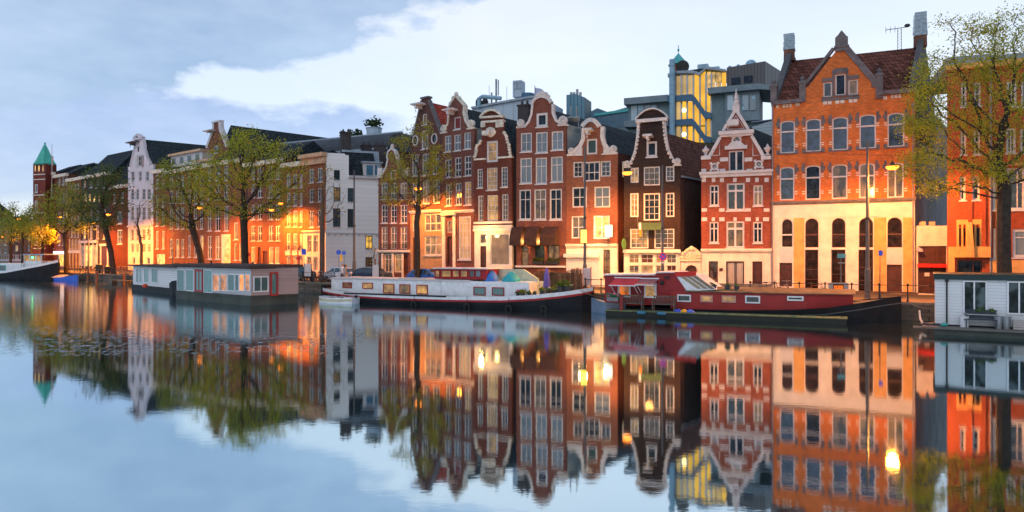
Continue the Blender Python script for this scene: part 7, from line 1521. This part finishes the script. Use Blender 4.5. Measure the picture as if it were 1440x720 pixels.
# ---------------------------------------------------------------- person standing by the white car
def person(x, y, z, rz, label, shirt, trousers, hair):
    t = thing('person', label, 'person', (x, y, z), rz)
    J = [((0, 0, .95), .13, None), ((0, 0, 1.12), .12, 0), ((0, 0, 1.32), .15, 1), ((0, 0, 1.44), .09, 2), ((0, 0, 1.54), .055, 3), ((.08, 0, .88), .10, 0), ((.10, .01, .50), .07, 5), ((.11, -.01, .10), .045, 6), ((.12, .14, .04), .04, 7), ((-.08, 0, .88), .10, 0), ((-.10, .01, .50), .07, 9), ((-.11, -.01, .10), .045, 10), ((-.12, .14, .04), .04, 11), ((.19, 0, 1.40), .06, 3), ((.26, .0, 1.12), .042, 13), ((.24, .14, .90), .032, 14), ((-.19, 0, 1.40), .06, 3), ((-.26, .0, 1.12), .042, 16), ((-.24, .14, .90), .032, 17)]
    me = bpy.data.meshes.new('body'); me.from_pydata([j[0] for j in J], [(i, j[2]) for i, j in enumerate(J) if j[2] is not None], []); o = bpy.data.objects.new('body', me); COL.objects.link(o); o.parent = t
    md = o.modifiers.new('s', 'SKIN'); 
    if not me.skin_vertices: me.skin_vertices.new()
    for i, j in enumerate(J): me.skin_vertices[0].data[i].radius = (j[1], j[1]*.8); me.skin_vertices[0].data[i].use_root = (i == 0)
    o.modifiers.new('u', 'SUBSURF').levels = 1; o.modifiers['u'].render_levels = 1
    skin = pm('skin', (.55, .32, .22), .6, .08); me.materials.append(shirt)
    m = MB(); m.blob((0, .0, 1.66), (.082, .1, .125), 12, 9); m.cbox((0, .105, 1.655), (.025, .04, .04)); m.cbox((0, .092, 1.60), (.05, .02, .012)); 
    for s_ in (-1, 1): m.blob((s_*.083, 0, 1.66), (.015, .025, .035), 6, 5)
    h_ = m.obj('head', skin, t, True); m = MB(); m.blob((0, -.022, 1.69), (.095, .105, .125), 12, 8); m.obj('hair', hair, t); m = MB()
    for s_ in (-1, 1): m.blob((s_*.032, .093, 1.67), (.012, .008, .008), 6, 4)
    m.obj('eyes', black, t)
    for s_ in (-1, 1):
        m = MB(); m.tube((s_*.085, 0, .93), (s_*.10, .01, .5), .105, .08, 10); m.tube((s_*.10, .01, .5), (s_*.11, -.01, .09), .08, .06, 10); m.obj('trouser_leg', trousers, t)
        m = MB(); m.blob((s_*.24, .17, .86), (.028, .035, .05), 8, 6)
        for k in range(4): m.tube((s_*(.222+.013*k), .175, .83), (s_*(.222+.013*k), .20, .76-.006*abs(k-1.5)), .009, .007, 5)
        m.tube((s_*.22, .2, .87), (s_*.20, .22, .82), .01, .008, 5); m.obj('hand', skin, t)
    return t
q = qpt(481.5, 1.0); person(q[0], q[1], 1.05, R(150), 'person with reddish brown hair in a white shirt standing before the white car', pm('white_shirt', (.75, .75, .78), .8), pm('navy_trousers', (.03, .04, .07), .8), pm('auburn_hair', (.16, .04, .02), .6))

# ================================================================ trees
def tree(name, label, trunk, Y, blobs, N_, leaf, lmat, n_leaf, r0, clump=.32, z0=1.05, seed=1, step=.38, infl=2.6, kill=.55, tip=.014, bark=None, drop=0.0, group='trees along the quay'):
    rs = np.random.RandomState(seed); tp = [at(px, py, Y) for px, py in trunk]; base = Vector((tp[0].x, Y, z0)); t = thing(name, label, 'tree', base, 0, group)
    att = []; s = Y/F
    wts = np.array([b_[2]*b_[3] for b_ in blobs]); wts = wts/wts.sum()
    for b_, w_ in zip(blobs, wts):
        c_ = at(b_[0], b_[1], Y); k = max(4, int(N_*w_)); u = rs.normal(size=(k, 3)); u /= np.linalg.norm(u, axis=1)[:, None]; rad = rs.uniform(0, 1, k)**.42; rx, rz = b_[2]*s, b_[3]*s; ry = (b_[4] if len(b_) > 4 else .8)*rx
        att.append(np.array([c_.x, c_.y, c_.z])+u*rad[:, None]*np.array([rx, ry, rz]))
    att = np.vstack(att)
    nodes = []; par = []
    for i in range(len(tp)-1):
        a, c_ = tp[i], tp[i+1]; k = max(1, int((c_-a).length/step))
        for j in range(k): nodes.append(np.array(a.lerp(c_, j/k))); par.append(len(nodes)-2)
    nodes.append(np.array(tp[-1])); par.append(len(nodes)-2); nodes[0][2] = z0
    M_ = np.array(nodes); best = np.full(len(att), 1e9); bi = np.zeros(len(att), int); alive = np.ones(len(att), bool)
    D = np.linalg.norm(att[:, None]-M_[None], axis=2); bi = D.argmin(1); best = D.min(1); M = [m for m in M_]
    for it in range(160):
        act = alive.nonzero()[0]
        if len(act) == 0: break
        rr = infl if it > 6 else 99
        if it % 12 == 11: rr = 99
        sel = act[best[act] < rr]
        if len(sel) == 0: sel = act[np.argsort(best[act])[:5]]
        dirs = {}
        for a in sel:
            v = att[a]-M[bi[a]]; v = v/(np.linalg.norm(v)+1e-6); dirs.setdefault(bi[a], []).append(v)
        new = []
        for k, vs in dirs.items():
            v = np.sum(vs, axis=0); l_ = np.linalg.norm(v)
            if l_ < .15: v = vs[0]; l_ = 1
            v = v/l_+rs.normal(0, .22, 3)+np.array([0, 0, .05]); v /= np.linalg.norm(v); p = M[k]+v*step; new.append((p, k))
        o = len(M)
        for p, k in new: M.append(p); par.append(k)
        NP = np.array([p for p, k in new]); d = np.linalg.norm(att[:, None]-NP[None], axis=2); j = d.argmin(1); dm = d.min(1); up = dm < best; best[up] = dm[up]; bi[up] = o+j[up]; alive &= best > kill
        if len(M) > 4200: break
    n_ = len(M); ch = [[] for _ in range(n_)]
    for i in range(1, n_): ch[par[i]].append(i)
    rad = np.zeros(n_)
    for i in range(n_-1, -1, -1):
        rad[i] = tip if not ch[i] else (sum(rad[c_]**2.25 for c_ in ch[i]))**(1/2.25)
    ex = math.log(r0/tip)/math.log(max(rad[0]/tip, 1.2)); rad = tip*(rad/tip)**ex
    m = MB(); bx_ = np.array(base)
    for i in range(1, n_):
        a, c_ = M[par[i]]-bx_, M[i]-bx_; ra, rb = rad[par[i]], rad[i]
        if ra > 2.2*rb: ra = rb*1.5
        nn_ = 8 if ra > .15 else (5 if ra > .04 else 3); m.tube(a, c_+(c_-a)*.04, ra, rb, nn_, False)
    m.obj('trunk', bark or pm('bark', (.045, .032, .025), .9, .45, 4, 1), t)
    tips = np.array([i for i in range(n_) if rad[i] < tip*2.4]); 
    if n_leaf and len(tips):
        P = np.array(M)[tips]-bx_
        dens = (np.sin(P[:, 0]*1.7+seed)+np.sin(P[:, 2]*2.1+P[:, 1]*1.3)+2.2); dens = np.clip(dens, .15, 4); dens /= dens.sum()
        idx = rs.choice(len(P), n_leaf, p=dens); C_ = P[idx]+rs.normal(0, clump, (n_leaf, 3))*np.array([1, 1, .8]); 
        u = rs.normal(size=(n_leaf, 3)); u /= np.linalg.norm(u, axis=1)[:, None]; v = np.cross(u, rs.normal(size=(n_leaf, 3))); v /= np.linalg.norm(v, axis=1)[:, None]+1e-6
        sz = leaf*rs.uniform(.55, 1.3, n_leaf)[:, None]; a = C_-u*sz; c_ = C_+u*sz; bb_ = C_+v*sz*.55+u*sz*.1; dd = C_-v*sz*.55+u*sz*.1
        V = np.stack([a, bb_, c_, dd], 1).reshape(-1, 3); me = bpy.data.meshes.new('crown'); me.vertices.add(len(V)); me.vertices.foreach_set('co', V.ravel()); me.loops.add(n_leaf*4); me.polygons.add(n_leaf)
        me.loops.foreach_set('vertex_index', np.arange(n_leaf*4)); me.polygons.foreach_set('loop_start', np.arange(n_leaf)*4); me.update(); me.validate(); me.materials.append(lmat); o = bpy.data.objects.new('crown', me); COL.objects.link(o); o.parent = t
    return t
lm1 = leafmat('spring_leaf', (.24, .30, .02), (.58, .54, .05)); lm2 = leafmat('olive_leaf', (.18, .24, .03), (.44, .44, .05)); lm3 = leafmat('dark_leaf', (.06, .11, .03), (.16, .21, .05)); lm4 = leafmat('yellow_spring_leaf', (.25, .26, .03), (.48, .42, .05))
tree('street_tree', 'large tree with fresh yellow green leaves in front of the right brick building', [(1413, 400), (1411, 350), (1411, 300), (1412, 262), (1404, 235)], 37.0, [(1400, 70, 62, 58), (1330, 120, 55, 60), (1300, 165, 42, 50), (1400, 150, 60, 60), (1460, 110, 50, 80), (1345, 200, 62, 50), (1420, 210, 50, 50), (1300, 232, 42, 32), (1470, 210, 45, 60), (1355, 255, 60, 18), (1330, 30, 20, 12), (1318, 262, 26, 20, 1.6), (1325, 268, 22, 16, 1.4)], 1750, .06, leafmat('right_leaf', (.20, .25, .02), (.58, .54, .04)), 30000, .34, clump=.26, seed=3, step=.33, infl=2.2, kill=.42, tip=.011)
tree('street_tree', 'thin tall tree with sparse yellowish leaves before the red roofed house', [(587, 392), (587, 350), (586, 312)], 60.5, [(585, 250, 42, 52), (590, 190, 24, 38), (560, 225, 22, 40), (612, 235, 26, 36), (548, 268, 18, 24), (625, 270, 20, 20), (640, 252, 10, 12)], 420, .085, lm4, 6000, .24, clump=.24, seed=5, step=.4, tip=.014)
tree('bare_tree', 'bare young tree in front of the narrow orange brick end house', [(453, 384), (453, 340), (453, 305)], 70.0, [(456, 262, 22, 44), (440, 290, 16, 30), (474, 285, 16, 28)], 260, .09, lm4, 260, .26, clump=.3, seed=6, step=.42, tip=.02, bark=pm('pale_bark', (.12, .08, .06), .9))
tree('street_tree', 'big spreading leafy tree with dark forked trunk in the middle of the left row', [(345, 388), (344, 350), (343, 318), (342, 296)], 76.0, [(345, 225, 48, 44), (310, 250, 44, 40), (390, 235, 42, 44), (345, 200, 40, 22), (285, 268, 22, 28), (402, 262, 32, 34), (320, 290, 38, 18), (385, 296, 36, 14), (425, 250, 12, 22)], 1600, .11, lm1, 11500, .40, clump=.36, seed=8, step=.45, infl=3, kill=.6, tip=.02)
tree('street_tree', 'medium leafy tree with leaning reddish trunk left of the big one', [(284, 374), (280, 352), (274, 332), (271, 322)], 82.0, [(262, 262, 38, 38), (235, 282, 26, 28), (290, 288, 26, 26), (250, 310, 30, 14), (240, 240, 22, 16)], 620, .12, lm2, 5600, .38, clump=.4, seed=9, step=.5, infl=3, kill=.7, tip=.022)
tree('street_tree', 'tall dark green tree with leaning trunk beside the dark red house', [(160, 384), (156, 355), (149, 325), (145, 300)], 95.0, [(140, 262, 30, 34), (162, 262, 22, 34), (122, 290, 26, 22), (168, 290, 16, 24), (140, 312, 30, 10)], 620, .14, lm3, 4800, .36, clump=.45, seed=10, step=.55, infl=3.5, kill=.8, tip=.025)
tree('street_tree', 'broad upright tree over the lit shop sign at the left', [(93, 384), (93, 355), (91, 330)], 104.0, [(92, 288, 36, 32), (66, 308, 22, 20), (115, 300, 22, 26), (92, 318, 36, 10)], 560, .15, lm2, 4000, .30, clump=.45, seed=11, step=.6, infl=3.5, kill=.85, tip=.025)
tree('bare_tree', 'thin bare tree in front of the lilac house', [(199, 382), (199, 345)], 97.0, [(198, 315, 20, 26), (198, 290, 14, 16)], 160, .1, lm4, 60, .2, clump=.3, seed=12, step=.55, infl=3.5, kill=.8, tip=.022, bark=MATS['pale_bark'])
tree('bare_tree', 'small bare shrub-like tree at the right end of the white corner house', [(527, 392), (527, 375)], 66.0, [(527, 362, 10, 20)], 90, .1, lm4, 40, .09, clump=.3, seed=13, step=.3, infl=2, kill=.4, tip=.014, bark=MATS['pale_bark'])
for i, (px, Y, bl_k, lb) in enumerate(((32, 122, [(32, 318, 26, 18), (20, 300, 18, 16)], 'reddish lit tree just right of the bridge'), (15, 135, [(14, 322, 24, 22)], 'dim tree behind the left barge cabin'), (44, 118, [(44, 310, 18, 22)], 'tree close to the left of the turret'), (-5, 140, [(-6, 310, 26, 32)], 'tree cut by the left frame edge'), (60, 112, [(58, 330, 20, 16)], 'small tree before the foot of the turret'))):
    tree('street_tree', lb, [(px, 380), (px, 350), (px, 338)], Y, bl_k, 170, .16, lm2, 1700, .22, clump=.5, seed=20+i, step=.7, infl=4.5, kill=1.1, tip=.03)

rope = pm('mooring_rope', (.22, .18, .13), .9)
for a, c_, sag, lb in ((Vector((4.4, 45.1, 1.45)), Vector((7.6, 46.6, 1.1)), .35, 'mooring rope from the white barge bow to the quay'), (Vector((20.9, 36.8, 1.25)), Vector((23.6, 37.2, 1.1)), .3, 'mooring rope from the red barge bow to the quay'), (Vector((-15.9, 55.6, 1.0)), Vector((-16.8, 65.2, 1.1)), .5, 'mooring rope from the white barge stern to the quay')):
    m = MB(); m.path([a.lerp(c_, i/8)-Vector((0, 0, sag*4*(i/8)*(1-i/8))) for i in range(9)], .02, 5); tag(m.obj('mooring_rope', rope), lb, 'rope')
